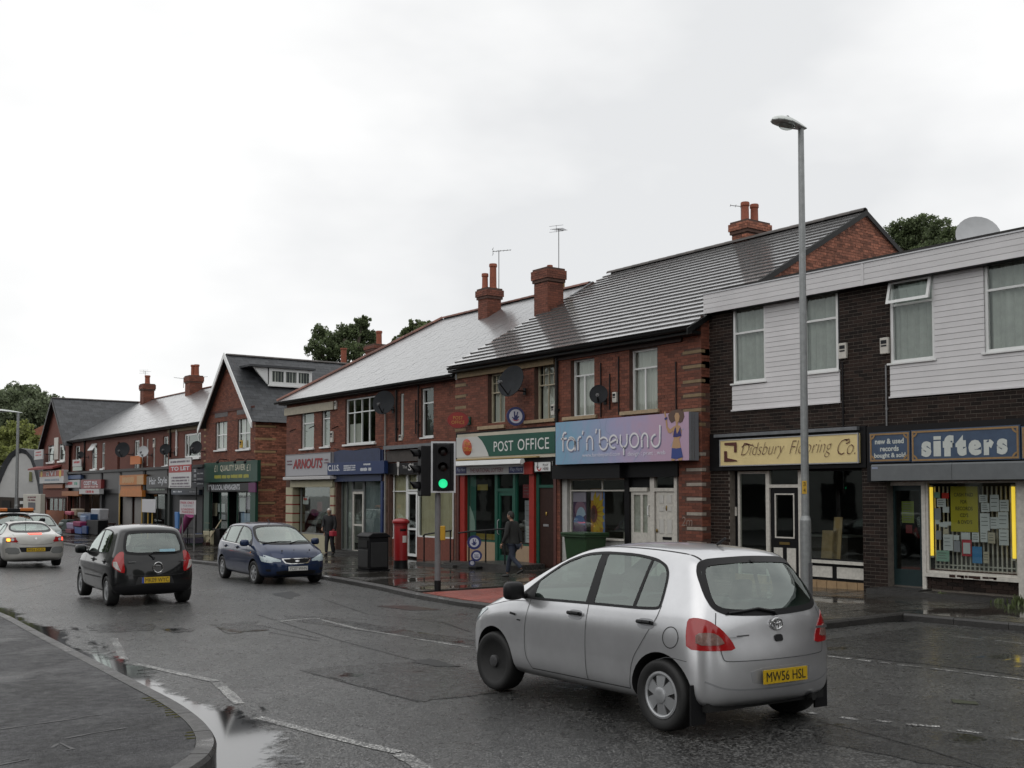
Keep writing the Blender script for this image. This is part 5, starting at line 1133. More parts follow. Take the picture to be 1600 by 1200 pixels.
PRT('tall poster of a pale blue object on dark violet in the print shop window', 895, 916, 766, 833, r+.10, M('print_violet', (.10,.05,.12), .6), [('pink_band', pk, 'rect', (.03,.97,.73,.99)), ('glow', M('print_rose', (.30,.16,.24), .6), 'ell', (.55,.55,.40,.20,0,360,.002)), ('pale_object', lb_, 'ell', (.62,.34,.37,.27,20,200,.005)), ('blue_object', mb_, 'ell', (.5,.22,.44,.20,-10,170,.008))])
PRT('tall poster of a yellow sunflower with a blue edge in the print shop window', 923, 945, 764, 835, r+.10, org, [('mauve_band', pk, 'rect', (.02,.80,.75,.99)), ('blue_edge', mb_, 'rect', (.86,1.0,.0,1.0)), ('petals', ylw, 'petal', ()), ('flower_eye', rdk, 'ell', (.24,.45,.24,.19,-100,260,.010)), ('eye_centre', brw, 'ell', (.18,.45,.16,.13,-100,260,.012))])
t = TH('display_box', 'pale cardboard box lying in the print shop window right of the posters', 'box', (r+.3, Y(970), zsl+.05)); mb = MB(); mb.box(r+.2, r+.5, Y(975), Y(965), zsl+.0, zsl+.22); mb.bd('carton', M('pale_card', (.33,.31,.27), .8), t)
XQ = XA-.36; y0, y1 = yx(1077,XQ), yx(868.5,XQ); z0, z1 = zA(970,722.6,XQ), zA(970,652,XQ)
m = bpy.data.materials.new('blue_to_pink_print'); m.use_nodes = True; n_ = m.node_tree.nodes; l_ = m.node_tree.links.new; b_ = n_['Principled BSDF']; gg = n_.new('ShaderNodeNewGeometry'); sx = n_.new('ShaderNodeSeparateXYZ'); l_(gg.outputs['Position'], sx.inputs[0]); nn = n_.new('ShaderNodeTexNoise'); nn.inputs['Scale'].default_value = 1.3; nn.inputs['Detail'].default_value = 2; nn.inputs['Distortion'].default_value = 1.5; l_(gg.outputs['Position'], nn.inputs['Vector'])
mr_ = n_.new('ShaderNodeMapRange'); mr_.inputs[1].default_value = y1; mr_.inputs[2].default_value = y0; l_(sx.outputs['Y'], mr_.inputs[0]); ad = n_.new('ShaderNodeMath'); ad.operation = 'MULTIPLY_ADD'; ad.inputs[1].default_value = .55; ad.inputs[2].default_value = -.27; l_(nn.outputs['Fac'], ad.inputs[0]); a2 = n_.new('ShaderNodeMath'); a2.operation = 'ADD'; l_(mr_.outputs[0], a2.inputs[0]); l_(ad.outputs[0], a2.inputs[1]); cr = n_.new('ShaderNodeValToRGB'); l_(a2.outputs[0], cr.inputs[0])
cr.color_ramp.elements[0].color = (.20,.36,.50,1); cr.color_ramp.elements[0].position = .12; cr.color_ramp.elements[1].color = (.44,.31,.42,1); cr.color_ramp.elements[1].position = .8; ee = cr.color_ramp.elements.new(.5); ee.color = (.34,.33,.50,1); l_(cr.outputs[0], b_.inputs['Base Color']); b_.inputs['Roughness'].default_value = .4
t = TH('shop_sign', 'big blue to pink box sign with thin white lettering and a painted dancing woman', 'shop sign', (XQ, (y0+y1)/2, z0))
mb = MB(); mb.box(XQ, XA-.04, y0, y1, z0, z1); mb.bd('sign_box', M('grey_sign_return', (.17,.18,.20), .45), t)
mb = MB(); mb.box(XQ-.006, XQ-.0005, y0, y1, z0, z1); mb.bd('printed_face', m, t)
mb = MB()
for dy in (.08,.16): mb.box(XQ+dy, XQ+dy+.02, y0-.008, y0-.0005, z0, z1)
mb.bd('return_trim', galv_d, t)
cc = Vector((XQ-.006, y1, z0)); SW, SH = y1-y0, z1-z0
sw = MB()
for pts in ([(.06,.0),(.10,.35),(.06,.7),(.09,1)],[(.0,.55),(.05,.75),(.03,.95)],[(.2,.0),(.28,.5),(.38,.8),(.36,1)],[(.42,.98),(.40,.7),(.5,.55)],[(.62,.0),(.7,.4),(.66,.7)],[(.88,.3),(.93,.6),(.97,.65)]):
 P = [Vector((p[0]*SW, p[1]*SH, 0)) for p in pts]; P = smp(P, 3); RB(sw, [(p.x, p.y) for p in P], .022, cc, UF, VF, lift=.002)
sw.bd('swirl_print', M('swirl_pale', (.26,.31,.45), .5), t)
def U(px): return (y1-yx(px, XQ-.006))
def Vv(px, py): return zA(px, py, XQ-.006)-z0
stk = []
def S_(*pts): stk.append([(U(p[0]), Vv(p[0], p[1])) for p in pts])
def Ar(cx, cy, rx, ry, a0, a1):
 u0, v0 = U(cx), Vv(cx, cy); ru, rv = (U(cx+rx)-U(cx-rx))/2, (Vv(cx, cy-ry)-Vv(cx, cy+ry))/2; stk.append(arc(u0, v0, ru, rv, a0, a1))
S_((880,705),(880,683)); Ar(883.5,682,3.6,6,180,60); S_((877,686),(886,685))
Ar(892.5,694.5,6.2,9.5,0,360); S_((899,704),(898.8,690)); Ar(892.5,692,6.4,8.5,0,120)
S_((903.5,703.5),(903.5,690)); Ar(907,689,3.6,6.5,180,70); S_((911.5,673),(910.5,679))
S_((917.5,703),(917.5,692)); Ar(921.7,690.5,4.6,8.5,180,0); S_((926.5,703),(926.5,690)); S_((932.5,670),(931.5,677))
S_((937.5,670.5),(937.5,695)); Ar(943.5,692.5,6.2,10,180,360); Ar(943.5,690.5,6.2,7,0,140)
S_((953.5,692),(964.5,686)); Ar(959,690,6.2,10,-20,300)
S_((970,679),(970,690)); Ar(975,690,5.3,8.5,180,360); S_((980.3,678),(980.3,690)); S_((975,698),(975,711))
Ar(991.5,688,6.8,11,0,360)
S_((1003.5,699),(1003.5,687)); Ar(1008,686,4.8,9,180,0); S_((1012.6,699),(1012.6,686))
Ar(1025,687,6.6,11,180,360); Ar(1025,688,6.6,9,90,180); S_((1032,664),(1031.6,687))
sh = MB(); lw = MB()
for s_ in stk:
 RB(sh, [(a+.025, b-.03) for a, b in s_], .055, cc, UF, VF, lift=.004); RB(lw, s_, .048, cc, UF, VF, lift=.009)
sh.bd('lettering_shadow', M('dark_lilac_shadow', (.16,.16,.25), .5), t); lw.bd('lettering', M('bright_white_lettering', (.68,.68,.70), .5), t)
LT(t, [('www.farnbeyond.com', (910,969,707,715), {}), ('design : print : web', (981,1040,704.5,713), {})], M('pale_lilac_lettering', (.66,.66,.74), .5), XQ-.010)
fig = MB(); skin_p = M('painted_skin', (.42,.26,.14), .6); navy_p = M('painted_navy', (.03,.03,.14), .6); hair_p = M('painted_brown_hair', (.10,.06,.045), .6); blue_p = M('painted_blue_skirt', (.035,.06,.22), .6)
def flat(nm, pts, mat, th=.0):
 mb = MB(); mb.prism([Vector((XQ-.014-th, *onX(p[0], p[1], XQ-.014))) for p in pts], (.008,0,0)); o = mb.bd(nm, mat, t); FN(o)
flat('painted_hair', [(1045,655),(1044,648),(1049,642),(1056,640),(1063,640),(1068,644),(1069,651),(1066,659),(1062,661),(1058,655),(1054,658),(1049,661)], hair_p)
flat('painted_arm', [(1037.5,645),(1039,642),(1040.5,649),(1042,656),(1043,667),(1047,671),(1053,666),(1055,669),(1048,677),(1044,676),(1041,668),(1040,656)], skin_p, .002)
flat('painted_body', [(1052,667),(1057,664),(1062,665),(1065,672),(1064,680),(1061,686),(1063,695),(1064,700),(1050,701),(1051,692),(1053,685),(1051,678)], skin_p, .003)
flat('painted_face', [(1054,650),(1056,645),(1060,645),(1062,650),(1061,657),(1059,661),(1059,666),(1056,666),(1056,660)], skin_p, .005)
flat('painted_top', [(1052,683),(1053,675),(1055,668),(1056,668),(1057,675),(1058,678),(1061,673),(1062.5,668),(1063.5,668),(1064,675),(1064.5,681),(1058,683)], navy_p, .007)
flat('painted_skirt', [(1049,716),(1050,700),(1057,701),(1064,699.5),(1067,714),(1058,717)], blue_p, .007); flat('painted_leg', [(1049,717),(1055,717),(1054,719.5),(1049,719.8)], skin_p, .004); flat('painted_leg', [(1059,717),(1066,715),(1066,719),(1060,719.4)], skin_p, .004); flat('painted_wristband', [(1038.5,653),(1042,651.5),(1042.5,655),(1039,656.5)], navy_p, .006)
mb = MB(); text(mb, '2m', (XA-.012, yx(1073.5,XA), zA(1073,814.5)), UF, VF, .36, .22, shear=.15); ob = mb.bd('chalk_mark', M('chalk_white', (.24,.17,.14), .9), A)
mb = MB(); fbox(mb, a_, yx(868,XA)-.06, yx(868,XA)+.06, pvz(23), zA(868,745), -.02, .03); mb.bd('pilaster', MAT['maroon_glazed_brick'], A)
def slpt(px, py, X0, Z0, k):
 """where the ray meets the plane z = Z0 + k (X - X0)"""
 d = ray(px, py); t = (Z0-k*X0-CZ)/(d.z-k*d.x); return Vector((d.x*t, d.y*t, CZ+d.z*t))
# brick terrace under the wet pale slate roof (tailor, insurance, chip shop)
XB_ = 18.98; b_f = front(XB_); BY0 = YA1+.02; BY1 = yx(447, XB_)
Bd = TH('shop_building', 'red brick terrace with a shining pale slate roof above the tailor and insurance shops', 'building', (XB_, 34, pvz(34)))
zB = lambda px, py, X=XB_: onX(px, py, X)[1]
XEB = XB_-.34; ZEB = zB(715,583,XEB); XRB, ZRB = 24.26, 9.22; kB = (ZRB-ZEB)/(XRB-XEB); BYE = BY1+.35
wB = [RC(470,490,637,701,XB_), RC(502,515,631,698,XB_), RC(539,586,621,693,XB_), RC(657,677,606,683,XB_), RC(625,630.5,615,687,XB_)]
sAr = (yx(519,XB_), yx(456,XB_), pvz(40)-.3, zB(488,750)); sCI = (yx(598,XB_), yx(526,XB_), pvz(35)-.3, zB(560,742)); sCh = (yx(709,XB_), yx(608,XB_), pvz(30)-.3, zB(655,739))
opB = wB+[sAr, sCI, sCh]
wall(Bd, b_f, BY0, BY1, pvz(34)-.4, ZEB+.05, opB, mrr, reveal=.25)
PBk(Bd, b_f, lay(BY0, BY1, zB(560,705)-.5, ZEB, opB), brr, 0, var=.002)
sB = sidew(BY1); mb = MB(); mb.box(XB_+.3, XRB+5, BY1-.2, BY1, -.5, ZEB); mb.bd('end_wall', MAT['weathered_red_brick'], Bd)
shell(Bd, XB_, XRB+5, BY0+.05, BY1-.05, -.5, ZEB, floors=(3.3,))
sv = Vector((XRB-XEB, 0, ZRB-ZEB)); slB = sv.length; sv.normalize(); nB = Vector((-sv.z, 0, sv.x)); BYR = 38.1; UL = BYE-28.5
tiles(Bd, (XEB, 28.5, ZEB), (0,1,0), sv, nB, UL, slB, .245, .30, .012, slate_w, keep=lambda u, v: u < UL-(BYE-BYR)*v/slB, nind=300, name='roof_slate', jit=.0016, deckpoly=[(0,0),(UL,0),(BYR-28.5,slB),(0,slB)])
mb = MB(); mb.poly([(XEB,BYE,ZEB),(XRB,BYR,ZRB),(XRB+5.6,BYE,ZEB)]); mb.poly([(XRB,BYR,ZRB),(XRB,28.5,ZRB),(XRB+5.6,28.5,ZEB),(XRB+5.6,BYE,ZEB)]); mb.bd('rear_roof', slate_d, Bd)
ridge(Bd, (XRB, 28.6, ZRB+.03), (XRB, BYR, ZRB+.03), ridge_m, r=.11, l=.42); ridge(Bd, (XEB+.05, BYE-.05, ZEB+.05), (XRB, BYR, ZRB+.04), ridge_m, r=.12, l=.45)
mb = MB(); mb.prism([(XEB,28.42,ZEB+.04),(XRB,28.42,ZRB+.08),(XRB,28.42,ZRB-.2),(XEB,28.42,ZEB-.2)], (0,.09,0)); o = mb.bd('verge', lead, Bd); FN(o)
mb = MB(); mb.prism([(XRB-2.6,28.40,ZRB-2.6*kB+.05),(XRB,28.40,ZRB+.05),(XRB+2,28.40,ZRB-2*kB),(XRB+2,28.40,ZRB-2*kB-1)], (0,.02,0)); o = mb.bd('party_wall', mrr, Bd); FN(o)
gutter(Bd, XEB-.03, BY0+.1, BYE, ZEB-.03, .065); PB('soffit', b_f, [(BY0, BY1+.2, ZEB-.13, ZEB-.07, 0, .28)], gu_, Bd)
PB('stone_frieze', b_f, [(yx(523,XB_), BY1+.02, zB(485,645), zB(485,633), 0, .10)], M('pale_painted_frieze', (.40,.36,.28), .6, noise=.2), Bd)
WN(Bd, b_f, *wB[0], d=-.08, fw=.06, trans=(.62,), cur=blg, cov=(.03,.97,0,1), curd=.06, sill=(.06,.06,.08))
WN(Bd, b_f, *wB[1], d=-.08, fw=.06, trans=(.66,), cur=blg, cov=(.03,.97,0,.62), curd=.06, sill=(.06,.06,.08))
WN(Bd, b_f, *wB[2], d=-.08, fw=.055, mull=(.25,.5,.75), trans=(.69,), cur=crt, cov=(.6,.98,.0,.45), sill=(.08,.07,.1))
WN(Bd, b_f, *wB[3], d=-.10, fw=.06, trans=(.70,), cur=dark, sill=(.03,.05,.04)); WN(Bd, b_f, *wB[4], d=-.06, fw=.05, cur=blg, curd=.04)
pipe(Bd, XB_-.06, yx(604,XB_), pvz(33), zB(604,645), .03, M('pale_grey_pipe', (.22,.22,.21), .5)); pipe(Bd, XB_-.06, yx(621,XB_), zB(621,690), ZEB-.2, .035, gu_); pipe(Bd, XB_-.05, yx(651,XB_), zB(651,678), zB(651,625), .02, gu_); pipe(Bd, XB_-.05, yx(655,XB_)+.0, zB(655,684), zB(655,600), .025, gu_)
AB(526, 633, XB_, 'small cream box high on the wall right of the narrow window', .16, .32); AB(520, 682.5, XB_, 'white bell box between the narrow window and the wide window', .2, .42)
AB(627.5, 684, XB_, 'small white box at the foot of the slim window over the chip shop', .18, .2)
SD(600.5, 630, XB_-.4, .40, 'dark grey dish at the right edge of the wide four-light window', aim=(-.75,-.6,.25), reach=.4)
for px, py in ((462,674),(492,669),(528,670)):
 y, z = onX(px, py, XB_); mb = MB(); mb.tube([(XB_,y,z+.1),(XB_-.3,y-.1,z-.02)], .02, n=6); mb.bd('iron_bracket', mbk, Bd)
PB('ledge', b_f, [(yx(712,XB_), yx(607,XB_), zB(655,700), zB(655,694), 0, .22)], lead, Bd); PB('ledge_cornice', b_f, [(yx(712,XB_), yx(607,XB_), zB(655,720), zB(655,702), 0, .08)], M('dark_stone', (.06,.05,.045), .7, noise=.4), Bd)
XS1 = XB_-.15; rc = RC(446,517,708.5,744,XS1); t = SG('shop_sign', 'grey sign board with sloping dark red capital lettering', 'shop sign', rc, XS1, M('light_grey_sign', (.33,.33,.35), .45), edge=(galv_d,.03), backX=XB_-.02)
LT(t, [('ARNOUTS', (457.5,504,716.5,732), dict(shear=.22, bold=.028))], M('dark_red_lettering', (.26,.018,.022), .5), XS1-.013); SC(t, [(448,456.5,719.5,721.7),(448,456.5,724.5,726.7),(507,513,717,719.5),(506,514.5,722,724)], M('mauve_small_print', (.17,.10,.12), .6), XS1-.013)
t = TH('shutter_box', 'white shutter housing sticking out under the grey tailor sign', 'shutter', (XB_-.3, yx(480,XB_), zB(480,749))); mb = MB(); z0_, z1_ = zB(480,749.5,XB_-.32), zB(480,744.5,XB_-.32); mb.box(XB_-.34, XB_-.02, yx(516.5,XB_-.3), yx(443,XB_-.3), z0_, z1_); mb.bd('housing', M('pale_housing', (.45,.44,.44), .45), t, bevel=.02)
PB('fascia_board', b_f, [(yx(523,XB_), yx(457,XB_), zB(490,761), zB(490,750.5), -.02, .10)], M('cream_painted_fascia', (.42,.39,.27), .55, noise=.15), Bd)
for x0, x1 in ((449,459.5),(518,524)):
 a, b = yx(x1,XB_), yx(x0,XB_); z = pvz(40); zt_ = zB((x0+x1)/2, 761.5); n = 7; h = (zt_-z)/n
 for k in range(n):
  mb = MB(); fbox(mb, b_f, a, b, z+k*h+.06, z+(k+1)*h, -.25, .06); mb.bd('pilaster_block', MAT['cream_painted_fascia'], Bd); mb = MB(); fbox(mb, b_f, a+.005, b-.005, z+k*h, z+k*h+.06, -.25, .055); mb.bd('pilaster_band', M('red_paint_band', (.22,.035,.025), .6), Bd)
rs = XB_+.2; fs_ = front(rs); a, b = yx(517,rs), yx(460,rs); zsl = onX(490, 835, rs)[1]
WN(Bd, fs_, a, b, zsl, sAr[3], d=0, fw=.06, mat=M('grey_shop_frame', (.20,.20,.19), .5), mull=(.8,), gl=sg_, name='shop_window'); PB('stall_riser', fs_, [(a, b, pvz(40)-.1, zsl, -.05, .02)], MAT['cream_painted_fascia'], Bd)
mb = MB(); mb.box(rs+1.6, rs+1.65, sAr[0], sAr[1], 0, 3); mb.bd('shop_back_wall', M('grey_green_room', (.22,.22,.19), .8, noise=.2), Bd); mb = MB(); mb.box(rs+.02, rs+1.6, sAr[0], sAr[1], pvz(40), pvz(40)+.05); mb.bd('shop_floor', rf_, Bd)
for k, py in enumerate((797, 813)):
 t = TH('display_shelf', ('upper' if k == 0 else 'lower')+' white shelf seen inside the tailor window', 'shelf', (rs+.9, yx(483,rs+.9), onX(483,py,rs+.9)[1]), grp='white shelves in the tailor window'); mb = MB(); y = yx(483,rs+.9); z = onX(483,py,rs+.9)[1]; mb.box(rs+.7, rs+1.2, y-.55, y+.45, z-.12, z+.02); mb.bd('board', ow_, t); mb = MB(); mb.box(rs+.95, rs+1.0, y-.5, y-.45, z-.7, z-.12); mb.box(rs+.95, rs+1.0, y+.35, y+.4, z-.7, z-.12); mb.bd('bracket', mbk, t)
PPR('poster', 'white and red square poster in the tailor window', 474, 482.5, 777, 788, rs+.05, wp); mb = MB(); a, b, c, d = RC(474.6,480,777.8,781.5,rs+.044); mb.box(rs+.044, rs+.046, a, b, c, d); tt = TH('poster', 'red heading strip on the white poster in the tailor window', 'poster', (rs+.045, a, c)); mb.bd('sheet', rp_, tt)
PPR('poster', 'dull red poster deeper inside the tailor window', 496, 504, 784, 799, rs+.4, MAT['dull_red_poster'])
bl2 = M('navy_blind_board', (.022,.035,.085), .5, noise=.2, nscale=4); bl3 = M('royal_blue_sign', (.012,.03,.105), .45, noise=.1)
PB('sign_backing', b_f, [(yx(600,XB_), yx(524,XB_), zB(560,742), zB(560,705), -.05, .05)], bl2, Bd)
t = TH('canopy_board', 'plain navy blue board with a sagging top above the blue insurance sign', 'board', (XB_-.1, yx(557,XB_), zB(557,722)))
mb = MB(); mb.prism([Vector((XB_-.10, *onX(p[0], p[1], XB_-.1))) for p in ((522,727),(522,706),(535,703),(556,704),(575,701),(591,700),(594,703),(594,722))], (.045,0,0)); o = mb.bd('board', bl2, t); FN(o)
XS2 = XB_-.22; rc = RC(511.5,600,721.5,741,XS2); t = SG('shop_sign', 'long royal blue insurance sign with white lettering and numbers', 'shop sign', rc, XS2, bl3, backX=XB_-.06)
wl = M('white_blue_sign_lettering', (.55,.57,.6), .5)
LT(t, [('C.I.I.S.', (512.5,530.5,726.5,736), dict(bold=.03))], wl, XS2-.002); SC(t, [(537,556,726.5,729),(537,556,730,732.2),(537,556,733.2,735.4),(568,579,724,727),(563,584,730.5,736)], wl, XS2-.002)
PB('fascia_board', b_f, [(yx(598,XB_), yx(524,XB_), zB(562,752), zB(562,742.5), -.02, .06)], bl2, Bd); PB('blue_post', b_f, [(yx(600,XB_), yx(597,XB_), pvz(34), zB(598,752), -.1, .06)], bl3, Bd)
rs = XB_+.22; fs_ = front(rs); gf = M('grey_aluminium_front', (.17,.18,.18), .45, metal=.3, noise=.2)
Y2 = lambda px: yx(px, rs); pv = pvz(35); zt_ = sCI[3]
WN(Bd, fs_, Y2(551), sCI[1], pv+.1, zt_, d=0, fw=.05, mat=gf, mull=(.5,), cur=blg, gl=sg_, curd=.08, name='shop_window'); WN(Bd, fs_, sCI[0], Y2(569), pv+.1, zt_, d=0, fw=.05, mat=gf, cur=M('blue_grey_blind', (.20,.24,.26), .8, noise=.2), gl=sg_, curd=.08, name='shop_window')
dd = WN(Bd, fs_, Y2(568.5), Y2(551.5), pv+.06, onX(560, 768, rs)[1], d=0, fw=.09, mat=ow_, trans=(.45,), gl=sg_, name='door'); WN(Bd, fs_, Y2(568.5), Y2(551.5), onX(560, 767, rs)[1], zt_, d=0, fw=.05, mat=gf, gl=sg_, name='transom_window')
PB('door_step', b_f, [(sCI[0]-.1, sCI[1]+.2, pv-.2, pv+.05, -.3, .35)], kerbm, Bd); PB('door_step', b_f, [(sCI[0], sCI[1]+.1, pv+.05, pv+.12, -.3, .15)], kerbm, Bd)
t = SG('shop_sign', 'black fascia sign with a white fork emblem left of the traffic light', 'shop sign', RC(603,708,722,740,XB_-.06), XB_-.06, black, backX=XB_-.005)
mb = MB(); X_ = XB_-.062; y, z = onX(622, 730, X_); RB(mb, [(0,-.28),(0,.02)], .06, (X_,y,z), UF, VF); disc(mb, (X_,y,z+.12), UF, VF, .085, .16); mb.bd('emblem', M('white_emblem', (.5,.48,.46), .5), t)
LT(t, [('The', (629,636,727,732), {}), ('Ska', (637.5,655,724,735), dict(shear=.1, bold=.02))], M('grey_script_lettering', (.42,.41,.40), .5), X_)
rs = XB_+.15; fs_ = front(rs); Y3 = lambda px: yx(px, rs); zr = onX(620, 842, rs)[1]; zr2 = onX(690, 841, rs)[1]; zt_ = sCh[3]; pv = pvz(30)
WN(Bd, fs_, Y3(636), Y3(612), zr, zt_, d=0, fw=.045, mat=white, trans=(.73,), mull=(.62,) if 0 else (), sbb=[(.86,.86,0,1,.04)], cur=blc, gl=sg_, curd=.1, name='shop_window')
WN(Bd, fs_, Y3(652.5), Y3(636.5), pv+.05, onX(644,768,rs)[1], d=0, fw=.09, mat=white, trans=(.42,), gl=sg_, name='door'); WN(Bd, fs_, Y3(652.5), Y3(636.5), onX(644,767,rs)[1], zt_, d=0, fw=.045, mat=white, cur=blc, gl=sg_, name='transom_window')
WN(Bd, fs_, Y3(709), Y3(654), zr2, zt_, d=0, fw=.05, mat=white, mull=(.42,), trans=(.80,), cur=blc, gl=sg_, curd=.12, name='shop_window')
PB('stall_riser', fs_, [(Y3(709), Y3(652.5), pv-.2, zr2-.0, -.1, .02), (Y3(636.5), Y3(609), pv-.2, zr, -.1, .02)], M('red_riser_brick', (.17,.05,.032), .7, noise=.35, nscale=11, bump=.3), Bd); PB('black_pier', b_f, [(Y3(612)+.02, yx(603,XB_), pv-.1, zt_, -.2, .05)], M('mixed_brown_pier', (.13,.085,.06), .8, noise=.6, nscale=5), Bd)
def top_z(px, py, X): return onX(px, py, X)[1]
c1 = slpt(842, 497, XEB, ZEB, kB); CHM(A, c1.x+.38, c1.y-.05, .74, .66, c1.z-.7, top_z(847, 425, c1.x+.3), [(.05,.0,.10,.16)], cap=.42)
c2 = slpt(752, 500, XEB, ZEB, kB); CHM(Bd, c2.x+.38, c2.y, .62, .62, c2.z-.6, top_z(757, 455, c2.x+.3), [(-.1,.16,.13,.62),(.12,-.06,.15,.98)], cap=.36)
y3, z3 = onX(1172, 356, XRA+.45); CHM(A, XRA+.45, y3, .62, .95, ZRA-.6, z3+.1, [(-.22,0,.135,.62),(.2,.0,.135,.62)], cap=.34, mat=brd)
y4, z4 = onX(877, 430, XRB+.9); cr_ = MB(); cr_.lathe([(.14,0),(.15,.05),(.13,.1),(.13,.55),(.16,.62),(.16,.72)], (XRB+.9, y4, z4-.75), n=12)
for k in range(6):
 q = k*math.pi/3; cr_.add([(XRB+.9+.16*math.cos(q-.4), y4+.16*math.sin(q-.4), z4-.03),(XRB+.9+.16*math.cos(q+.4), y4+.16*math.sin(q+.4), z4-.03),(XRB+.9+.17*math.cos(q), y4+.17*math.sin(q), z4+.15)], [(0,1,2)])
cp = cr_.bd('chimney_pot', M('yellow_clay_pot', (.26,.16,.05), .8, noise=.4, nscale=9), Bd, smo=True)
mb = MB(); mb.box(XRB+.6, XRB+1.2, y4-.4, y4+.4, ZRB-1.5, z4-.74); mb.bd('chimney_stack', brd, Bd)
for px, top, base, X, lb, yw, kw in ((779.5,391,468,c2.x+.9,'aerial on a thin mast beside the chimney with two pots',-.5,{}), (873,357,458,XRB+.6,'tallest aerial on a long mast behind the plain square chimney',.5,dict(span=.5)), (1158,321,352,XRA+.3,'short aerial on the chimney right of the big dark roof',2.4,dict(boom=.5,n=4))):
 y, z1_ = onX(px, top, X); aerial(X, y, onX(px, base, X)[1], z1_, lb, yaw=yw, **kw)
# newsagent's gabled house
XC = 18.9; cf = front(XC); CY0, CY1 = yx(398.5, XC), yx(321, XC); CYM = (CY0+CY1)/2
C_ = TH('shop_building', 'steep gabled brick house with white bargeboards over the green newsagent front', 'building', (XC, CYM, pvz(45)))
zC = lambda px, py, X=XC: onX(px, py, X)[1]
ZEC = zC(398,652); ZRC = zC(357,556)
wC = [RC(336,354,652,703,XC), RC(370.5,390.5,647,702,XC)]; sC = (yx(396,XC), yx(325,XC), pvz(47)-.3, zC(362,768))
rkC = (ZRC-ZEC)/(CY1-CYM)
wall(C_, cf, CY0, CY1, pvz(47)-.4, ZEC, wC+[sC], mrr, reveal=.2)
mb = MB(); mb.poly([cf.p(CY0,ZEC,-.006), cf.p(CY1,ZEC,-.006), cf.p(CYM,ZRC,-.006)]); mb.bd('gable_wall', mrr, C_)
PBk(C_, cf, lay(CY0, CY1, zC(360,722), ZEC, wC)+lay(CY0, CY1, ZEC+.01, ZRC-.1, [], iv=lambda z: (CY0+(z-ZEC)/rkC, CY1-(z-ZEC)/rkC)), brr, 0, var=.002)
for (x0, x1, y0_, y1_) in ((335,355,652,643),(369.5,391.5,647,638)): PB('lintel', cf, [RC(x0,x1,y1_,y0_,XC)+(-.05,.015)], M('grey_stone_lintel', (.12,.11,.11), .7, noise=.3), C_)
PB('brick_course', cf, [(CY0+.15, CY1-.15, zC(358,643), zC(358,640), -.02, .03)], M('dentil_dark_brick', (.09,.03,.022), .8, noise=.5, nscale=14), C_)
for w in wC: WN(C_, cf, *w, d=-.08, fw=.07, mull=(.5,), trans=(.46,), cur=crt, cov=(.05,.95,.0,1), sill=(.06,.07,.08))
sC_ = sidew(CY0); XCE = XC+9
wall(C_, sC_, XC, XCE, pvz(45)-.4, ZEC, [], mrr, name='side_wall')
qzc = [pvz(45)+.28*k+.2 for k in range(0, 19, 2)]
PBk(C_, sC_, [b for b in lay(XC, XCE, pvz(45), ZEC, []) if not ((b[0]+b[1])/2 < XC+1.0 and any(abs((b[2]+b[3])/2-z) < .06 for z in qzc))], brd, 0, sfn='side_brickwork', var=.003)
for z in qzc: mb = MB(); fbox(mb, sC_, XC-.01, XC+.95, z-.045, z+.045, -.1, .006); mb.bd('quoin_stone', M('quoin_buff', (.34,.23,.11), .7, noise=.3, nscale=9), C_)
shell(C_, XC, XCE+1, CY0+.05, CY1-.05, -.5, ZEC, floors=(3.3,))
ov = .30; lc = Vector((0, CYM-CY0, ZRC-ZEC)).length
svr = Vector((0, CYM-CY0, ZRC-ZEC)).normalized(); Or = Vector((XC-ov, CY0, ZEC))-svr*.3
nr_ = Vector((0, -svr.z, svr.y)); tiles(C_, Or, (1,0,0), svr, nr_, XCE-XC+ov+1, lc+.3, .19, .42, .016, slate_d, nind=220, name='roof_slate', jit=.002)
svl = Vector((0, -svr.y, svr.z)); Ol = Vector((XC-ov, CY1, ZEC))-svl*.3; tiles(C_, Ol, (1,0,0), svl, Vector((0, svl.z, -svl.y)), XCE-XC+ov+1, lc+.3, .5, 1.2, .016, slate_d, nind=0, name='roof_slate')
ridge(C_, (XC-ov+.1, CYM, ZRC+.02), (XCE+.9, CYM, ZRC+.02), ridge_d, r=.09, l=.45)
for s_, nm in ((1, 'bargeboard'), (-1, 'bargeboard')):
 p0 = Vector((XC-ov-.03, CYM, ZRC+.10)); p1 = Vector((XC-ov-.03, CYM+s_*(CYM-CY0+.30), ZEC-.33+.10)); dn = Vector((0,0,-.26)); mb = MB(); mb.prism([p0, p1, p1+dn, p0+dn], (.05,0,0)); o = mb.bd(nm, white, C_); FN(o)
PB('gutter_board', sC_, [(XC-.2, XCE, ZEC-.20, ZEC-.08, .0, .10)], gu_, C_)
DYf = CY0+(CYM-CY0)*.47; dz = lambda px, py: onY(px, py, DYf)
dx0, zb_ = dz(420, 601); dx1, zt_ = dz(487, 577); df = sidew(DYf)
_, zb_ = dz(455, 603); _, zt_ = dz(455, 577)
mb = MB(); yb_ = CYM+.02; mb.box(dx0-.0, dx1, DYf+.02, yb_, zb_-.05, zt_); mb.bd('dormer_cheeks', slate_d, C_)
mb = MB(); mb.prism([(dx0-.75,DYf+.0,zt_),(dx0-.05,DYf+.0,zt_),(dx0-.05,DYf+.0,zb_)], (0,.1,0)); o = mb.bd('dormer_cheek_trim', white, C_); FN(o)
mb = MB(); mb.box(dx0-1.0, dx1+.12, DYf-.18, CYM, zt_, zt_+.09); mb.bd('dormer_roof', slate_d, C_)
WN(C_, df, dx0, dx1, zb_, zt_, d=.03, fw=.14, mull=(.36,.66), cur=crt, sill=(.05,.08,.1), curd=.06, name='dormer_window')
gn = M('deep_green_sign', (.012,.055,.036), .45, noise=.15, nscale=4); XS3 = XC-.18
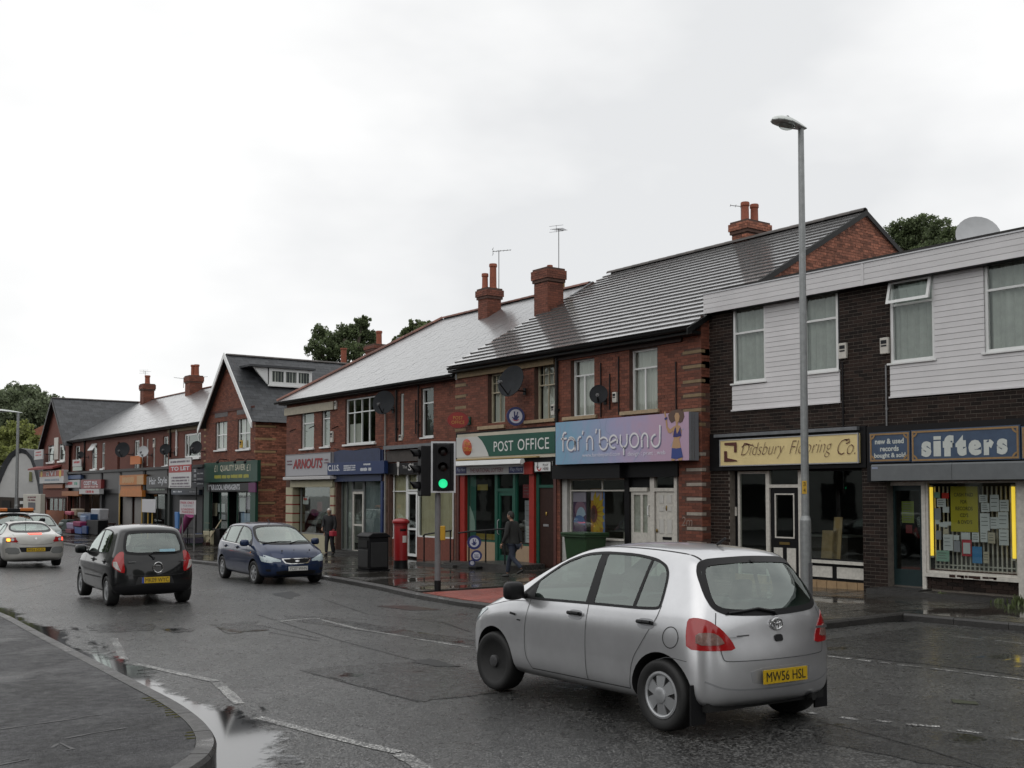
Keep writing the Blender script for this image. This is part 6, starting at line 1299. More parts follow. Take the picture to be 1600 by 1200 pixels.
t = SG('shop_sign', 'green newsagent sign with cream lettering and a yellow second line under the gable', 'shop sign', RC(322,402,721,753,XS3), XS3, gn, backX=XC-.02)
LT(t, [('QUALITY SAVER', (344,383,726,737), dict(bold=.02)), ('\u00a31', (335,339.5,727,737.5), {}), ('\u00a31', (385.5,391,725,736), {})], M('cream_green_sign_lettering', (.48,.46,.36), .5), XS3-.001); SC(t, [(334,390,741.5,747.5)], M('yellow_green_lettering', (.36,.34,.05), .5), XS3-.001)
t = SG('shop_sign', 'black strip sign in white capitals below the green newsagent sign', 'shop sign', RC(323,391,755,768,XC-.1), XC-.1, black, backX=XC-.01); LT(t, [('YOUR LOCAL NEWSAGENTS', (325.5,375,757,765.5), dict(bold=.03))], wl, XC-.102)
mb = MB(); a, b, c, d = RC(389,400,754,769,XC-.12); tt = TH('shop_sign', 'small purple and red square sign at the right end of the newsagent strip', 'shop sign', (XC-.12, a, c)); mb.box(XC-.14, XC-.08, a, b, c, d); mb.bd('board', M('purple_sign', (.11,.02,.09), .5), tt)
for x0, x1 in ((321.5,329.5),(394,402)): PB('green_pilaster', cf, [(yx(x1,XC), yx(x0,XC), pvz(47)-.1, zC(362,721), -.05, .08)], gn, C_)
mb = MB()
for x in (345,372,388): y, z = onX(x, 721.5, XC-.3); mb.tube([(XC-.02,y,z+.1),(XC-.35,y,z+.12),(XC-.45,y,z)], .02, n=6); mb.sphere((XC-.45,y,z-.02), .07, n=8, m=6)
mb.bd('sign_lamps', mbk, C_)
rs = XC+.2; fs_ = front(rs); WN(C_, fs_, yx(357,rs), yx(330,rs), pvz(48)+.5, sC[3], d=0, fw=.05, mat=gn, mull=(.45,), gl=sg_, name='shop_window'); WN(C_, fs_, yx(393,rs), yx(371,rs), pvz(46)+.5, sC[3], d=0, fw=.05, mat=gn, gl=sg_, name='shop_window')
PB('stall_riser', fs_, [(yx(357,rs), yx(330,rs), pvz(48)-.1, pvz(48)+.5, -.05, .02), (yx(393,rs), yx(371,rs), pvz(46)-.1, pvz(46)+.5, -.05, .02)], gn, C_)
for k, (x0, x1, y0_, y1_, m) in enumerate(((341,352,787,800,wp),(343,353,804,812,gp),(375,384,778,800,wp),(377,392,802,820,lb_),(385,393,776,796,pk),(333,340,786,806,crp))):
 PPR('poster', ('white sheet high in the left newsagent window','grey card in the left newsagent window','white sheet in the right newsagent window','pale blue poster low in the right newsagent window','mauve poster at the right end of the newsagent window','cream poster at the left end of the newsagent window')[k], x0, x1, y0_, y1_, rs+.06, m, 'posters in the newsagent windows')
AB(378, 694, XC, 'yellow alarm box between the two windows under the gable', .26, .34, M('yellow_alarm_box', (.5,.30,.02), .5))
# long slate-roofed terrace further left
XD = 19.05; dfm = front(XD); DY0, DY1 = CY1+.02, yx(108, XD)
D_ = TH('shop_building', 'long brick terrace with a wet slate roof and two chimneys left of the gabled house', 'building', (XD, 60, pvz(60)))
zD = lambda px, py, X=XD: onX(px, py, X)[1]
XED = XD-.3; ZED = zD(330,656,XED); XRD, ZRD = 24.5, 8.5; kD = (ZRD-ZED)/(XRD-XED)
wD = [RC(143,151,693,733,XD), RC(158.5,163,692,732,XD), RC(183,187,691,735,XD), RC(209,217,688,736,XD), RC(228,231,686,728,XD), RC(238.5,241.5,686,730,XD), RC(254,262,682,728,XD), RC(287,313,677,715,XD), RC(116,124,697,728,XD)]
zsh = zD(220,735)
wall(D_, dfm, DY0, DY1, zsh-.3, ZED, wD, M('red_terrace_brick', (.145,.048,.033), .8, noise=.35, nscale=9, bump=.3), reveal=.18, back=0)
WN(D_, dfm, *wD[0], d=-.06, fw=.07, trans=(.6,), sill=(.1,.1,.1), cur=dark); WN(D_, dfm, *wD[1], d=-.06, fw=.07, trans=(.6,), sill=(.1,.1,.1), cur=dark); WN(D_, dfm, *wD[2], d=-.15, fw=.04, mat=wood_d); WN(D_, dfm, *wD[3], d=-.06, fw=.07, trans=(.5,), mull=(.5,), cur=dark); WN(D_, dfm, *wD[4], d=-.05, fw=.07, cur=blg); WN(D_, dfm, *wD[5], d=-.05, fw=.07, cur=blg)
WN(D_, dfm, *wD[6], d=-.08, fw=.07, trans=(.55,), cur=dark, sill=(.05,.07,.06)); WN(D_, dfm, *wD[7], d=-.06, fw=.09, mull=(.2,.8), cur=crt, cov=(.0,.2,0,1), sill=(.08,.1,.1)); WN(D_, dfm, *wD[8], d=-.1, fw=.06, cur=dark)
mb = MB(); y0, y1 = wD[0][0], wD[0][1]; zz = wD[0][3]; mb.prism([(XD-.01,y0,zz),(XD-.28,y0,zz-.42),(XD-.26,y0,zz-.46),(XD+.01,y0,zz-.06)], (0,y1-y0,0)); o = mb.bd('open_casement', white, D_); FN(o)
shell(D_, XD, XRD+5, DY0+.05, DY1-.05, -.5, ZED, floors=(3.2,))
sv = Vector((XRD-XED, 0, ZRD-ZED)); slD = sv.length; sv.normalize(); nD = Vector((-sv.z, 0, sv.x)); EYM = yx(85, 18.8); ULD = EYM-DY0
DYV0 = yx(108, XD)
tiles(D_, (XED, DY0-.0, ZED), (0,1,0), sv, nD, ULD, slD, .26, .42, .012, slate_w, keep=lambda u, v: u < (DYV0-.2-DY0)+(EYM-DYV0+.2)*v/slD, nind=300, name='roof_slate', jit=.003, deckpoly=[(0,0),(DYV0-DY0-.1,0),(EYM-DY0,slD),(0,slD)])
mb = MB(); mb.poly([(XRD,DY0,ZRD),(XRD+5.7,DY0,ZED),(XRD+5.7,EYM,ZED),(XRD,EYM,ZRD)]); mb.bd('rear_roof', slate_d, D_)
ridge(D_, (XRD, DY0, ZRD+.02), (XRD, EYM, ZRD+.02), ridge_m, r=.1, l=.45)
gutter(D_, XED-.03, DY0+.3, DYV0-.1, ZED-.03, .06); PB('soffit', dfm, [(DY0+.3, DYV0-.1, ZED-.12, ZED-.06, 0, .26)], gu_, D_); PB('stone_frieze', dfm, [(DY0+.3, yx(262,XD), ZED-.30, ZED-.12, 0, .05)], stone, D_)
for px, a, b, m, rr in ((277,672,712,white,.05),(267,666,715,gu_,.05),(133,685,735,gu_,.05),(224,683,734,ow_,.04)): pipe(D_, XD-.06, yx(px,XD), zD(px,b), zD(px,a), rr, m)
c3 = slpt(222, 632, XED, ZED, kD); CHM(D_, c3.x+.35, c3.y, .75, .75, c3.z-.7, top_z(222, 601, c3.x), [(0,0,.19,.62)], cap=.42, mat=brr)
c4 = slpt(294, 618, XED, ZED, kD); CHM(D_, c4.x+.35, c4.y, .85, .8, c4.z-.7, top_z(295, 588, c4.x), [(-.0,.1,.17,.72),(.1,-.2,.17,.72)], cap=.42, mat=brr)
for px, top, base, X, lb, yw in ((227,580,606,c3.x+.5,'aerial on the left chimney of the long terrace',.9),(287,591,606,c4.x+.2,'small aerial at the left of the right terrace chimney',2.6),(309,589,606,c4.x+.7,'small aerial at the right of the right terrace chimney',-.3)):
 y, z1_ = onX(px, top, X); aerial(X, y, onX(px, base, X)[1], z1_, lb, yaw=yw, boom=.9, span=.6)
PB('quoin_pier', dfm, [(DY0-.02, DY0+.55, zsh-.3, ZED, 0, .03)], MAT['red_terrace_brick'], D_)
for k in range(7): PB('quoin_stone', dfm, [(DY0-.02, DY0+.55, zsh+.25+.3*k, zsh+.34+.3*k, .0, .036)], MAT['quoin_buff'], D_)
SD(192, 703.5, XD-.6, .42, 'biggest grey dish on the far terrace wall left of the pale one', aim=(-.6,-.75,.3), reach=.6); SD(224, 706, XD-.5, .30, 'pale dish on the far terrace wall above the orange sign', mat=dish_l, aim=(-.6,-.75,.3), reach=.5); SD(258.5, 702.5, XD-.5, .28, 'dark dish under the small window of the far terrace', aim=(-.6,-.75,.3), reach=.5); SD(307, 700, XD-.5, .31, 'dark dish at the right edge of the white framed picture window', aim=(-.7,-.6,.3), reach=.5); SD(126, 711, XD-.5, .22, 'small dark dish near the left end of the far terrace', aim=(-.6,-.7,.3), reach=.5)
AB(242, 692, XD, 'small grey box high on the far terrace wall', .3, .5)
PB('shop_cornice', dfm, [(DY0, DY1, zsh-.02, zsh+.12, -.1, .30)], M('grey_lead_cornice', (.05,.05,.05), .6, noise=.3), D_)
zfs = zD(250,771)
FR = [('open_front', 104, 126, M('brown_shop_front', (.06,.03,.025), .6, noise=.3)), ('open_front', 127, 158, MAT['brown_shop_front']), ('shutter_front', 160, 187, M('dark_grey_shutter', (.022,.022,.024), .6)), ('plain_front', 189, 224, M('pale_grey_front', (.21,.20,.19), .6, noise=.2)), ('open_front', 227, 262, M('black_green_front', (.012,.016,.014), .6)), ('shutter_front', 266, 320, M('dull_grey_shutter', (.05,.05,.053), .6))]
for k, (nm, x0, x1, m) in enumerate(FR):
 a, b = yx(x1,XD), yx(x0,XD); pv = pvz((a+b)/2); PB('shop_pier', dfm, [(b-.12, b+.18, pv-.2, zsh, -.3, .06)], m if k < 4 else MAT['black_green_front'], D_)
 PB('fascia_board', dfm, [(a, b-.12, zfs, zsh-.02, -.1, .02)], black, D_)
 if nm == 'open_front': WN(D_, front(XD+.2), a+.9, b-.15, pv+.6, zfs, d=0, fw=.06, mat=m, mull=(.5,), gl=sg_, name='shop_window'); PB('stall_riser', front(XD+.2), [(a+.9, b-.15, pv-.2, pv+.6, -.05, .02)], m, D_); WN(D_, front(XD+.25), a+.02, a+.88, pv, zfs, d=0, fw=.08, mat=m, gl=sg_, name='door')
 elif nm == 'shutter_front':
  mb = MB(); z = pv
  while z < zfs: mb.box(XD+.10, XD+.14, a+.02, b-.14, z+.012, z+.10); mb.box(XD+.12, XD+.14, a+.02, b-.14, z, z+.012); z += .10
  mb.bd('roller_shutter', m, D_)
 else: PB('plain_panel', front(XD+.1), [(a, yx(206,XD)-.3, pv-.1, zfs, -.05, 0), (yx(206,XD)+.25, b-.12, pv-.1, zfs, -.05, 0)], m, D_); PB('door', front(XD+.2), [(yx(206,XD)-.3, yx(206,XD)+.25, pv, zfs-.4, -.05, 0)], wood_d, D_); PB('yellow_post', dfm, [(b-.12, b+.05, pv, zfs, -.1, .08)], M('ochre_post', (.35,.22,.04), .6), D_); PB('yellow_post', dfm, [(a-.1, a+.05, pv, zfs, -.1, .08)], MAT['ochre_post'], D_)
so_ = M('orange_sign', (.46,.16,.025), .5, noise=.2, nscale=3); srd = M('wine_red_sign', (.20,.03,.03), .5); XSD = XD-.22
t = SG('shop_sign', 'upper orange shop sign on the far terrace with a cream right end', 'shop sign', RC(187,224.5,742,757.5,XSD), XSD, so_, backX=XD-.01); a, b, c, d = RC(214,224,743,757,XSD); mb = MB(); mb.box(XSD-.004, XSD-.001, a, b, c, d); mb.bd('cream_panel', M('peach_panel', (.44,.28,.14), .5), t); SC(t, [(189.5,211,745,755)], M('pale_orange_lettering', (.5,.30,.14), .5), XSD-.002)
PB('orange_fascia', dfm, [(yx(224,XD), yx(192,XD), zD(207,766), zD(207,758.5), -.02, .12)], so_, D_)
t = SG('shop_sign', 'lower orange shop sign just above the grey doorway', 'shop sign', RC(188,222,766,776,XSD), XSD, so_, backX=XD-.01)
t = SG('projecting_sign', 'orange square sign high on the terrace wall below the pale dish', 'projecting sign', RC(203,219,712.5,725.5,XD-.4), XD-.4, M('bright_orange_sign', (.50,.13,.012), .5), th=.08)
mb = MB(); y = yx(211,XD-.4); z = zD(211,719,XD-.4); mb.box(XD-.33, XD, y-.03, y+.03, z-.03, z+.03); mb.bd('bracket', mbk, t)
t = SG('shop_sign', 'black hairdresser sign with tall white serif lettering', 'shop sign', RC(229,263,744,762,XSD), XSD, black, backX=XD-.01); LT(t, [('Hair', (233.5,244,746,757), dict(bold=.012)), ('Style', (247,261,745,758.5), dict(bold=.012))], wl, XSD-.002); SC(t, [(231,258,763.5,766.5)], M('grey_green_lettering', (.20,.24,.2), .5), XSD-.002)
t = SG('shop_sign', 'wine red sign with pale lettering near the left end of the terrace', 'shop sign', RC(126.5,158,749.5,763.5,XSD), XSD, srd, backX=XD-.01); LT(t, [('COST MAL', (131,153,751.5,758), dict(bold=.03))], wl, XSD-.002); SC(t, [(131,154,759,762)], M('pink_white_lettering', (.5,.4,.38), .5), XSD-.002)
t = SG('shop_sign', 'white strip sign with red lettering under the wine red sign', 'shop sign', RC(124,155.5,764,772,XSD-.25), XSD-.25, M('grey_white_sign', (.45,.45,.45), .5), backX=XD-.2); SC(t, [(134,147,766,770.5)], M('red_lettering', (.4,.04,.05), .5), XSD-.252)
t = SG('shop_sign', 'white square sign with red and green lettering left of the wine red sign', 'shop sign', RC(102.5,124.5,750,762,XSD), XSD, MAT['grey_white_sign'], backX=XD-.01); SC(t, [(104,114,752.5,758)], MAT['red_lettering'], XSD-.002); SC(t, [(115.5,121.5,753,758)], M('green_lettering', (.05,.3,.2), .5), XSD-.002)
t = SG('shop_sign', 'plain blue strip above the white square sign with red and green lettering', 'shop sign', RC(101,126,742.5,748.5,XSD), XSD, M('dull_blue_sign', (.05,.09,.19), .5), backX=XD-.01)
t = SG('shop_sign', 'dark orange strip sign over the shop with the street stall', 'shop sign', RC(97,123,767.5,775,XSD), XSD, M('dark_orange_sign', (.30,.10,.02), .5), backX=XD-.01)
t = SG('shop_sign', 'dark navy letting office sign with white symbols beside the to let board', 'shop sign', RC(300.5,319.5,730,763,XSD), XSD, M('dark_navy_sign', (.022,.025,.045), .5), backX=XD-.01)
mb = MB()
for py in (735, 743.5, 751.5): a, b, c, d = RC(303,306.5,py-2.5,py+2.5,XSD-.003); mb.box(XSD-.004, XSD-.002, a, b, c, d)
mb.bd('white_symbol', wl, t); SC(t, [(308,318,738.5,741),(308,318,747,749.5),(308,318,754.5,757)], wl, XSD-.002)
t = SG('shop_sign', 'low dark blue strip sign under the to let board', 'shop sign', RC(268,311,765,773,XSD), XSD, M('slate_blue_sign', (.03,.04,.06), .5), backX=XD-.01); SC(t, [(271,285,767,769.5),(296,310,767,769.5)], wl, XSD-.002)
t = SG('projecting_sign', 'pair of small white and green boards projecting by the left end window', 'projecting sign', RC(113,126,718,729,XD-.3), XD-.3, MAT['grey_white_sign'], th=.06); SC(t, [(115,124,720.5,724)], MAT['red_lettering'], XD-.302); mb = MB(); a, b, c, d = RC(113.5,127,729.5,735.5,XD-.3); mb.box(XD-.3, XD-.24, a, b, c, d); mb.bd('lower_board', M('pale_mint_board', (.40,.46,.42), .5), t)
XT = XD-1.1; rc = RC(263.5,299.5,716,762.5,XT); t = SG('letting_board', 'white and red to let board fixed out in front of the far terrace', 'letting board', rc, XT, M('white_board_paint', (.55,.55,.55), .5), th=.03, edge=(mbk,.012)); a, b, c, d = RC(264,299,726.5,738,XT)
mb = MB(); mb.box(XT-.006, XT-.001, a, b, c, d); mb.bd('red_band', M('letting_red', (.34,.03,.03), .5), t); LT(t, [('TO LET', (267,296,728.8,735.2), dict(bold=.03))], wl, XT-.007)
SC(t, [(266,297,719.5,723),(268,296,744.5,747.7),(268,296,749.3,752.5),(268,296,754,757.2),(266,298,758.8,761)], M('grey_board_print', (.20,.17,.2), .6), XT-.002)
mb = MB(); y = (rc[0]+rc[1])/2; mb.box(XT+.031, XD, y-.03, y+.03, rc[2]+.3, rc[2]+.36); mb.box(XT+.031, XD, y-.03, y+.03, rc[3]-.5, rc[3]-.44); mb.bd('arm', galv_d, t)
# end gable
XE_ = 18.85; ef = front(XE_); EY0, EY1 = yx(107, XE_), yx(67.5, XE_); EYM = (EY0+EY1)/2
E_ = TH('shop_building', 'brick house with a dark gable at the far left end of the terrace', 'building', (XE_, EYM, pvz(78)))
zE = lambda px, py, X=XE_: onX(px, py, X)[1]
ZEE = zE(107,692); ZRE = zE(84,624); wE = [RC(74,84.5,690,722,XE_), RC(91.5,101,687,720,XE_)]; rkE = (ZRE-ZEE)/(EYM-EY0); sE = (EY0+.3, EY1-.3, pvz(78)-.2, zE(88,777))
wall(E_, ef, EY0, EY1, pvz(78)-.4, ZEE, wE+[sE], MAT['red_terrace_brick'], reveal=.18, back=0); mb = MB(); mb.poly([ef.p(EY0,ZEE), ef.p(EY1,ZEE), ef.p(EYM,ZRE)]); mb.bd('gable_wall', MAT['red_terrace_brick'], E_)
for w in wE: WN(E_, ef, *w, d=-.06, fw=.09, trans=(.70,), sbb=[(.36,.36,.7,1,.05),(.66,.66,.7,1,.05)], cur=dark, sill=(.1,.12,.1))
PB('white_panel', ef, [RC(84.8,91,724-6,684,XE_)+(-.01,.05)], ow_, E_)
mb = MB(); mb.box(XE_+.3, XE_+10, EY0, EY0+.12, -.5, ZEE); mb.bd('side_wall', MAT['red_terrace_brick'], E_); shell(E_, XE_, XE_+10, EY0+.05, EY1, -.5, ZEE, floors=(3.2,))
lE = Vector((0, EYM-EY0, ZRE-ZEE)).length; svE = Vector((0, EYM-EY0, ZRE-ZEE)).normalized(); OE = Vector((XE_-.35, EY0, ZEE))-svE*.3; tiles(E_, OE, (1,0,0), svE, Vector((0,-svE.z,svE.y)), 11, lE+.3, .26, .5, .014, slate_d, nind=0, name='roof_slate', jit=.002)
svF = Vector((0, -svE.y, svE.z)); OF = Vector((XE_-.35, EY1, ZEE))-svF*.3; tiles(E_, OF, (1,0,0), svF, Vector((0, svF.z, -svF.y)), 11, lE+.3, .6, 1.4, .014, slate_d, nind=0, name='roof_slate'); ridge(E_, (XE_-.3, EYM, ZRE+.02), (XE_+10.5, EYM, ZRE+.02), ridge_d, r=.1, l=.45)
for s_ in (1, -1): p0 = Vector((XE_-.36, EYM, ZRE+.05)); p1 = Vector((XE_-.36, EYM+s_*(EYM-EY0+.32), ZEE-.30)); dn = Vector((0,0,-.25)); mb = MB(); mb.prism([p0, p1, p1+dn, p0+dn], (.05,0,0)); o = mb.bd('bargeboard', gu_, E_); FN(o)
XSE = XE_-.3; t = SG('shop_sign', 'food shop sign in yellow, red and white at the far left gable', 'shop sign', RC(62,99.5,735,755,XSE), XSE, MAT['grey_white_sign'], backX=XE_-.01); a, b, c, d = RC(62,99.5,735.5,744.5,XSE); mb = MB(); mb.box(XSE-.005, XSE-.001, a, b, c, d); mb.bd('colour_band', M('dull_red_band', (.28,.05,.03), .5), t); LT(t, [('\u03c0 V I', (72,87,736.5,743.5), dict(bold=.03))], wl, XSE-.006); SC(t, [(70,93,748,751.5)], M('grey_blue_print', (.2,.25,.3), .5), XSE-.002)
mb = MB()
for x in (65, 94): y, z = onX(x, 740, XSE-.005); disc(mb, (XSE-.005,y,z), UF, VF, .28, .26)
mb.bd('yellow_roundel', M('sign_yellow', (.5,.36,.03), .5), t)
t = TH('awning', 'red folding awning above the food shop sign at the far left', 'awning', (XE_-.8, yx(75,XE_), zE(75,733))); mb = MB(); a, b = yx(96,XE_), yx(57,XE_); z = zE(78,733); mb.prism([(XE_-.02,a,z+.25),(XE_-.6,a,z+.08),(XE_-.6,a,z-.04),(XE_-.02,a,z+.12)], (0,b-a,0)); o = mb.bd('canvas', M('red_awning_canvas', (.20,.035,.03), .7), t); FN(o)
t = SG('shop_sign', 'orange brown strip sign under the food shop sign', 'shop sign', RC(68,98,756.5,763,XE_-.12), XE_-.12, M('orange_brown_sign', (.30,.09,.025), .5), backX=XE_-.01)
rs = XE_+.2; WN(E_, front(rs), sE[0], sE[1], pvz(78), sE[3], d=0, fw=.1, mat=M('dark_red_shopfront', (.14,.02,.018), .5), mull=(.3,.5,.7), gl=sg_, name='shop_window')
PB('panelled_riser', front(rs), [(sE[0]+.1, sE[1]-.1, pvz(78), pvz(78)+1.1, .02, .06)], M('orange_slat', (.33,.09,.02), .6, noise=.4, nscale=12), E_)
t = SG('projecting_sign', 'white and blue board on the wall edge left of the far gable windows', 'projecting sign', RC(53,66,703,718,XE_-.6), XE_-.6, MAT['grey_white_sign'], th=.08); SC(t, [(55,64,705.5,708),(55,64,710,712.5)], MAT['red_lettering'], XE_-.602); mb = MB(); y = yx(64,XE_-.6); z = zE(64,711,XE_-.6); mb.box(XE_-.53, XE_, y-.9, y-.84, z, z+.06); mb.box(XE_-.53,XE_-.47,y-.9,y+.3,z,z+.06); mb.bd('bracket', mbk, t)
# arched hall beyond
fc = onG(30, 826, True); hd = Vector((-.62, -.78, 0)).normalized(); hu = Vector((-hd.y, hd.x, 0))*-1
def onPl(px, py, c, n):
 d = ray(px, py); o = Vector((0,0,CZ)); t = (c-o).dot(n)/d.dot(n); return o+d*t
hc = Vector((20.2, 88, 0)); H_ = TH('arched_hall', 'low hall with a white arched front and dark curved roof at the far left', 'building', (hc.x, hc.y, pvz(88)))
pl = [onPl(x, y, hc, hd) for x, y in ((-6,776),(-3,765),(4,746),(12,728),(20,715),(28,709),(34,707.5),(41,710),(48,719),(54,735),(58,752),(61,772),(62,779))]
mb = MB(); mb.prism(pl, -hd*.2); o = mb.bd('arched_front', M('white_render', (.50,.50,.49), .7, noise=.12, nscale=1.5), H_); FN(o)
cen = sum(pl, Vector())/len(pl); outp = [cen+(p-cen)*1.0+(p-cen).normalized()*.35 for p in pl]; mb = MB(); V = []
for p in pl: V.append(p+hd*.05)
for p in outp: V.append(p+hd*.25)
for p in outp: V.append(p-hd*10)
n = len(pl); mb.add(V, [(i, i+1, n+i+1, n+i) for i in range(n-1)]+[(n+i, n+i+1, 2*n+i+1, 2*n+i) for i in range(n-1)]); mb.bd('curved_roof', M('grey_felt_roof', (.06,.063,.07), .6, noise=.3), H_)
b0, b1 = pl[0], pl[-1]; lo = pvz(88)-.3; mb = MB(); q = [Vector((b0.x,b0.y,lo)), Vector((b1.x,b1.y,lo)), Vector((b1.x,b1.y,b1.z)), Vector((b0.x,b0.y,b0.z))]; mb.prism(q, -hd*.15); o = mb.bd('lower_wall', M('dark_brown_boarding', (.045,.035,.028), .7, noise=.3), H_); FN(o)
for x0, x1, y0_, y1_, m, nm in ((31.5,37.5,783,787.5,white,'window'),(3,16,782,812,dark,'window')):
 P = [onPl(x, y, hc+hd*.06, hd) for x, y in ((x0,y1_),(x1,y1_),(x1,y0_),(x0,y0_))]; mb = MB(); mb.prism(P, hd*.05); o = mb.bd(nm, m, H_); FN(o)
P = [onPl(x, y, hc+hd*.06, hd) for x, y in ((45.5,752),(50,752),(50,738),(46,737))]; mb = MB(); mb.prism(P, hd*.04); o = mb.bd('wall_sign', M('olive_hall_sign', (.16,.16,.06), .6), H_); FN(o)
pc = Vector((17.0, 0, 0)); a, b, c, d = RC(37,64,772,811,17.2); t = TH('advertising_stand', 'cream free-standing advertising panel at the far left in front of the hall', 'advertising panel', (17.2, (a+b)/2, pvz(75)))
mb = MB(); mb.box(17.2, 17.5, a, b, pvz(75)+.0, d); mb.bd('casing', M('cream_casing', (.45,.43,.37), .5, noise=.1), t, bevel=.03); mb = MB(); y0, y1, z0, z1 = RC(45,56,785,797,17.19); mb.box(17.185, 17.199, y0, y1, z0, z1); mb.bd('poster_picture', M('dark_poster_print', (.07,.07,.08), .6, noise=.6, nscale=3), t); SC(t, [(44,57,775.5,778.5),(44,57,780,783)], MAT['mauve_lettering'], 17.195)
t = TH('house', 'small red-roofed house half hidden by the yellow-green tree at the far left', 'building', (33, 128, 0));
hp = [onPl(x, y, Vector((33,128,0)), Vector((-.62,-.78,0)).normalized()) for x, y in ((52,672),(66,665),(66,690),(52,690))]; mb = MB(); mb.prism(hp, (4,5,1.5)); o = mb.bd('roof', M('red_clay_roof', (.24,.09,.05), .7, noise=.4, nscale=3), t); FN(o)
hp = [onPl(x, y, Vector((33.3,128.4,0)), Vector((-.62,-.78,0)).normalized()) for x, y in ((53,690),(66,690),(66,740),(53,740))]; mb = MB(); mb.prism(hp, (3,4,0)); o = mb.bd('wall', M('grey_house_render', (.26,.26,.25), .8), t); FN(o)
hp = [onPl(x, y, Vector((33.1,128.2,0)), Vector((-.62,-.78,0)).normalized()) for x, y in ((56,693),(62,693),(62,702),(56,702))]; mb = MB(); mb.prism(hp, (.3,.3,0)); o = mb.bd('window', dark, t); FN(o)
# cars
tyre_m = M('tyre_rubber', (.012,.012,.012), .65, noise=.2, nscale=20); well_m = M('wheel_well_black', (.008,.008,.008), .8); trim_m = M('black_car_trim', (.009,.009,.01), .45, spec=.25)
alloy = M('silver_wheel_paint', (.42,.43,.44), .32, metal=.6); steelw = M('black_steel_wheel', (.055,.055,.057), .35, noise=.3, nscale=20); chrome = M('chrome_trim', (.6,.6,.6), .12, metal=1.0)
carglass = glass('car_window_glass', (.55,.66,.61), 2.6); windscreen = glass('windscreen_glass', (.58,.66,.62), 3.0)
red_l = M('red_lamp_lens', (.33,.010,.012), .12, coat=.6); dred_l = M('clear_lamp_lens', (.24,.15,.13), .1, coat=.6, noise=.5, nscale=40); clear_l = M('clear_headlamp', (.42,.50,.52), .1, coat=.8, noise=.35, nscale=30)
plate_y = M('yellow_number_plate', (.52,.34,.012), .4); plate_w = M('white_number_plate', (.56,.56,.54), .4); plate_b = M('blue_plate_band', (.02,.06,.30), .4); plate_k = M('plate_lettering', (.01,.01,.01), .5)
seat_m = M('grey_seat_cloth', (.045,.047,.05), .85, noise=.2, nscale=12); cabin_m = M('dark_cabin_lining', (.07,.075,.073), .8)
gap_m = M('panel_gap', (.015,.015,.016), .7)
def paint(name, col, metal, rough, dirt=.12):
 return M(name, col, rough, metal=metal, coat=.9, noise=dirt, nscale=2.2, spec=.15)
def cSl(cols, cen, rear, frnt, hw, paintm, zs0=.20, sub=3):
 """control cage: side sheet (6 rows x n columns), top strip over bonnet, roof and tail; then subdivided"""
 n = len(cols); V = []; side = {}
 def add(p): V.append(p); return len(V)-1
 for sgn in (1, -1):
  for c, (yl, yb, yt, zs, zb, zt, xt, tp) in enumerate(cols):
   zm = min(.56, zs-.10); zr1 = min(.34, zm-.08)
   end = (c == 0 or c == n-1)
   rows = [(hw*.90*tp, yl, zs0+(.06 if end else 0)), (hw*.985*tp, yl, zr1), (hw*tp, yl, zm), (hw*.985*tp, yl*.5+yb*.5, zs), (hw*.935*tp, yb, zb), (xt, yt, zt)]
   for r, (x, y, z) in enumerate(rows): side[sgn, r, c] = add((sgn*x, y, z))
 F = []
 for sgn in (1, -1):
  for c in range(n-1):
   for r in range(5):
    q = (side[sgn,r,c], side[sgn,r,c+1], side[sgn,r+1,c+1], side[sgn,r+1,c]); F.append(q if sgn > 0 else q[::-1])
 path = [(r, n-1) for r in range(5)]+[(5, c) for c in range(n-1, -1, -1)]+[(r, 0) for r in range(4, -1, -1)]
 cpts = list(frnt)+list(cen[::-1])+list(rear)
 rowsI = []
 for (r, c), (yc, zc) in zip(path, cpts):
  R_, L_ = side[1,r,c], side[-1,r,c]; x, y, z = V[R_]
  f = .58; m = (x*f, y+(yc-y)*.72, z+(zc-z)*.72)
  rowsI.append((R_, add(m), add((0, yc, zc)), add((-m[0], m[1], m[2])), L_))
 for a, b in zip(rowsI[:-1], rowsI[1:]):
  for k in range(4): F.append((a[k], b[k], b[k+1], a[k+1]))
 a = rowsI[0]; b = rowsI[-1]; rowU = [a]
 for c in range(n-2, 0, -1):
  R_, L_ = side[1,0,c], side[-1,0,c]; x, y, z = V[R_]; rowU.append((R_, add((x*.58, y, z-.02)), add((0, y, z-.02)), add((-x*.58, y, z-.02)), L_))
 rowU.append(b)
 for p, q in zip(rowU[:-1], rowU[1:]):
  for k in range(4): F.append((p[k], p[k+1], q[k+1], q[k]))
 me = bpy.data.meshes.new('body'); me.from_pydata([Vector(v) for v in V], [], F)
 bm = bmesh.new(); bm.from_mesh(me); bmesh.ops.recalc_face_normals(bm, faces=bm.faces)
 cl = bm.edges.layers.float.new('crease_edge'); bm.verts.ensure_lookup_table()
 for e_ in bm.edges:
  i, j = e_.verts[0].index, e_.verts[1].index
  for sgn in (1, -1):
   for c in range(n-1):
    for r, w in ((1,.25),(3,.30),(4,.45),(5,.35)):
     if {i, j} == {side[sgn,r,c], side[sgn,r,c+1]}: e_[cl] = w
 bm.to_mesh(me); bm.free()
 o = bpy.data.objects.new('body', me); COL.objects.link(o); s = o.modifiers.new('s', 'SUBSURF'); s.levels = sub; s.render_levels = sub
 dg = bpy.context.evaluated_depsgraph_get(); me2 = bpy.data.meshes.new_from_object(o.evaluated_get(dg)); bpy.data.objects.remove(o); bpy.data.meshes.remove(me)
 me2.materials.clear(); me2.materials.append(paintm); me2.materials.append(well_m); me2.materials.append(cabin_m)
 return me2
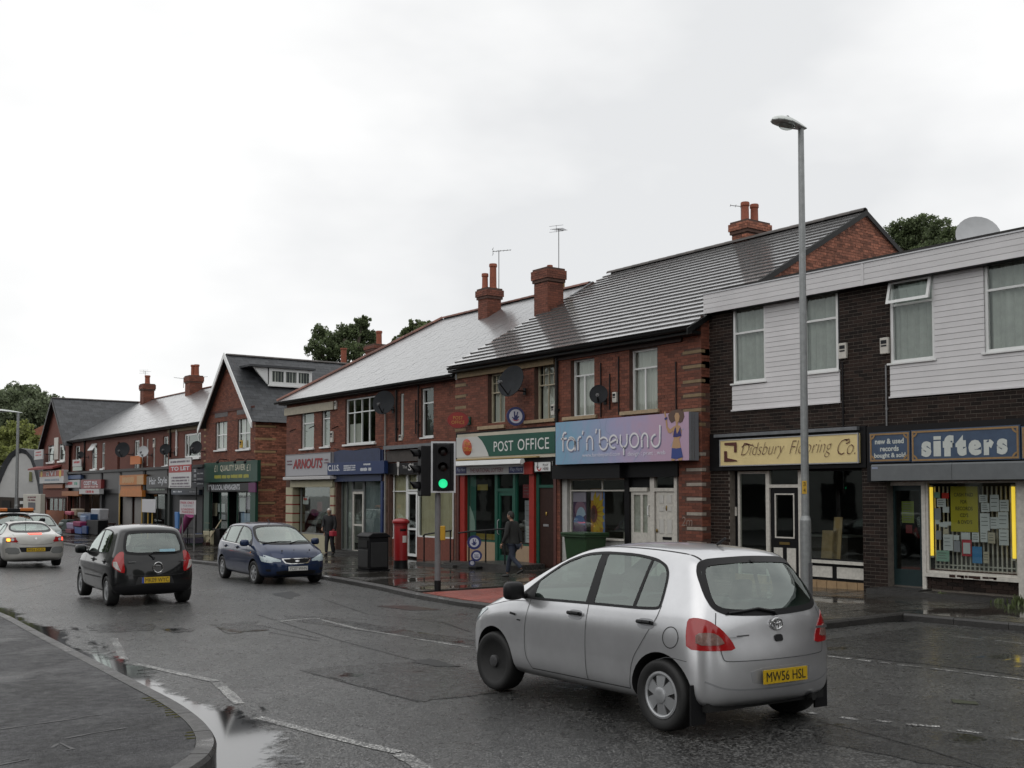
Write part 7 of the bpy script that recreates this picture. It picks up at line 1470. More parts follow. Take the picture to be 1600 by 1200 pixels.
def bC(me, cutters):
 """cutters: (MB, material index); returns the mesh with the hollows cut out"""
 o = bpy.data.objects.new('body', me); COL.objects.link(o); tmp = []
 for mb, mi in cutters:
  cm = bpy.data.meshes.new('cut'); cm.from_pydata([Vector(v) for v in mb.v], [], mb.f)
  bm = bmesh.new(); bm.from_mesh(cm); bmesh.ops.recalc_face_normals(bm, faces=bm.faces); bm.to_mesh(cm); bm.free()
  for m in (me.materials[0], well_m, cabin_m): cm.materials.append(m)
  for p in cm.polygons: p.material_index = mi
  c = bpy.data.objects.new('cut', cm); COL.objects.link(c); tmp.append(c)
  b = o.modifiers.new('b', 'BOOLEAN'); b.object = c; b.operation = 'DIFFERENCE'; b.solver = 'EXACT'; b.material_mode = 'INDEX'
 dg = bpy.context.evaluated_depsgraph_get(); r = bpy.data.meshes.new_from_object(o.evaluated_get(dg))
 for c in tmp: m = c.data; bpy.data.objects.remove(c); bpy.data.meshes.remove(m)
 bpy.data.objects.remove(o); return r
class Skin:
 """lays flat outlines onto the bodywork"""
 AX = {'L': ((1,0,0), lambda p: (-3,p[0],p[1])), 'R': ((-1,0,0), lambda p: (3,p[0],p[1])), 'B': ((0,1,0), lambda p: (p[0],-5,p[1])), 'F': ((0,-1,0), lambda p: (p[0],9,p[1])), 'T': ((0,0,-1), lambda p: (p[0],p[1],4))}
 def __init__(s, me):
  s.bvh = BVHTree.FromPolygons([v.co.copy() for v in me.vertices], [list(p.vertices) for p in me.polygons])
 def cast(s, p, ax, diag=None):
  if isinstance(ax, str): d, f = s.AX[ax]; o = Vector(f(p)); d = Vector(d)
  else:
   d, u, v = Vector(ax[0]).normalized(), Vector(ax[1]), Vector(ax[2]); o = u*p[0]+v*p[1]-d*6
  h, n, i, t = s.bvh.ray_cast(o, d)
  if h is None:
   h, n, i, t = s.bvh.find_nearest(o+d*4.2)
  return h, (n if n.dot(d) < 0 else -n)
 def patch(s, poly, ax, lift=.004, step=.07, rim=.012, mb=None):
  mb = mb or MB(); P = [Vector((p[0], p[1])) for p in poly]; Q = []
  for a, b in zip(P, P[1:]+P[:1]):
   k = max(1, int((b-a).length/step))
   for i in range(k): Q.append(a+(b-a)*(i/k))
  nb = len(Q); xs_, ys_ = [p.x for p in Q], [p.y for p in Q]; pts = list(Q)
  def inside(p):
   c = False
   for a, b in zip(Q, Q[1:]+Q[:1]):
    if (a.y > p.y) != (b.y > p.y) and p.x < (b.x-a.x)*(p.y-a.y)/(b.y-a.y)+a.x: c = not c
   return c
  x = min(xs_)+step/2
  while x < max(xs_):
   y = min(ys_)+step/2
   while y < max(ys_):
    p = Vector((x, y))
    if inside(p) and min((p-q).length for q in Q) > step*.4: pts.append(p)
    y += step
   x += step
  v2, e2, f2, _, _, _ = geometry.delaunay_2d_cdt(pts, [(i, (i+1) % nb) for i in range(nb)], [list(range(nb))], 1, 1e-5)
  H = [s.cast(p, ax) for p in v2]; base = mb.n; VV = [h+n*lift for h, n in H]; FF = [list(f) for f in f2]
  ec = {}
  for f in FF:
   for a, b in zip(f, f[1:]+f[:1]): ec[(a, b)] = 1
  bnd = [(a, b) for (a, b) in ec if (b, a) not in ec]; bi = {}
  for a, b in bnd:
   for q in (a, b):
    if q not in bi: bi[q] = len(VV); VV.append(H[q][0]-H[q][1]*rim)
  FF += [[b, a, bi[a], bi[b]] for a, b in bnd]
  n0 = H[0][1]; f = FF[0]; a, b, c = (VV[i] for i in f[:3])
  if (b-a).cross(c-a).dot(n0) < 0: FF = [q[::-1] for q in FF]
  mb.add(VV, FF); return mb
 def line(s, pts, ax, w=.012, lift=.002, closed=False, mb=None, n=None):
  mb = mb or MB(); P = [Vector((p[0], p[1])) for p in pts]
  for _ in range(2 if len(P) > 2 else 0):
   q = [P[0]]
   for a, b in zip(P[:-1], P[1:]): q += [a*.8+b*.2, a*.2+b*.8]
   P = q+[P[-1]]
  Q = []
  for a, b in zip(P[:-1], P[1:]):
   k = max(1, int((b-a).length/.05))
   for i in range(k): Q.append(a+(b-a)*(i/k))
  Q.append(P[-1]); VV = []
  for i, q in enumerate(Q):
   t = (Q[min(i+1, len(Q)-1)]-Q[max(i-1, 0)]).normalized(); m = Vector((-t.y, t.x))*w/2
   for sg in (1, -1): h, nn = s.cast(q+m*sg, ax); VV.append(h+nn*lift)
  mb.add(VV, [(2*i, 2*i+1, 2*i+3, 2*i+2) for i in range(len(Q)-1)]); return mb
def rnd(poly, it=2):
 """rounds the corners of a closed outline"""
 for _ in range(it):
  q = []
  for a, b in zip(poly, poly[1:]+poly[:1]): q += [(a[0]*.8+b[0]*.2, a[1]*.8+b[1]*.2), (a[0]*.2+b[0]*.8, a[1]*.2+b[1]*.8)]
  poly = q
 return poly
def WH(t, x, y, R, w, side_, rimm, style, yaw=0.):
 s = side_; c = Vector((x, y, R)); ax = Vector((s*math.cos(yaw), s*math.sin(yaw), 0)); ri = R*.665
 mb = MB(); f = -w*.02
 if style == 'steel': mb.lathe([(.05,-.09),(ri*.99,-.09),(ri,-.03),(ri*.93,-.035),(ri*.85,-.05),(ri*.70,-.055),(ri*.62,-.015),(ri*.50,-.012),(ri*.44,-.04),(ri*.34,-.04),(ri*.30,.012),(ri*.2,.02),(.01,.02)], c, ax, n=32)
 else:
  mb.lathe([(ri*.83,-.03),(ri*.84,.002),(ri*.90,.008),(ri*.985,.004),(ri*.99,-.02)], c, ax, n=36)
  u = ax.orthogonal().normalized(); v = ax.cross(u); ns = {'six': 6, 'seven': 7, 'five': 5, 'nine': 9}[style]
  for k in range(ns):
   q = 2*math.pi*k/ns+.3; d = u*math.cos(q)+v*math.sin(q); p = ax.cross(d); wi, wo = (.034, .058) if style == 'six' else (.026, .032)
   pts = [d*.04+p*wi, d*.04-p*wi, d*(ri*.86)-p*wo, d*(ri*.86)+p*wo]; P = [c+q_+ax*(.012-.02*(i > 1)) for i, q_ in enumerate(pts)]; B_ = [p_-ax*.04 for p_ in P]
   mb.add(P+B_, [(0,1,2,3),(4,7,6,5),(0,4,5,1),(1,5,6,2),(2,6,7,3),(3,7,4,0)])
  mb.lathe([(.068,-.02),(.066,.016),(.045,.024),(.01,.025)], c, ax, n=20)
 o = mb.bd('wheel', rimm, t, smo=True, lcl=True, angle=40); FN(o)
 mb = MB(); mb.lathe([(.02,-.05),(ri*.95,-.045),(ri*.99,-.09)], c, ax, n=24); ow = mb.bd('rim_well', steelw, o, lcl=True); FN(ow)
 mb = MB(); prof = [(ri*.97,-.01),(ri*1.06,.012),(R*.88,.022),(R*.955,.012),(R*.99,-.015),(R,-.05),(R,-w+.05),(R*.985,-w+.015),(R*.9,-w)]
 mb.lathe(prof, c, ax, n=44); o2 = mb.bd('tyre', tyre_m, o, smo=True, lcl=True, angle=60); FN(o2)
 return o
def plate(t, x, y, z, txt, m, face=-1, w=.52, h=.111, slope=.06, band=True):
 d = Vector((0, face, slope)).normalized(); u = Vector((-face, 0, 0)); v = u.cross(d)*-1
 u = Vector((1,0,0)) if face < 0 else Vector((-1,0,0)); v = d.cross(u)
 if v.z < 0: v = -v
 c = Vector((x, y, z)); mb = MB(); q = [c-u*w/2-v*h/2, c+u*w/2-v*h/2, c+u*w/2+v*h/2, c-u*w/2+v*h/2]; mb.prism(q, -d*.012); o = mb.bd('number_plate', m, t, lcl=True); FN(o)
 mb = MB(); text(mb, txt, c+u*(.022 if band else 0), u, v, w*(.84 if band else .9), h*.70, bold=0., lift=0);
 L_ = [Vector(p)+d*.003 for p in mb.v]; mb.v = [tuple(p) for p in L_]; mb.bd('plate_letters', plate_k, o, lcl=True)
 if band:
  q = [c-u*w/2-v*h/2+d*.002, c-u*(w/2-.042)-v*h/2+d*.002, c-u*(w/2-.042)+v*h/2+d*.002, c-u*w/2+v*h/2+d*.002]; mb = MB(); mb.poly(q); mb.bd('plate_band', plate_b, o, lcl=True)
 return o
def seats(t, rows, zb=.72):
 for y, zt in rows:
  for x in (-.36, .36):
   mb = MB(); mb.prism([(x-.24,y-.02,zb-.3),(x+.24,y-.02,zb-.3),(x+.21,y-.16,zt-.16),(x-.21,y-.16,zt-.16)], (0,.12,0)); mb.prism([(x-.12,y-.17,zt-.13),(x+.12,y-.17,zt-.13),(x+.10,y-.20,zt+.05),(x-.10,y-.20,zt+.05)], (0,.09,0)); o = mb.bd('seat', seat_m, t, lcl=True, bevel=.03); FN(o)
def make_car(spec, name, label, loc, yaw, s, paintm):
 t = TH(name, label, 'car', loc, (0, 0, yaw)); t.scale = (s, s, s)
 K = dict(spec); K['dlo'] = rnd(K['dlo'], 1); me = cSl(K['cols'], K['cen'], K['rear'], K['front'], K['hw'], paintm, sub=K.get('sub', 3)); sk = Skin(me)
 WB = K['wb']; R = K['R']; hw = K['hw']; cut = []
 for y in (0, WB):
  for sg in (1, -1): mb = MB(); mb.cyl((sg*(hw-.30), y, R+.0), (sg*(hw+.2), y, R+.0), R*1.19, n=40); cut.append((mb, 1))
 mb = MB(); mb.prism([(-2,p[0],p[1]) for p in K['dlo']], (4,0,0)); cut.append((mb, 2))
 for nm in ('screen', 'tailgate_glass'):
  if nm in K: f_, poly = K[nm]; mb = MB(); mid = K['mid']; mb.prism([(p[0], (mid if f_ == 'B' else mid), p[1]) for p in poly], (0, (-3.5 if f_ == 'B' else 3.5), 0)); cut.append((mb, 2))
 me = bC(me, cut); o = link('body', me, t, smo=True, angle=38)
 gm = MB()
 for pts, ax, w in K.get('gaps', ()):
  for a in ax: sk.line(pts, a, w=w*.6, lift=.0025, mb=gm)
 gm.bd('panel_gaps', K.get('gapm', gap_m), t, lcl=True)
 for sd in ('L', 'R'):
  for p in K['pillars']: sk.patch(p, sd, lift=.003, step=.08).bd('door_pillar', trim_m, t, lcl=True, smo=True)
  for p in K['sidewin']: sk.patch(p, sd, lift=.0, step=.09, rim=.004).bd('side_window', carglass, t, lcl=True, smo=True)
  mb = MB(); sk.line(K['dlo']+K['dlo'][:1], sd, w=.022, lift=.005, mb=mb); mb.bd('window_seal', trim_m, t, lcl=True)
 for nm in ('screen', 'tailgate_glass'):
  if nm in K:
   f_, poly = K[nm]; sk.patch(poly, f_, lift=.001, step=.09, rim=.004).bd('windscreen' if nm == 'screen' else 'rear_window', windscreen if nm == 'screen' else carglass, t, lcl=True, smo=True)
   mb = MB(); sk.line(poly+poly[:1], f_, w=.05, lift=.004, mb=mb); mb.bd('window_seal', trim_m, t, lcl=True)
 seats(t, K['seats'])
 mb = MB(); mb.prism([(-.6,K['dash'],.55),(.6,K['dash'],.55),(.6,K['dash']+.05,K['dashz']),(-.6,K['dash']+.05,K['dashz'])], (0,.45,0)); o2 = mb.bd('dashboard', cabin_m, t, lcl=True, bevel=.04); FN(o2)
 mb = MB(); c = Vector((.36, K['dash']-.14, K['dashz']-.02)); ax = Vector((0,-.86,.5)); u = Vector((1,0,0)); v = ax.cross(u); pts = [c+u*.18*math.cos(q*math.pi/10)+v*.18*math.sin(q*math.pi/10) for q in range(21)]; mb.tube(pts, .013, n=6); mb.bd('steering_wheel', trim_m, t, lcl=True)
 for (y, styl, rm) in ((0, K['wstyle'][0], K['wmat'][0]), (WB, K['wstyle'][1], K['wmat'][1])):
  for sg in (1, -1): WH(t, sg*(hw-.035), y, R, .19, sg, rm, styl, K.get('steer', 0) if y else 0)
 for nm, m, items in K['patches']:
  for sd, poly, lift in items: sk.patch(poly, sd, lift=lift, step=.05).bd(nm, m, t, lcl=True, smo=True)
 for sg in (1, -1):
  mx_, my_, mz_ = K['mirror']; mb = MB(); o_ = mb.n; mb.sphere((0,0,0), 1, n=16, m=12); f5 = lambda q, e_: math.copysign(abs(q)**e_, q); mb.v[o_:] = [(sg*(mx_+.09)+.115*f5(x, .6), my_+.07*f5(y, .7)+sg*0-.25*abs(.115*x)*(1 if sg*x > 0 else 0), mz_+.088*f5(z, .6)) for x, y, z in mb.v[o_:]]; mb.cyl((sg*(mx_-.08), my_, mz_-.06), (sg*(mx_+.05), my_, mz_-.03), .03, n=8); mb.bd('door_mirror', K['mirmat'], t, lcl=True, smo=True)
 return t, sk
def wiper(t, pts, sk, ax, name='wiper'):
 mb = MB(); P = [sk.cast(p, ax) for p in pts]; mb.tube([h+n*.02 for h, n in P], .012, n=6); mb.tube([P[0][0]+P[0][1]*.01, P[0][0]+P[0][1]*.03], .025, n=8); mb.bd(name, trim_m, t, lcl=True, smo=True)
def handle(t, sk, y, z, ax, m, rec, w=.16):
 mb = MB(); sk.patch(rnd([(y-w*.62,z-.045),(y+w*.62,z-.045),(y+w*.62,z+.04),(y-w*.62,z+.04)]), ax, lift=.003, step=.05, mb=mb); mb.bd('handle_recess', rec, t, lcl=True, smo=True)
 h, n = sk.cast((y, z), ax); mb = MB(); a, b = h+n*.03+Vector((0,-w/2,.006)), h+n*.03+Vector((0,w/2,.006)); mb.tube([a-n*.03, a, (a+b)/2+n*.008, b, b-n*.03], .016, n=8); mb.bd('door_handle', m, t, lcl=True, smo=True)
# silver hatchback in the foreground
silver_p = paint('silver_car_paint', (.66,.665,.68), .8, .30); black_p = paint('black_car_paint', (.006,.0065,.007), .0, .3); blue_p = paint('dark_blue_car_paint', (.010,.024,.07), .3, .28); beige_p = paint('pale_silver_car_paint', (.50,.49,.46), .5, .36); white_p = paint('white_van_paint', (.62,.63,.63), .0, .35); grn_p = paint('grey_green_car_paint', (.22,.25,.24), .4, .35)
CL = ((.72,.69,0),(.69,-.72,0),(0,0,1)); CR = ((-.72,.69,0),(.69,.72,0),(0,0,1))
LP = [(-.345,.70),(-.35,.82),(-.335,.935),(-.27,.95),(-.17,.93),(-.07,.86),(.01,.765),(.045,.69),(-.15,.69)]
LI = [(-.27,.735),(-.27,.83),(-.14,.835),(-.08,.80),(-.04,.735)]
hatch = dict(gapm=M('silver_car_gap', (.07,.072,.075), .6), hw=.848, wb=2.46, R=.295, mid=.8,
 cols=[(-.45,-.44,-.20,.80,.97,1.40,.545,.90), (-.33,-.24,.0,.80,.975,1.445,.57,.985), (.40,.40,.45,.80,.97,1.47,.585,1.0), (1.0,1.0,.95,.80,.965,1.475,.585,1.0), (1.6,1.7,1.40,.80,.95,1.43,.565,1.0), (2.05,2.15,1.92,.79,.93,1.20,.625,1.0), (2.45,2.45,2.40,.77,.88,.955,.68,.995), (2.80,2.82,2.82,.70,.79,.85,.64,.965), (3.0,2.98,2.97,.58,.66,.71,.53,.85)],
 cen=[(-.27,1.455), (.0,1.495), (.45,1.525), (.95,1.53), (1.48,1.475), (2.05,1.215), (2.56,.985), (2.93,.885), (3.12,.765)],
 rear=[(-.495,.99), (-.53,.80), (-.608,.57), (-.60,.34), (-.53,.25)], front=[(3.13,.25), (3.20,.34), (3.21,.48), (3.19,.58), (3.17,.68)],
 dlo=[(2.08,.955),(1.86,1.13),(1.55,1.315),(1.25,1.400),(.95,1.425),(.55,1.42),(.27,1.39),(.13,1.34),(.07,1.26),(.05,1.03),(.08,.985),(1.0,.975)],
 pillars=[[(1.02,.972),(1.02,1.424),(.92,1.424),(.90,.978)], [(2.09,.95),(1.80,.955),(1.83,1.0),(1.84,1.15)], [(.385,.98),(.33,1.40),(.30,1.395),(.345,.98)]],
 sidewin=[[(2.08,.957),(1.86,1.13),(1.55,1.315),(1.25,1.405),(.98,1.43),(.98,.975)], [(.98,.975),(.98,1.425),(.55,1.42),(.27,1.39),(.13,1.34),(.07,1.26),(.05,1.03),(.08,.985)]],
 screen=('F', [(-.60,.99),(.60,.99),(.55,1.25),(.47,1.40),(0,1.43),(-.47,1.40),(-.55,1.25)]), tailgate_glass=('B', rnd([(-.50,.985),(0,.965),(.50,.985),(.60,1.03),(.61,1.12),(.57,1.28),(.52,1.36),(.42,1.385),(0,1.40),(-.42,1.385),(-.52,1.36),(-.57,1.28),(-.61,1.12),(-.60,1.03)], 2)),
 seats=[(.35,1.14),(1.30,1.16)], dash=1.95, dashz=.97, wstyle=('six','steel'), wmat=(alloy,steelw), mirror=(.83,1.98,1.03), mirmat=trim_m, steer=.06, sub=3,
 gaps=[([(1.86,.95),(1.90,.70),(1.89,.42),(1.80,.30)], 'LR', .012), ([(.97,.97),(.96,.60),(.95,.30)], 'LR', .012), ([(.04,1.02),(.06,.92),(.20,.72),(.33,.55),(.38,.30)], 'LR', .012), ([(.38,.30),(1.80,.30)], 'LR', .016),
    ([(-.60,.985),(-.635,.88),(-.60,.62),(-.55,.60),(.55,.60),(.60,.62),(.635,.88),(.60,.985)], 'B', .012), ([(-.30,.60),(-.10,.62),(.03,.58)], 'LR', .008), ([(1.9,.93),(2.2,.92),(2.5,.86),(2.85,.79)], 'LR', .008)],
 patches=[('tail_lamp', red_l, [(CL, rnd(LP, 1), .006), (CR, rnd([(-a, b) for a, b in LP], 1), .006)]), ('lamp_insert', dred_l, [(CL, rnd(LI, 1), .010), (CR, rnd([(-a, b) for a, b in LI], 1), .010)]),
    ('plate_recess', M('shaded_silver_recess', (.36,.365,.38), .4, metal=.6), [('B', rnd([(-.33,.40),(.33,.40),(.36,.54),(-.36,.54)], 1), .003)]), ('headlamp', clear_l, [('L', rnd([(2.55,.84),(2.95,.74),(3.08,.66),(3.06,.60),(2.85,.66)], 1), .005), ('R', rnd([(2.55,.84),(2.95,.74),(3.08,.66),(3.06,.60),(2.85,.66)], 1), .005), ('F', rnd([(-.70,.68),(-.42,.66),(-.44,.56),(-.66,.58)], 1), .005), ('F', rnd([(.70,.68),(.42,.66),(.44,.56),(.66,.58)], 1), .005)]),  # darker silver puts the recess shade into the colour
    ('mud_flap', trim_m, []), ('tailgate_lock', trim_m, [('B', rnd([(-.045,.735),(.045,.735),(.045,.79),(-.045,.79)], 1), .012)])])
def gz(x, y): return rdz(x, y)
cz = gz(7.05, 7.2)
car, sk = make_car(hatch, 'silver_hatchback', 'silver five-door hatchback close by in the road, seen from behind with a yellow plate', (7.05, 6.47, cz), -.025, .99, silver_p)
car.rotation_euler = (-.012, .012, -.025)
plate(car, 0, -.618, .468, 'MW56 HSL', plate_y, slope=.02, band=False)
for y in (1.13, .18): handle(car, sk, y, .865, 'L', trim_m, MAT['shaded_silver_recess']); handle(car, sk, y, .865, 'R', trim_m, MAT['shaded_silver_recess'])
wiper(car, [(.02,.965),(-.18,1.0),(-.36,.985),(-.5,.975)][::1], sk, 'B', 'rear_wiper')
mb = MB(); sk.line(arc(-.12,.775,.085,.085,0,360,24), 'L', w=.008, lift=.002, mb=mb); mb.bd('fuel_flap', gap_m, car, lcl=True)
h, n = sk.cast((0,.875), 'B'); mb = MB(); u, v = Vector((1,0,0)), Vector((0,-n.z,n.y)) if n.y < 0 else Vector((0,0,1)); v = Vector((0,0,1)); k = h+Vector((0,-.012,0))
for rx, ry, cyv in ((.068,.046,0),(.022,.046,0),(.046,.018,.022)): mb.tube([k+u*(rx*math.cos(q*math.pi/12))+v*(ry*math.sin(q*math.pi/12)+cyv) for q in range(25)], .008, n=6)
mb.bd('badge', chrome, car, lcl=True, smo=True)
mb = MB()
for x, txt, w_ in ((-.43,'Synergie',.13),(.50,'yaris',.13)): pass
mb.box(-.50,-.36,-.553,-.549,.80,.812); mb.box(.46,.60,-.545,-.54,.815,.835); mb.bd('tailgate_lettering', M('dull_chrome', (.30,.30,.31), .3, metal=.8), car, lcl=True)
mb = MB(); mb.box(-.82,-.66,-.36,-.34,.10,.42); mb.box(.66,.82,-.36,-.34,.10,.42); mb.bd('mud_flap', trim_m, car, lcl=True)
mb = MB(); mb.box(-.70,.70,-.42,.10,.20,.27); mb.cyl((-.3,-.1,.24),(.3,-.1,.24),.1,n=10); mb.cyl((.48,-.50,.23),(.48,-.2,.23),.03,n=10); mb.bd('underbody', well_m, car, lcl=True)
mb = MB(); mb.cyl((.0,.15,1.51),(.0,.05,1.57),.012,n=8); mb.bd('roof_aerial', trim_m, car, lcl=True)
for sd in 'LR': mb = MB(); sk.line([(2.16,.80),(2.06,.79)], sd, w=.02, lift=.008, mb=mb); sk.line([(2.03,.745),(1.97,.742)], sd, w=.012, lift=.006, mb=mb); mb.bd('wing_marker', trim_m, car, lcl=True)
mb = MB(); sk.line([(.0,1.395),(.0,1.37)], 'B', w=.05, lift=.012, mb=mb); mb.bd('washer_jet', trim_m, car, lcl=True)
for sg in (-1, 1):
 mb = MB(); sk.line([(sg*.50,1.2),(sg*.52,.6),(sg*.515,.1),(sg*.49,-.15)], 'T', w=.016, lift=.002, mb=mb); mb.bd('roof_channel', gap_m, car, lcl=True)
mb = MB(); sk.line([(-.74,.45),(-.6,.39),(-.4,.37),(.4,.37),(.6,.39),(.74,.45)], 'B', w=.014, lift=.002, mb=mb); mb.bd('bumper_crease_shade', MAT['shaded_silver_recess'], car, lcl=True)  # crease shade drawn as a darker silver ribbon
mb = MB(); mb.box(-.5,.5,-.40,.15,.93,.95); mb.bd('parcel_shelf', cabin_m, car, lcl=True)
# small black hatchback
TP = [(-.27,.84),(-.21,.97),(-.14,1.04),(-.08,1.03),(-.055,.90),(-.005,.64),(-.09,.655),(-.20,.73),(-.26,.79)]; TI = [(-.245,.85),(-.16,.85),(-.075,.67),(-.16,.72),(-.225,.77)]
small = dict(hatch); small.update(gapm=gap_m, hw=.798, wb=2.38, R=.285, sub=3, mirmat=black_p, mirror=(.77,1.95,1.0), wstyle=('nine','nine'), wmat=(alloy,alloy), steer=.0,
 cols=[(-.47,-.44,-.24,.78,.95,1.42,.56,.93), (-.33,-.26,-.02,.78,.955,1.455,.575,.99), (.40,.40,.45,.78,.945,1.48,.58,1.0), (1.0,1.0,.95,.78,.94,1.48,.58,1.0), (1.6,1.7,1.40,.78,.92,1.43,.56,1.0), (2.05,2.12,1.88,.77,.90,1.20,.60,1.0), (2.40,2.42,2.36,.76,.87,.94,.64,.99), (2.70,2.72,2.72,.70,.79,.85,.60,.96), (2.88,2.86,2.86,.58,.66,.71,.50,.86)],
 cen=[(-.29,1.47), (-.02,1.515), (.45,1.54), (.95,1.54), (1.46,1.475), (2.0,1.215), (2.5,.97), (2.80,.88), (2.98,.77)],
 rear=[(-.50,.96), (-.55,.78), (-.585,.56), (-.585,.34), (-.53,.25)], front=[(2.98,.25), (3.03,.34), (3.04,.48), (3.03,.58), (3.01,.67)],
 tailgate_glass=('B', rnd([(-.50,.99),(.50,.99),(.54,1.10),(.48,1.36),(.38,1.40),(-.38,1.40),(-.48,1.36),(-.54,1.10)], 1)),
 gaps=[([(1.86,.95),(1.90,.70),(1.80,.30)], 'LR', .012), ([(.97,.95),(.96,.60),(.95,.30)], 'LR', .012), ([(.04,1.0),(.20,.70),(.38,.30)], 'LR', .012), ([(-.60,.96),(-.58,.62),(-.48,.585),(.48,.585),(.58,.62),(.60,.96)], 'B', .014)],
 patches=[('tail_lamp', red_l, [(CL, rnd(TP, 1), .006), (CR, rnd([(-a, b) for a, b in TP], 1), .006)]), ('lamp_insert', M('clear_tail_lens', (.50,.47,.45), .1, coat=.6, noise=.5, nscale=40), [(CL, TI, .011), (CR, [(-a, b) for a, b in TI], .011)]),
    ('plate_recess', M('dark_recess', (.02,.02,.021), .45), [('B', [(-.36,.42),(.36,.42),(.31,.56),(-.31,.56)], .003)]), ('headlamp', clear_l, [('L', [(2.45,.82),(2.80,.74),(2.88,.66),(2.70,.64)], .005)]), ('lower_bumper', trim_m, [('B', [(-.74,.26),(.74,.26),(.74,.40),(-.74,.40)], .004)])])
car, sk = make_car(small, 'black_hatchback', 'black small hatchback driving away in the middle of the road, seen from behind', (6.73, 21.05, gz(6.7, 21.5)), -.06, .985, black_p)
plate(car, .0, -.612, .50, 'MK09 WYC', plate_y, slope=.05)
wiper(car, [(-.02,.90),(-.10,.97),(-.02,1.01),(.42,1.0)][::1], sk, 'B', 'rear_wiper')
mb = MB(); k = Vector((.05,-.575,.73));
for sc in (1,): mb.tube([k+Vector((.075*math.cos(q*math.pi/8+.39)*1.2, 0, .09*math.sin(q*math.pi/8+.39)*1.1)) for q in range(17)], .010, n=6); mb.box(.0,.10,-.578,-.57,.755,.775)
mb.bd('badge', chrome, car, lcl=True); mb = MB(); mb.box(-.50,-.36,-.575,-.565,.845,.858); mb.box(.50,.58,-.57,-.56,.845,.858); mb.bd('tailgate_lettering', chrome, car, lcl=True)
mb = MB(); sk.patch([(.10,1.02),(.40,1.02),(.40,1.07),(.10,1.07)], 'B', lift=.006, mb=mb); mb.bd('window_sticker', M('pale_blue_sticker', (.25,.42,.50), .5), car, lcl=True)
mb = MB(); sk.line([(.40,.52),(1.80,.50)], 'L', w=.02, lift=.006, mb=mb); sk.line([(.40,.52),(1.80,.50)], 'R', w=.02, lift=.006, mb=mb); mb.bd('side_moulding', trim_m, car, lcl=True)
for y in (1.13, .18): handle(car, sk, y, .83, 'L', black_p, gap_m)
for cx in ((-.36,1.30),): mb = MB(); mb.sphere((cx[0],1.22,1.20), .12, (.85,1,1.15)); mb.sphere((-.36,1.22,.92),.2,(1.15,.7,1)); mb.bd('driver_silhouette', M('dark_clothing', (.03,.03,.035), .9), car, lcl=True, smo=True)
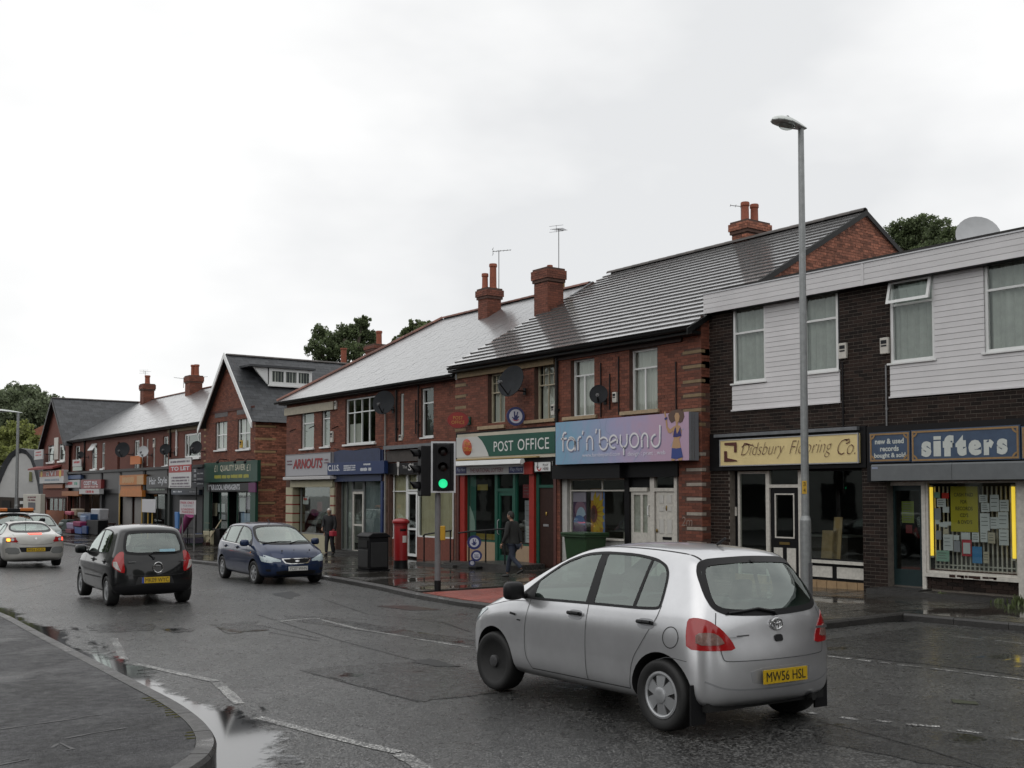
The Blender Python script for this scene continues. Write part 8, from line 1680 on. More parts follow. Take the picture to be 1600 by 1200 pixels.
# dark blue people carrier parked facing the camera
mpv = dict(hatch); mpv.update(gapm=gap_m, hw=.912, wb=2.64, R=.315, mirmat=blue_p, mirror=(.90,2.22,1.08), wstyle=('seven','seven'), wmat=(alloy,alloy), mid=.9, sub=3, steer=.05,
 cols=[(-.62,-.60,-.34,.86,1.04,1.46,.60,.92), (-.45,-.36,-.05,.86,1.04,1.51,.63,.99), (.40,.40,.45,.86,1.03,1.54,.64,1.0), (1.1,1.1,1.05,.86,1.015,1.545,.64,1.0), (1.75,1.9,1.60,.86,1.0,1.50,.62,1.0), (2.25,2.4,2.12,.85,.98,1.24,.68,1.0), (2.75,2.78,2.70,.83,.94,1.01,.73,1.0), (3.10,3.15,3.12,.74,.82,.885,.68,.965), (3.30,3.29,3.27,.60,.68,.73,.56,.86)],
 cen=[(-.42,1.52), (-.05,1.565), (.45,1.595), (1.05,1.60), (1.70,1.545), (2.27,1.26), (2.88,1.05), (3.26,.93), (3.44,.78)],
 rear=[(-.66,1.06), (-.72,.86), (-.74,.58), (-.74,.36), (-.68,.26)], front=[(3.42,.25), (3.49,.34), (3.50,.48), (3.48,.59), (3.46,.69)],
 dlo=[(2.34,1.0),(2.08,1.2),(1.75,1.39),(1.4,1.475),(1.0,1.50),(.3,1.48),(-.10,1.42),(-.26,1.28),(-.22,1.07),(1.1,1.035)],
 pillars=[[(1.12,1.02),(1.12,1.505),(1.02,1.505),(1.0,1.02)], [(2.36,.99),(2.0,1.0),(2.03,1.06),(2.08,1.2)], [(.16,1.03),(.10,1.485),(.0,1.47),(.06,1.03)]],
 sidewin=[[(2.34,1.0),(2.08,1.2),(1.75,1.39),(1.4,1.475),(1.07,1.50),(1.07,1.035)], [(1.07,1.035),(1.07,1.50),(.3,1.48),(.08,1.45),(.08,1.06)], [(.04,1.06),(.04,1.445),(-.10,1.42),(-.26,1.28),(-.22,1.07)]],
 screen=('F', [(-.69,1.06),(.69,1.06),(.66,1.25),(.54,1.49),(0,1.51),(-.54,1.49),(-.66,1.25)]), tailgate_glass=('B', [(-.6,1.08),(.6,1.08),(.5,1.44),(-.5,1.44)]),
 seats=[(.3,1.2),(1.4,1.22)], dash=2.25, dashz=1.03,
 gaps=[([(2.05,1.0),(2.12,.72),(2.02,.32)], 'LR', .012), ([(1.06,1.0),(1.05,.32)], 'LR', .012), ([(.0,1.0),(.25,.7),(.42,.32)], 'LR', .012), ([(-.66,.98),(-.62,.76),(-.52,.70),(.52,.70),(.62,.76),(.66,.98)], 'F', .012), ([(-.80,.54),(-.40,.515),(.40,.515),(.80,.54)], 'F', .008)],
 patches=[('headlamp', clear_l, [('R', [(3.02,.78),(3.24,.74),(3.36,.66),(3.34,.60),(3.14,.64)], .006), ('L', [(3.02,.78),(3.24,.74),(3.36,.66),(3.34,.60),(3.14,.64)], .006), ('F', [(-.80,.80),(-.70,.77),(-.42,.67),(-.42,.62),(-.72,.63),(-.80,.66)], .007), ('F', [(.80,.80),(.70,.77),(.42,.67),(.42,.62),(.72,.63),(.80,.66)], .007)]),
    ('grille_surround', chrome, [('F', rnd([(-.38,.71),(.38,.71),(.40,.69),(.30,.56),(-.30,.56),(-.40,.69)], 1), .006)]), ('grille', trim_m, [('F', rnd([(-.345,.69),(.345,.69),(.35,.67),(.27,.58),(-.27,.58),(-.35,.67)], 1), .012)]), ('lower_grille', trim_m, [('F', rnd([(-.56,.40),(.56,.40),(.50,.28),(-.50,.28)], 1), .005), ('F', rnd([(-.78,.44),(-.66,.44),(-.66,.38),(-.76,.38)], 1), .005), ('F', rnd([(.78,.44),(.66,.44),(.66,.38),(.76,.38)], 1), .005)]), ('badge', chrome, [('F', rnd([(-.075,.635),(0,.668),(.075,.635),(0,.602)], 2), .02)]),
    ('tail_lamp', red_l, [('B', [(-.78,1.3),(-.66,1.3),(-.70,.75),(-.80,.78)], .006), ('B', [(.78,1.3),(.66,1.3),(.70,.75),(.80,.78)], .006)]), ('repeater', M('orange_repeater', (.4,.15,.03), .3), [('R', [(2.40,.82),(2.46,.82),(2.46,.86),(2.40,.86)], .008)])])
car, sk = make_car(mpv, 'blue_people_carrier', 'dark blue family car parked at the far kerb, facing the camera with a white plate', (11.80, 28.05, gz(11.8, 27)), math.radians(176.1), .95, blue_p)
plate(car, 0, 3.535, .45, 'YC07 WHN', plate_w, face=1, slope=.02, band=False)
wiper(car, [(.62,1.06),(.2,1.10),(-.1,1.09)], sk, 'F', 'wiper'); wiper(car, [(-.05,1.06),(-.35,1.10),(-.6,1.085)], sk, 'F', 'wiper')
mb = MB(); sk.line([(-.2,1.05),(1.0,1.02),(2.2,.985)], 'R', w=.02, lift=.009, mb=mb); sk.line([(-.2,1.05),(1.0,1.02),(2.2,.985)], 'L', w=.02, lift=.009, mb=mb); mb.bd('chrome_strip', chrome, car, lcl=True)
mb = MB(); sk.line([(.45,.60),(2.05,.57)], 'R', w=.03, lift=.009, mb=mb); mb.bd('side_moulding', blue_p, car, lcl=True)
for y in (1.3, .3): handle(car, sk, y, .93, 'R', blue_p, gap_m)
mb = MB(); mb.cyl((.0,1.35,1.585),(.0,1.22,1.66),.012,n=8); mb.bd('roof_aerial', trim_m, car, lcl=True)
mb = MB(); mb.sphere((.045,3.33,.915),.014); mb.sphere((-.4,3.28,.90),.02); mb.sphere((.35,3.28,.90),.02); mb.bd('washer_jets', trim_m, car, lcl=True)
# pale silver saloon braking at the left edge
saloon = dict(hatch); saloon.update(gapm=gap_m, hw=.888, wb=2.52, R=.31, mid=.75, sub=3, mirmat=beige_p, mirror=(.87,1.75,.98), wstyle=('five','five'), wmat=(alloy,alloy), steer=0,
 cols=[(-.86,-.88,-.84,.80,.95,1.00,.66,.90), (-.62,-.60,-.55,.80,.95,1.03,.68,.985), (-.10,.0,.0,.80,.95,1.12,.66,1.0), (.45,.40,.60,.80,.945,1.36,.56,1.0), (1.0,1.0,1.0,.80,.935,1.385,.56,1.0), (1.7,1.95,1.60,.79,.92,1.17,.62,1.0), (2.3,2.3,2.25,.77,.87,.94,.68,1.0), (2.85,2.85,2.85,.70,.79,.84,.64,.965), (3.12,3.10,3.08,.56,.64,.69,.54,.85)],
 cen=[(-.90,1.045), (-.58,1.065), (-.02,1.13), (.60,1.39), (1.0,1.405), (1.66,1.19), (2.38,.97), (2.96,.87), (3.22,.74)],
 rear=[(-.95,.97), (-.975,.80), (-.99,.56), (-.98,.36), (-.92,.26)], front=[(3.22,.25), (3.29,.34), (3.30,.46), (3.28,.56), (3.26,.65)],
 dlo=[(1.85,.96),(1.55,1.18),(1.2,1.31),(.7,1.33),(.4,1.27),(.14,1.10),(.08,1.0),(.9,.965)], pillars=[[(.68,.955),(.68,1.34),(.60,1.335),(.60,.955)]], sidewin=[[(1.85,.96),(1.55,1.18),(1.2,1.31),(.64,1.33),(.64,.965)], [(.64,.97),(.64,1.32),(.4,1.27),(.14,1.10),(.08,1.0)]],
 screen=('F', [(-.58,1.0),(.58,1.0),(.48,1.28),(0,1.30),(-.48,1.28)]), tailgate_glass=('B', rnd([(-.60,1.10),(0,1.085),(.60,1.10),(.50,1.30),(0,1.335),(-.50,1.30)], 1)), seats=[(.2,1.05),(1.0,1.1)], dash=1.7, dashz=.96,
 gaps=[([(1.66,.95),(1.72,.70),(1.66,.30)], 'LR', .012), ([(.3,.95),(.35,.6),(.4,.30)], 'LR', .012), ([(-.60,1.03),(-.56,.82),(-.50,.74),(0,.70),(.50,.74),(.56,.82),(.60,1.03)], 'B', .014)],
 patches=[('tail_lamp', red_l, [('B', [(-.80,.94),(-.56,.93),(-.52,.79),(-.79,.80)], .007), ('B', [(.80,.94),(.56,.93),(.52,.79),(.79,.80)], .007), ('L', [(-.72,.94),(-.90,.94),(-.93,.80),(-.76,.80)], .006), ('R', [(-.72,.94),(-.90,.94),(-.93,.80),(-.76,.80)], .006)]),
    ('indicator', M('amber_lit_lens', (.8,.35,.05), .3, emit=(1.0,.42,.05), estr=2.2), [('B', rnd([(-.78,.91),(-.69,.91),(-.69,.82),(-.78,.82)], 2), .013)]), ('lamp_insert', clear_l, [('B', rnd([(-.67,.91),(-.60,.91),(-.60,.83),(-.67,.83)], 2), .013), ('B', rnd([(.74,.91),(.64,.91),(.64,.82),(.74,.82)], 2), .013)]),
    ('brake_light', M('lit_red_lens', (.7,.04,.03), .3, emit=(1.0,.09,.05), estr=2.0), [('B', [(-.20,1.045),(.20,1.045),(.17,1.015),(-.17,1.015)], .012), ('B', [(.795,.92),(.745,.92),(.745,.82),(.795,.82)], .013)]), ('plate_recess', trim_m, [('B', [(-.46,.64),(.46,.64),(.40,.50),(-.40,.50)], .004)]), ('bumper_strip', M('grey_bumper_plastic', (.16,.165,.16), .5), [('B', rnd([(-.82,.64),(-.48,.64),(-.42,.44),(-.80,.44)], 1), .004), ('B', rnd([(.82,.64),(.48,.64),(.42,.44),(.80,.44)], 1), .004)]), ('badge', chrome, [('B', [(-.03,.90),(0,.945),(.03,.90),(0,.855)], .012)])])
car, sk = make_car(saloon, 'pale_silver_saloon', 'pale silver car with lit brake and amber lights at the left edge of the road', (8.0, 36.6, gz(8, 36.5)), -.035, 1.02, beige_p)
plate(car, 0, -1.0, .565, 'PF54 OUX', plate_y, slope=.03, band=False)
mb = MB(); mb.cyl((0,.72,1.40),(0,.62,1.58),.008,n=6); mb.bd('roof_aerial', trim_m, car, lcl=True)
# vehicles behind it
van = dict(mpv); van.update(hw=.93, mirror=(.93,2.2,1.25), mirmat=trim_m, patches=[('headlamp', clear_l, [('F', [(-.82,.82),(-.60,.80),(-.60,.66),(-.80,.66)], .006), ('F', [(.82,.82),(.60,.80),(.60,.66),(.80,.66)], .006)]), ('grille', trim_m, [('F', [(-.5,.78),(.5,.78),(.5,.66),(-.5,.66)], .006)]), ('bumper_strip', trim_m, [('F', [(-.8,.5),(.8,.5),(.8,.36),(-.8,.36)], .004)]), ('tail_lamp', red_l, [('B', [(-.8,1.2),(-.7,1.2),(-.7,.8),(-.8,.8)], .006)])])
p = onG(24, 872)
car, sk = make_car(van, 'white_van', 'white vehicle with an amber light bar on its roof, behind the pale silver car', (10.2, 51.0, gz(10, 50)), math.radians(178), 1.0, white_p)
wiper(car, [(-.5,1.06),(-.1,1.13),(.25,1.25)], sk, 'F', 'wiper')
t = TH('light_bar', 'orange beacon bar on the roof of the white vehicle', 'light bar', (0,0,0)); t.parent = None; bp0 = car.matrix_basis @ Vector((0,1.5,1.56)); t.location = bp0; t['_w'] = tuple(bp0); amb = M('amber_beacon', (.55,.16,.03), .3, coat=.3)
mb = MB(); mb.box(-.78,-.25,-.12,.12,.06,.20); mb.box(.25,.78,-.12,.12,.06,.20); mb.bd('amber_lens', amb, t, lcl=True, bevel=.03); mb = MB(); mb.box(-.25,.25,-.10,.10,.05,.17); mb.box(-.8,.8,-.05,.05,.0,.06); mb.bd('mounting', trim_m, t, lcl=True)
car, sk = make_car(dict(hatch, mirmat=grn_p, wstyle=('seven','seven'), wmat=(alloy,alloy)), 'grey_green_car', 'grey-green car parked facing the camera, mostly hidden behind the pale silver car', (11.6, 53.0, gz(11.6, 51.5)), math.radians(178), 1.0, grn_p)
# street lamps
def street_lamp(x, y, h, label, base_h=1.55, r0=.085, r1=.056, hd=(-1,.05), hl=.62, tag_=None, grp='street lamps along the far kerb'):
 z = pvz(y); t = TH('street_lamp', label, 'street lamp', (x, y, z), grp=grp)
 mb = MB(); mb.cyl((x,y,z),(x,y,z+base_h), r0, n=20); mb.cyl((x,y,z+base_h),(x,y,z+base_h+.07), r0, r1*1.12, n=20); mb.bd('base_column', galv, t, smo=True)
 mb = MB(); mb.cyl((x,y,z+base_h+.07),(x,y,z+h), r1*1.1, r1*.82, n=20); mb.bd('column', galv, t, smo=True)
 mb = MB(); mb.box(x-r0*.5, x+r0*.5, y-r0-.004, y-r0+.01, z+.35, z+.9); mb.bd('access_door', galv_d, t)
 d = Vector((hd[0], hd[1], .06)).normalized(); u = Vector((0,0,1)).cross(d).normalized(); w = d.cross(u); o = Vector((x,y,z+h-.02)); V = []; n = 20; prof = [(-.09,.01,.0),(-.08,.06,.02),(.03,.085,.05),(.16,.12,.07),(.33,.155,.085),(.50,.135,.075),(.58,.09,.05),(.62,.01,.01)]
 for s_, ww, hh in prof:
  for k in range(n):
   q = 2*math.pi*k/n; c_, s2 = math.cos(q), math.sin(q); V.append(o+d*(s_*hl/.62)+u*(ww*c_)+w*(hh*s2*(1.15 if s2 > 0 else .35)+.02))
 mb = MB(); mb.add(V, [(i*n+k, i*n+(k+1) % n, (i+1)*n+(k+1) % n, (i+1)*n+k) for i in range(len(prof)-1) for k in range(n)]); mb.bd('lamp_head', M('grey_white_lamp_cover', (.62,.65,.63), .4), t, smo=True)
 mb = MB(); mb.sphere(o+d*(.31*hl/.62)-w*.0, .12, (1.3,1.0,.62)); mb.bd('lamp_bowl', glass('clear_lamp_bowl', (.7,.72,.7), 1.5), t, smo=True)
 mb = MB(); mb.sphere(o+d*(.30*hl/.62)+w*.125, .03); mb.bd('light_sensor', mbk, t)
 return t, z
lt_, z = street_lamp(13.6, 10.92, 7.69, 'tall galvanised street lamp standing in front of the flooring shop', hd=(-1,.10), hl=.60)
y_ = 10.92; mb = MB(); q = Vector((13.6-.062, y_-.03, 0)); zt_ = onY(1254, 752, y_)[1]; zb_ = onY(1254, 771, y_)[1]; dn = Vector((-.55,-.83,0)).normalized(); un = Vector((-dn.y, dn.x, 0)); un = Vector((.83,-.55,0)); c = Vector((13.6,y_,(zt_+zb_)/2))+dn*.064-un*.03
mb.prism([c-un*.036-VF*.10, c+un*.036-VF*.10, c+un*.036+VF*.10, c-un*.036+VF*.10], -dn*.006); o = mb.bd('number_tag', M('yellow_tag', (.55,.33,.03), .5), lt_); FN(o)
mb = MB(); text(mb, '3', c+VF*.05, un, VF, .035, .06, lift=.004); text(mb, '4', c-VF*.045, un, VF, .035, .06, lift=.004); mb.bd('tag_numbers', plate_k, lt_)
p = onG(26, 822, True); d_ = ray(26, 770); tt_ = 60.5; street_lamp(d_.x/FP*tt_, d_.y/FP*tt_, onX(27,645,d_.x/FP*tt_)[1]-pvz(60), 'distant street lamp in front of the trees at the far left', base_h=1.6, hd=(-1,.0), hl=1.55, r0=.11, r1=.085)
# traffic light
TX, TY = 12.43, 19.68; tz = pvz(TY)
t = TH('traffic_light', 'traffic light showing green on a grey post at the crossing', 'traffic light', (TX, TY, tz))
pg = M('grey_post_paint', (.15,.15,.155), .5, noise=.2, nscale=9)
hz = lambda py: onY(692, py, TY)[1]
mb = MB(); mb.cyl((TX,TY,tz),(TX,TY,hz(772)), .062, n=18); mb.cyl((TX,TY,hz(772)),(TX,TY,hz(690)), .05, n=16); mb.bd('post', pg, t, smo=True); mb = MB(); mb.cyl((TX,TY,tz),(TX,TY,tz+.22), .070, n=18); mb.bd('post_foot', mbk, t, smo=True)
fd = Vector((-.585,-.81,0)).normalized(); fu = Vector((-fd.y, fd.x, 0))*-1; fu = Vector((.81,-.585,0)).normalized()
hc_ = Vector((TX,TY,0))+fu*.125+fd*.16; zb_, zt_ = hz(770), hz(690.5); hw_ = .262
def hp(a, z, d): return hc_+fu*a+VF*z+fd*d
def hbox(mb, a0, a1, z0, z1, d0, d1): mb.prism([hp(a0,z0,d0), hp(a1,z0,d0), hp(a1,z1,d0), hp(a0,z1,d0)], fd*(d1-d0))
mb = MB(); hbox(mb, -hw_, hw_, zb_, zt_, -.02, .0); o = mb.bd('backing_board', mbk, t); FN(o)
mb = MB(); b = .038
for q in ((-hw_, hw_, zb_, zb_+b), (-hw_, hw_, zt_-b, zt_), (-hw_, -hw_+b, zb_+b, zt_-b), (hw_-b, hw_, zb_+b, zt_-b)): hbox(mb, *q, -.022, .006)
o = mb.bd('white_border', M('reflective_white_border', (.50,.51,.52), .4), t); FN(o)
mb = MB(); hbox(mb, -.15, .15, zb_+.05, zt_-.06, -.2, .05); o = mb.bd('signal_case', mbk, t, bevel=.02); FN(o)
def lamp_row(fr_c, u, d, zz, on, nmz):
 for k, z in enumerate(zz):
  c = fr_c+VF*z+d*.052; r = .095; lens = M('green_signal_light', (.02,.45,.22), .3, emit=(.03,.9,.36), estr=.9) if (on and k == 2) else (M('dark_red_lens', (.008,.003,.003), .35), M('dark_amber_lens', (.008,.005,.003), .35), M('dark_green_lens', (.004,.02,.012), .25))[k]
  mb = MB(); mb.lathe([(r,0),(r*.8,.022),(r*.4,.035),(.01,.04)], c, d, n=24); mb.bd('signal_lens', lens, t, smo=True)
  V = []; n = 14
  for dd in (0, .20):
   for i in range(n+1): q = math.radians(-20+220*i/n); V.append(c+u*(r*1.12*math.cos(q))+VF*(r*1.12*math.sin(q))+d*(dd*(1 if dd == 0 else .55+.45*max(0,math.sin(q)))))
  mb = MB(); mb.add(V, [(i, i+1, n+2+i, n+1+i) for i in range(n)]); o = mb.bd('visor', mbk, t, smo=True); s = o.modifiers.new('s', 'SOLIDIFY'); s.thickness = .008
hh = zt_-zb_; lamp_row(hc_, fu, fd, (zb_+hh*.80, zb_+hh*.50, zb_+hh*.18), True, 0)
sd_ = Vector((-.96,.28,0)).normalized(); su = Vector((sd_.y,-sd_.x,0)); sc_ = Vector((TX,TY,0))-fu*.20+fd*.02; z0s, z1s = hz(775), hz(697)
def sp(a, z, d): return sc_+su*a+VF*z+sd_*d
mb = MB(); mb.prism([sp(-.15,z0s,-.02), sp(.15,z0s,-.02), sp(.15,z1s,-.02), sp(-.15,z1s,-.02)], sd_*.22); o = mb.bd('signal_case', mbk, t, bevel=.02); FN(o)
lamp_row(sc_+sd_*.15, su, sd_, (z0s+(z1s-z0s)*.82, z0s+(z1s-z0s)*.5, z0s+(z1s-z0s)*.18), False, 0)
mb = MB(); mb.tube([sc_+VF*(z0s+.1), Vector((TX,TY,z0s+.1))], .02); mb.tube([sc_+VF*(z1s-.1), Vector((TX,TY,z1s-.1))], .02); mb.tube([hc_+VF*(zb_+.15)-fd*.05, Vector((TX,TY,zb_+.15))], .02); mb.tube([hc_+VF*(zt_-.15)-fd*.05, Vector((TX,TY,zt_-.15))], .02); mb.bd('bracket', mbk, t)
pbc = Vector((TX,TY,0))+fu*.10; z0b, z1b = hz(844), hz(821.5); mb = MB(); mb.prism([pbc-fu*.045+fd*.06+VF*z0b, pbc+fu*.06+fd*.06+VF*z0b, pbc+fu*.06+fd*.06+VF*z1b, pbc-fu*.045+fd*.06+VF*z1b], -fd*.13); o = mb.bd('push_button_box', M('yellow_button_box', (.48,.27,.012), .45, noise=.15), t, bevel=.012); FN(o)
# pillar box, litter bin, wheelie bin, railings, lottery stand
p = onG(626, 888, True); k_ = (p-Vector((0,0,CZ))).dot(_F)/FP; H = 78*k_; Rb = 10.8*k_
t = TH('pillar_box', 'red cylindrical post box with a black base on the wet pavement', 'post box', p)
mb = MB(); mb.lathe([(Rb*1.08,0),(Rb*1.08,H*.02),(Rb*1.03,H*.05),(Rb*1.02,H*.165)], p, n=32); mb.bd('base', black, t, smo=True)
mb = MB(); mb.lathe([(Rb,H*.165),(Rb,H*.86),(Rb*1.05,H*.865),(Rb*1.05,H*.885)], p, n=36); mb.bd('body', redpaint, t, smo=True)
mb = MB(); mb.lathe([(Rb*1.02,H*.885),(Rb*1.22,H*.90),(Rb*1.26,H*.915),(Rb*1.26,H*.945),(Rb*1.18,H*.96),(Rb*.9,H*.985),(Rb*.4,H*1.0),(.01,H*1.0)], p, n=36); mb.bd('cap', redpaint, t, smo=True)
dv = Vector((-.50,-.87,0)).normalized(); uv = Vector((.87,-.50,0));
def cp_(ang, z, r=1.01): d = dv*math.cos(ang)+uv*math.sin(ang); return p+d*Rb*r+VF*(H*z)
mb = MB()
for k in range(6): a0, a1 = .25+k*.12, .25+(k+1)*.12; mb.quad(cp_(a0,.52,1.015), cp_(a1,.52,1.015), cp_(a1,.655,1.015), cp_(a0,.655,1.015))
mb.bd('collection_plate', M('white_collection_plate', (.55,.53,.50), .5), t); mb = MB()
for k in range(8): a0, a1 = -.1+k*.11, -.1+(k+1)*.11; mb.quad(cp_(a0,.745,1.015), cp_(a1,.745,1.015), cp_(a1,.785,1.015), cp_(a0,.785,1.015))
mb.bd('posting_slot', black, t); mb = MB()
for k in range(8): a0, a1 = -.14+k*.12, -.14+(k+1)*.12; mb.quad(cp_(a0,.79,1.0), cp_(a1,.79,1.0), cp_(a1,.80,1.09), cp_(a0,.80,1.09))
mb.bd('slot_hood', redpaint, t)
p = onG(583, 892, True); k_ = (p-Vector((0,0,CZ))).dot(_F)/FP; w_ = 30*k_; h_ = 54*k_
t = TH('litter_bin', 'large black square litter bin left of the red post box', 'litter bin', p); c0, c1 = .80, .60
def lb(mb, x0, x1, y0, y1, z0, z1): mb.box(p.x+x0, p.x+x1, p.y+y0, p.y+y1, p.z+z0, p.z+z1)
binm = M('black_bin_plastic', (.007,.007,.008), .5, spec=.2, noise=.3, nscale=7)
mb = MB(); lb(mb, -.31,.31,-.33,.33,.05,.93); mb.bd('body', binm, t, bevel=.03); mb = MB(); lb(mb, -.33,.33,-.35,.35,.0,.05); mb.bd('plinth', black, t)
mb = MB(); q = [(p.x-.34,p.y-.36,p.z+.93),(p.x+.34,p.y-.36,p.z+.93),(p.x+.34,p.y-.36,p.z+.98),(p.x+.2,p.y-.36,p.z+1.06),(p.x-.2,p.y-.36,p.z+1.06),(p.x-.34,p.y-.36,p.z+.98)]; mb.prism(q, (0,.72,0)); o = mb.bd('hood', binm, t, bevel=.02); FN(o)
mb = MB(); lb(mb, -.335,-.305,-.24,.24,.66,.86); mb.bd('posting_mouth', well_m, t); mb = MB(); lb(mb, -.33,-.308,-.28,.28,.12,.60); lb(mb, -.26,.26,-.35,-.328,.12,.80); mb.bd('door_panel', M('dull_black_panel', (.02,.02,.021), .5, noise=.2), t, bevel=.01)
p = onG(914, 879, True); p = Vector((18.15, yx(914,18.15), pvz(yx(914,18.15)))); gr_ = M('green_bin_plastic', (.014,.045,.014), .45, noise=.2, nscale=5)
t = TH('wheelie_bin', 'green wheelie bin standing below the print shop window', 'wheelie bin', p); W2 = .44; D2 = .36; H2 = onX(914,834,17.85)[1]-p.z
mb = MB(); a = [(-D2*.8,-W2*.86,.08),(D2*.8,-W2*.86,.08),(D2*.8,W2*.86,.08),(-D2*.8,W2*.86,.08)]; b = [(-D2,-W2,H2-.06),(D2,-W2,H2-.06),(D2,W2,H2-.06),(-D2,W2,H2-.06)]; mb.add([p+Vector(q) for q in a+b], [(0,3,2,1),(4,5,6,7),(0,1,5,4),(1,2,6,5),(2,3,7,6),(3,0,4,7)]); mb.bd('body', gr_, t, bevel=.03)
mb = MB(); mb.box(p.x-D2-.05, p.x+D2+.05, p.y-W2-.04, p.y+W2+.04, p.z+H2-.10, p.z+H2-.05); mb.box(p.x-D2-.07, p.x+D2+.05, p.y-W2-.05, p.y+W2+.05, p.z+H2-.045, p.z+H2+.02); mb.bd('lid', gr_, t, bevel=.015)
mb = MB()
for s_ in (-1, 1): mb.cyl((p.x+D2*.8, p.y+s_*W2*.8-.03, p.z+.1), (p.x+D2*.8, p.y+s_*W2*.8+.03, p.z+.1), .1, n=16)
mb.bd('wheels', tyre_m, t)
def railing(label, pts, posts, X):
 P = [Vector((X, *onX(a, b, X))) for a, b in pts]; y = P[0].y; t = TH('handrail', label, 'handrail', (X, y, pvz(y)), grp='black handrails in front of the shops'); mb = MB(); mb.tube(P, .024, n=10); mb.bd('rail', black, t, smo=True)
 for px in posts:
  y = yx(px, X); zt = np.interp(-px, [-q[0] for q in pts][::-1] if pts[0][0] < pts[-1][0] else [-q[0] for q in pts], [q.z for q in P][::-1] if pts[0][0] < pts[-1][0] else [q.z for q in P]); mb = MB(); mb.cyl((X,y,pvz(y)-.05),(X,y,float(zt)), .022, n=10); mb.bd('post', black, t, smo=True)
railing('black handrail in front of the chip shop window beside the traffic light', [(661,838),(664,835),(705,829)], (663,704), 17.6)
railing('black handrail in front of the post office beside the lottery stand', [(716,833),(733,830.5),(792,826)], (733,759,789), 17.7)
mb = MB(); a, b = yx(802,17.7), yx(700,17.7); mb.prism([(17.55,a,pvz(a)-.1),(17.55,b,pvz(b)-.1),(17.55,b,pvz(b)+.10),(17.55,(a+b)/2,pvz(a)+.16),(17.55,a,pvz(a)+.14)], (1.25,0,0)); o = mb.bd('entrance_ramp', kerbm, A); FN(o)
mb = MB(); mb.box(17.4, 18.85, yx(712,17.5), yx(655,17.5), pvz(30)-.1, pvz(30)+.09); o = mb.bd('entrance_step', kerbm, Bd)
sx_ = 17.35; t = TH('lottery_stand', 'blue lottery pavement stand made of three round plates of falling size', 'pavement stand', (sx_, yx(741,sx_), pvz(yx(741,sx_)))); n_ = Vector((-.6,-.8,0)); u_ = Vector((.8,-.6,0))
rimm_ = MAT['navy_rim']; facem = MAT['lottery_white']
for k, (px, py, r) in enumerate(((741,847.5,11.0),(744.5,868.3,8.6),(737.8,879.5,5.0))):
 y, z = onX(px, py, sx_+.0); c = Vector((sx_, y, z)); kk = (c-Vector((0,0,CZ))).dot(_F)/FP; R_ = r*kk; mb = MB(); V = []
 for s_ in (0, -.07):
  for i in range(28): q = 2*math.pi*i/28; V.append(c+u_*(R_*math.cos(q))+VF*(R_*math.sin(q))+n_*(s_-.006*k+.012))
 mb.add(V, [tuple(range(28)), tuple(range(55, 27, -1))]+[(i, i+28, (i+1) % 28+28, (i+1) % 28) for i in range(28)]); o = mb.bd('round_plate', rimm_, t); FN(o)
 mb = MB(); disc(mb, c+n_*(.016-.006*k), u_, VF, R_*.66, R_*.66, lift=0); mb.bd('plate_face', facem, o if False else t)
 if k == 0: mb = MB(); crossed(mb, c+n_*.022, u_, R_*4.0); mb.bd('hand_emblem', rimm_, t)
 if k == 1: mb = MB(); text(mb, 'PLAY', c+n_*.016+VF*R_*.14, u_, VF, R_*.8, R_*.3, bold=.02, lift=0); text(mb, 'HERE', c+n_*.016-VF*R_*.24, u_, VF, R_*.8, R_*.3, bold=.02, lift=0); mb.bd('lettering', rimm_, t)
mb = MB(); y = yx(739,sx_); z = pvz(y); mb.box(sx_-.05+.02, sx_+.3, y-.2, y+.2, z, z+.07); mb.bd('foot', black, t, bevel=.02)
# things on the pavement further left
def gbox(name, label, cat, px0, px1, py0, py1, X, depth, mat, grp=None, lid=None, bev=.015):
 y0, y1 = yx(px1, X), yx(px0, X); m_ = (px0+px1)/2; z1 = onX(m_, py0, X)[1]; zg = pvz(y0); z0 = max(zg, onX(m_, py1, X)[1]); t = TH(name, label, cat, (X, (y0+y1)/2, z0), grp=grp)
 hw2, hh = (y1-y0)/2, z1-z0; mb = MB(); a = [(0,-hw2*.9,0),(depth,-hw2*.9,0),(depth,hw2*.9,0),(0,hw2*.9,0)]; b = [(-.02,-hw2,hh),(depth+.02,-hw2,hh),(depth+.02,hw2,hh),(-.02,hw2,hh)]; mb.add([Vector(q) for q in a+b], [(0,3,2,1),(4,5,6,7),(0,1,5,4),(1,2,6,5),(2,3,7,6),(3,0,4,7)]); mb.bd('body', mat, t, lcl=True, bevel=bev)
 if lid: mb = MB(); mb.box(-.05, depth+.05, -hw2-.03, hw2+.03, hh-.02, hh+.05); mb.bd('lid', lid, t, lcl=True, bevel=.01)
 return t
bluep = M('blue_plastic_tub', (.025,.07,.17), .4, noise=.15); creamc = M('cream_cabinet_paint', (.48,.44,.30), .5, noise=.15)
gbox('storage_bin', 'dark blue bin on the pavement beside the cream cabinet', 'bin', 305, 318.5, 836, 859, 17.9, .45, M('navy_blue_bin', (.02,.05,.14), .45, noise=.2), lid=M('navy_blue_lid', (.025,.06,.16), .4));
t = gbox('cream_cabinet', 'cream slatted cabinet on the pavement left of the newsagent door', 'cabinet', 319, 332.5, 830, 859, 17.9, .6, creamc); cb = t;
mb = MB()
for k in range(4): mb.box(-.035, -.018, -.30, .30, .12+.28*k, .135+.28*k)
mb.bd('slat_groove_shade', M('cabinet_shadow_line', (.2,.18,.12), .7), t, lcl=True)  # groove shade drawn as dark strips on the front
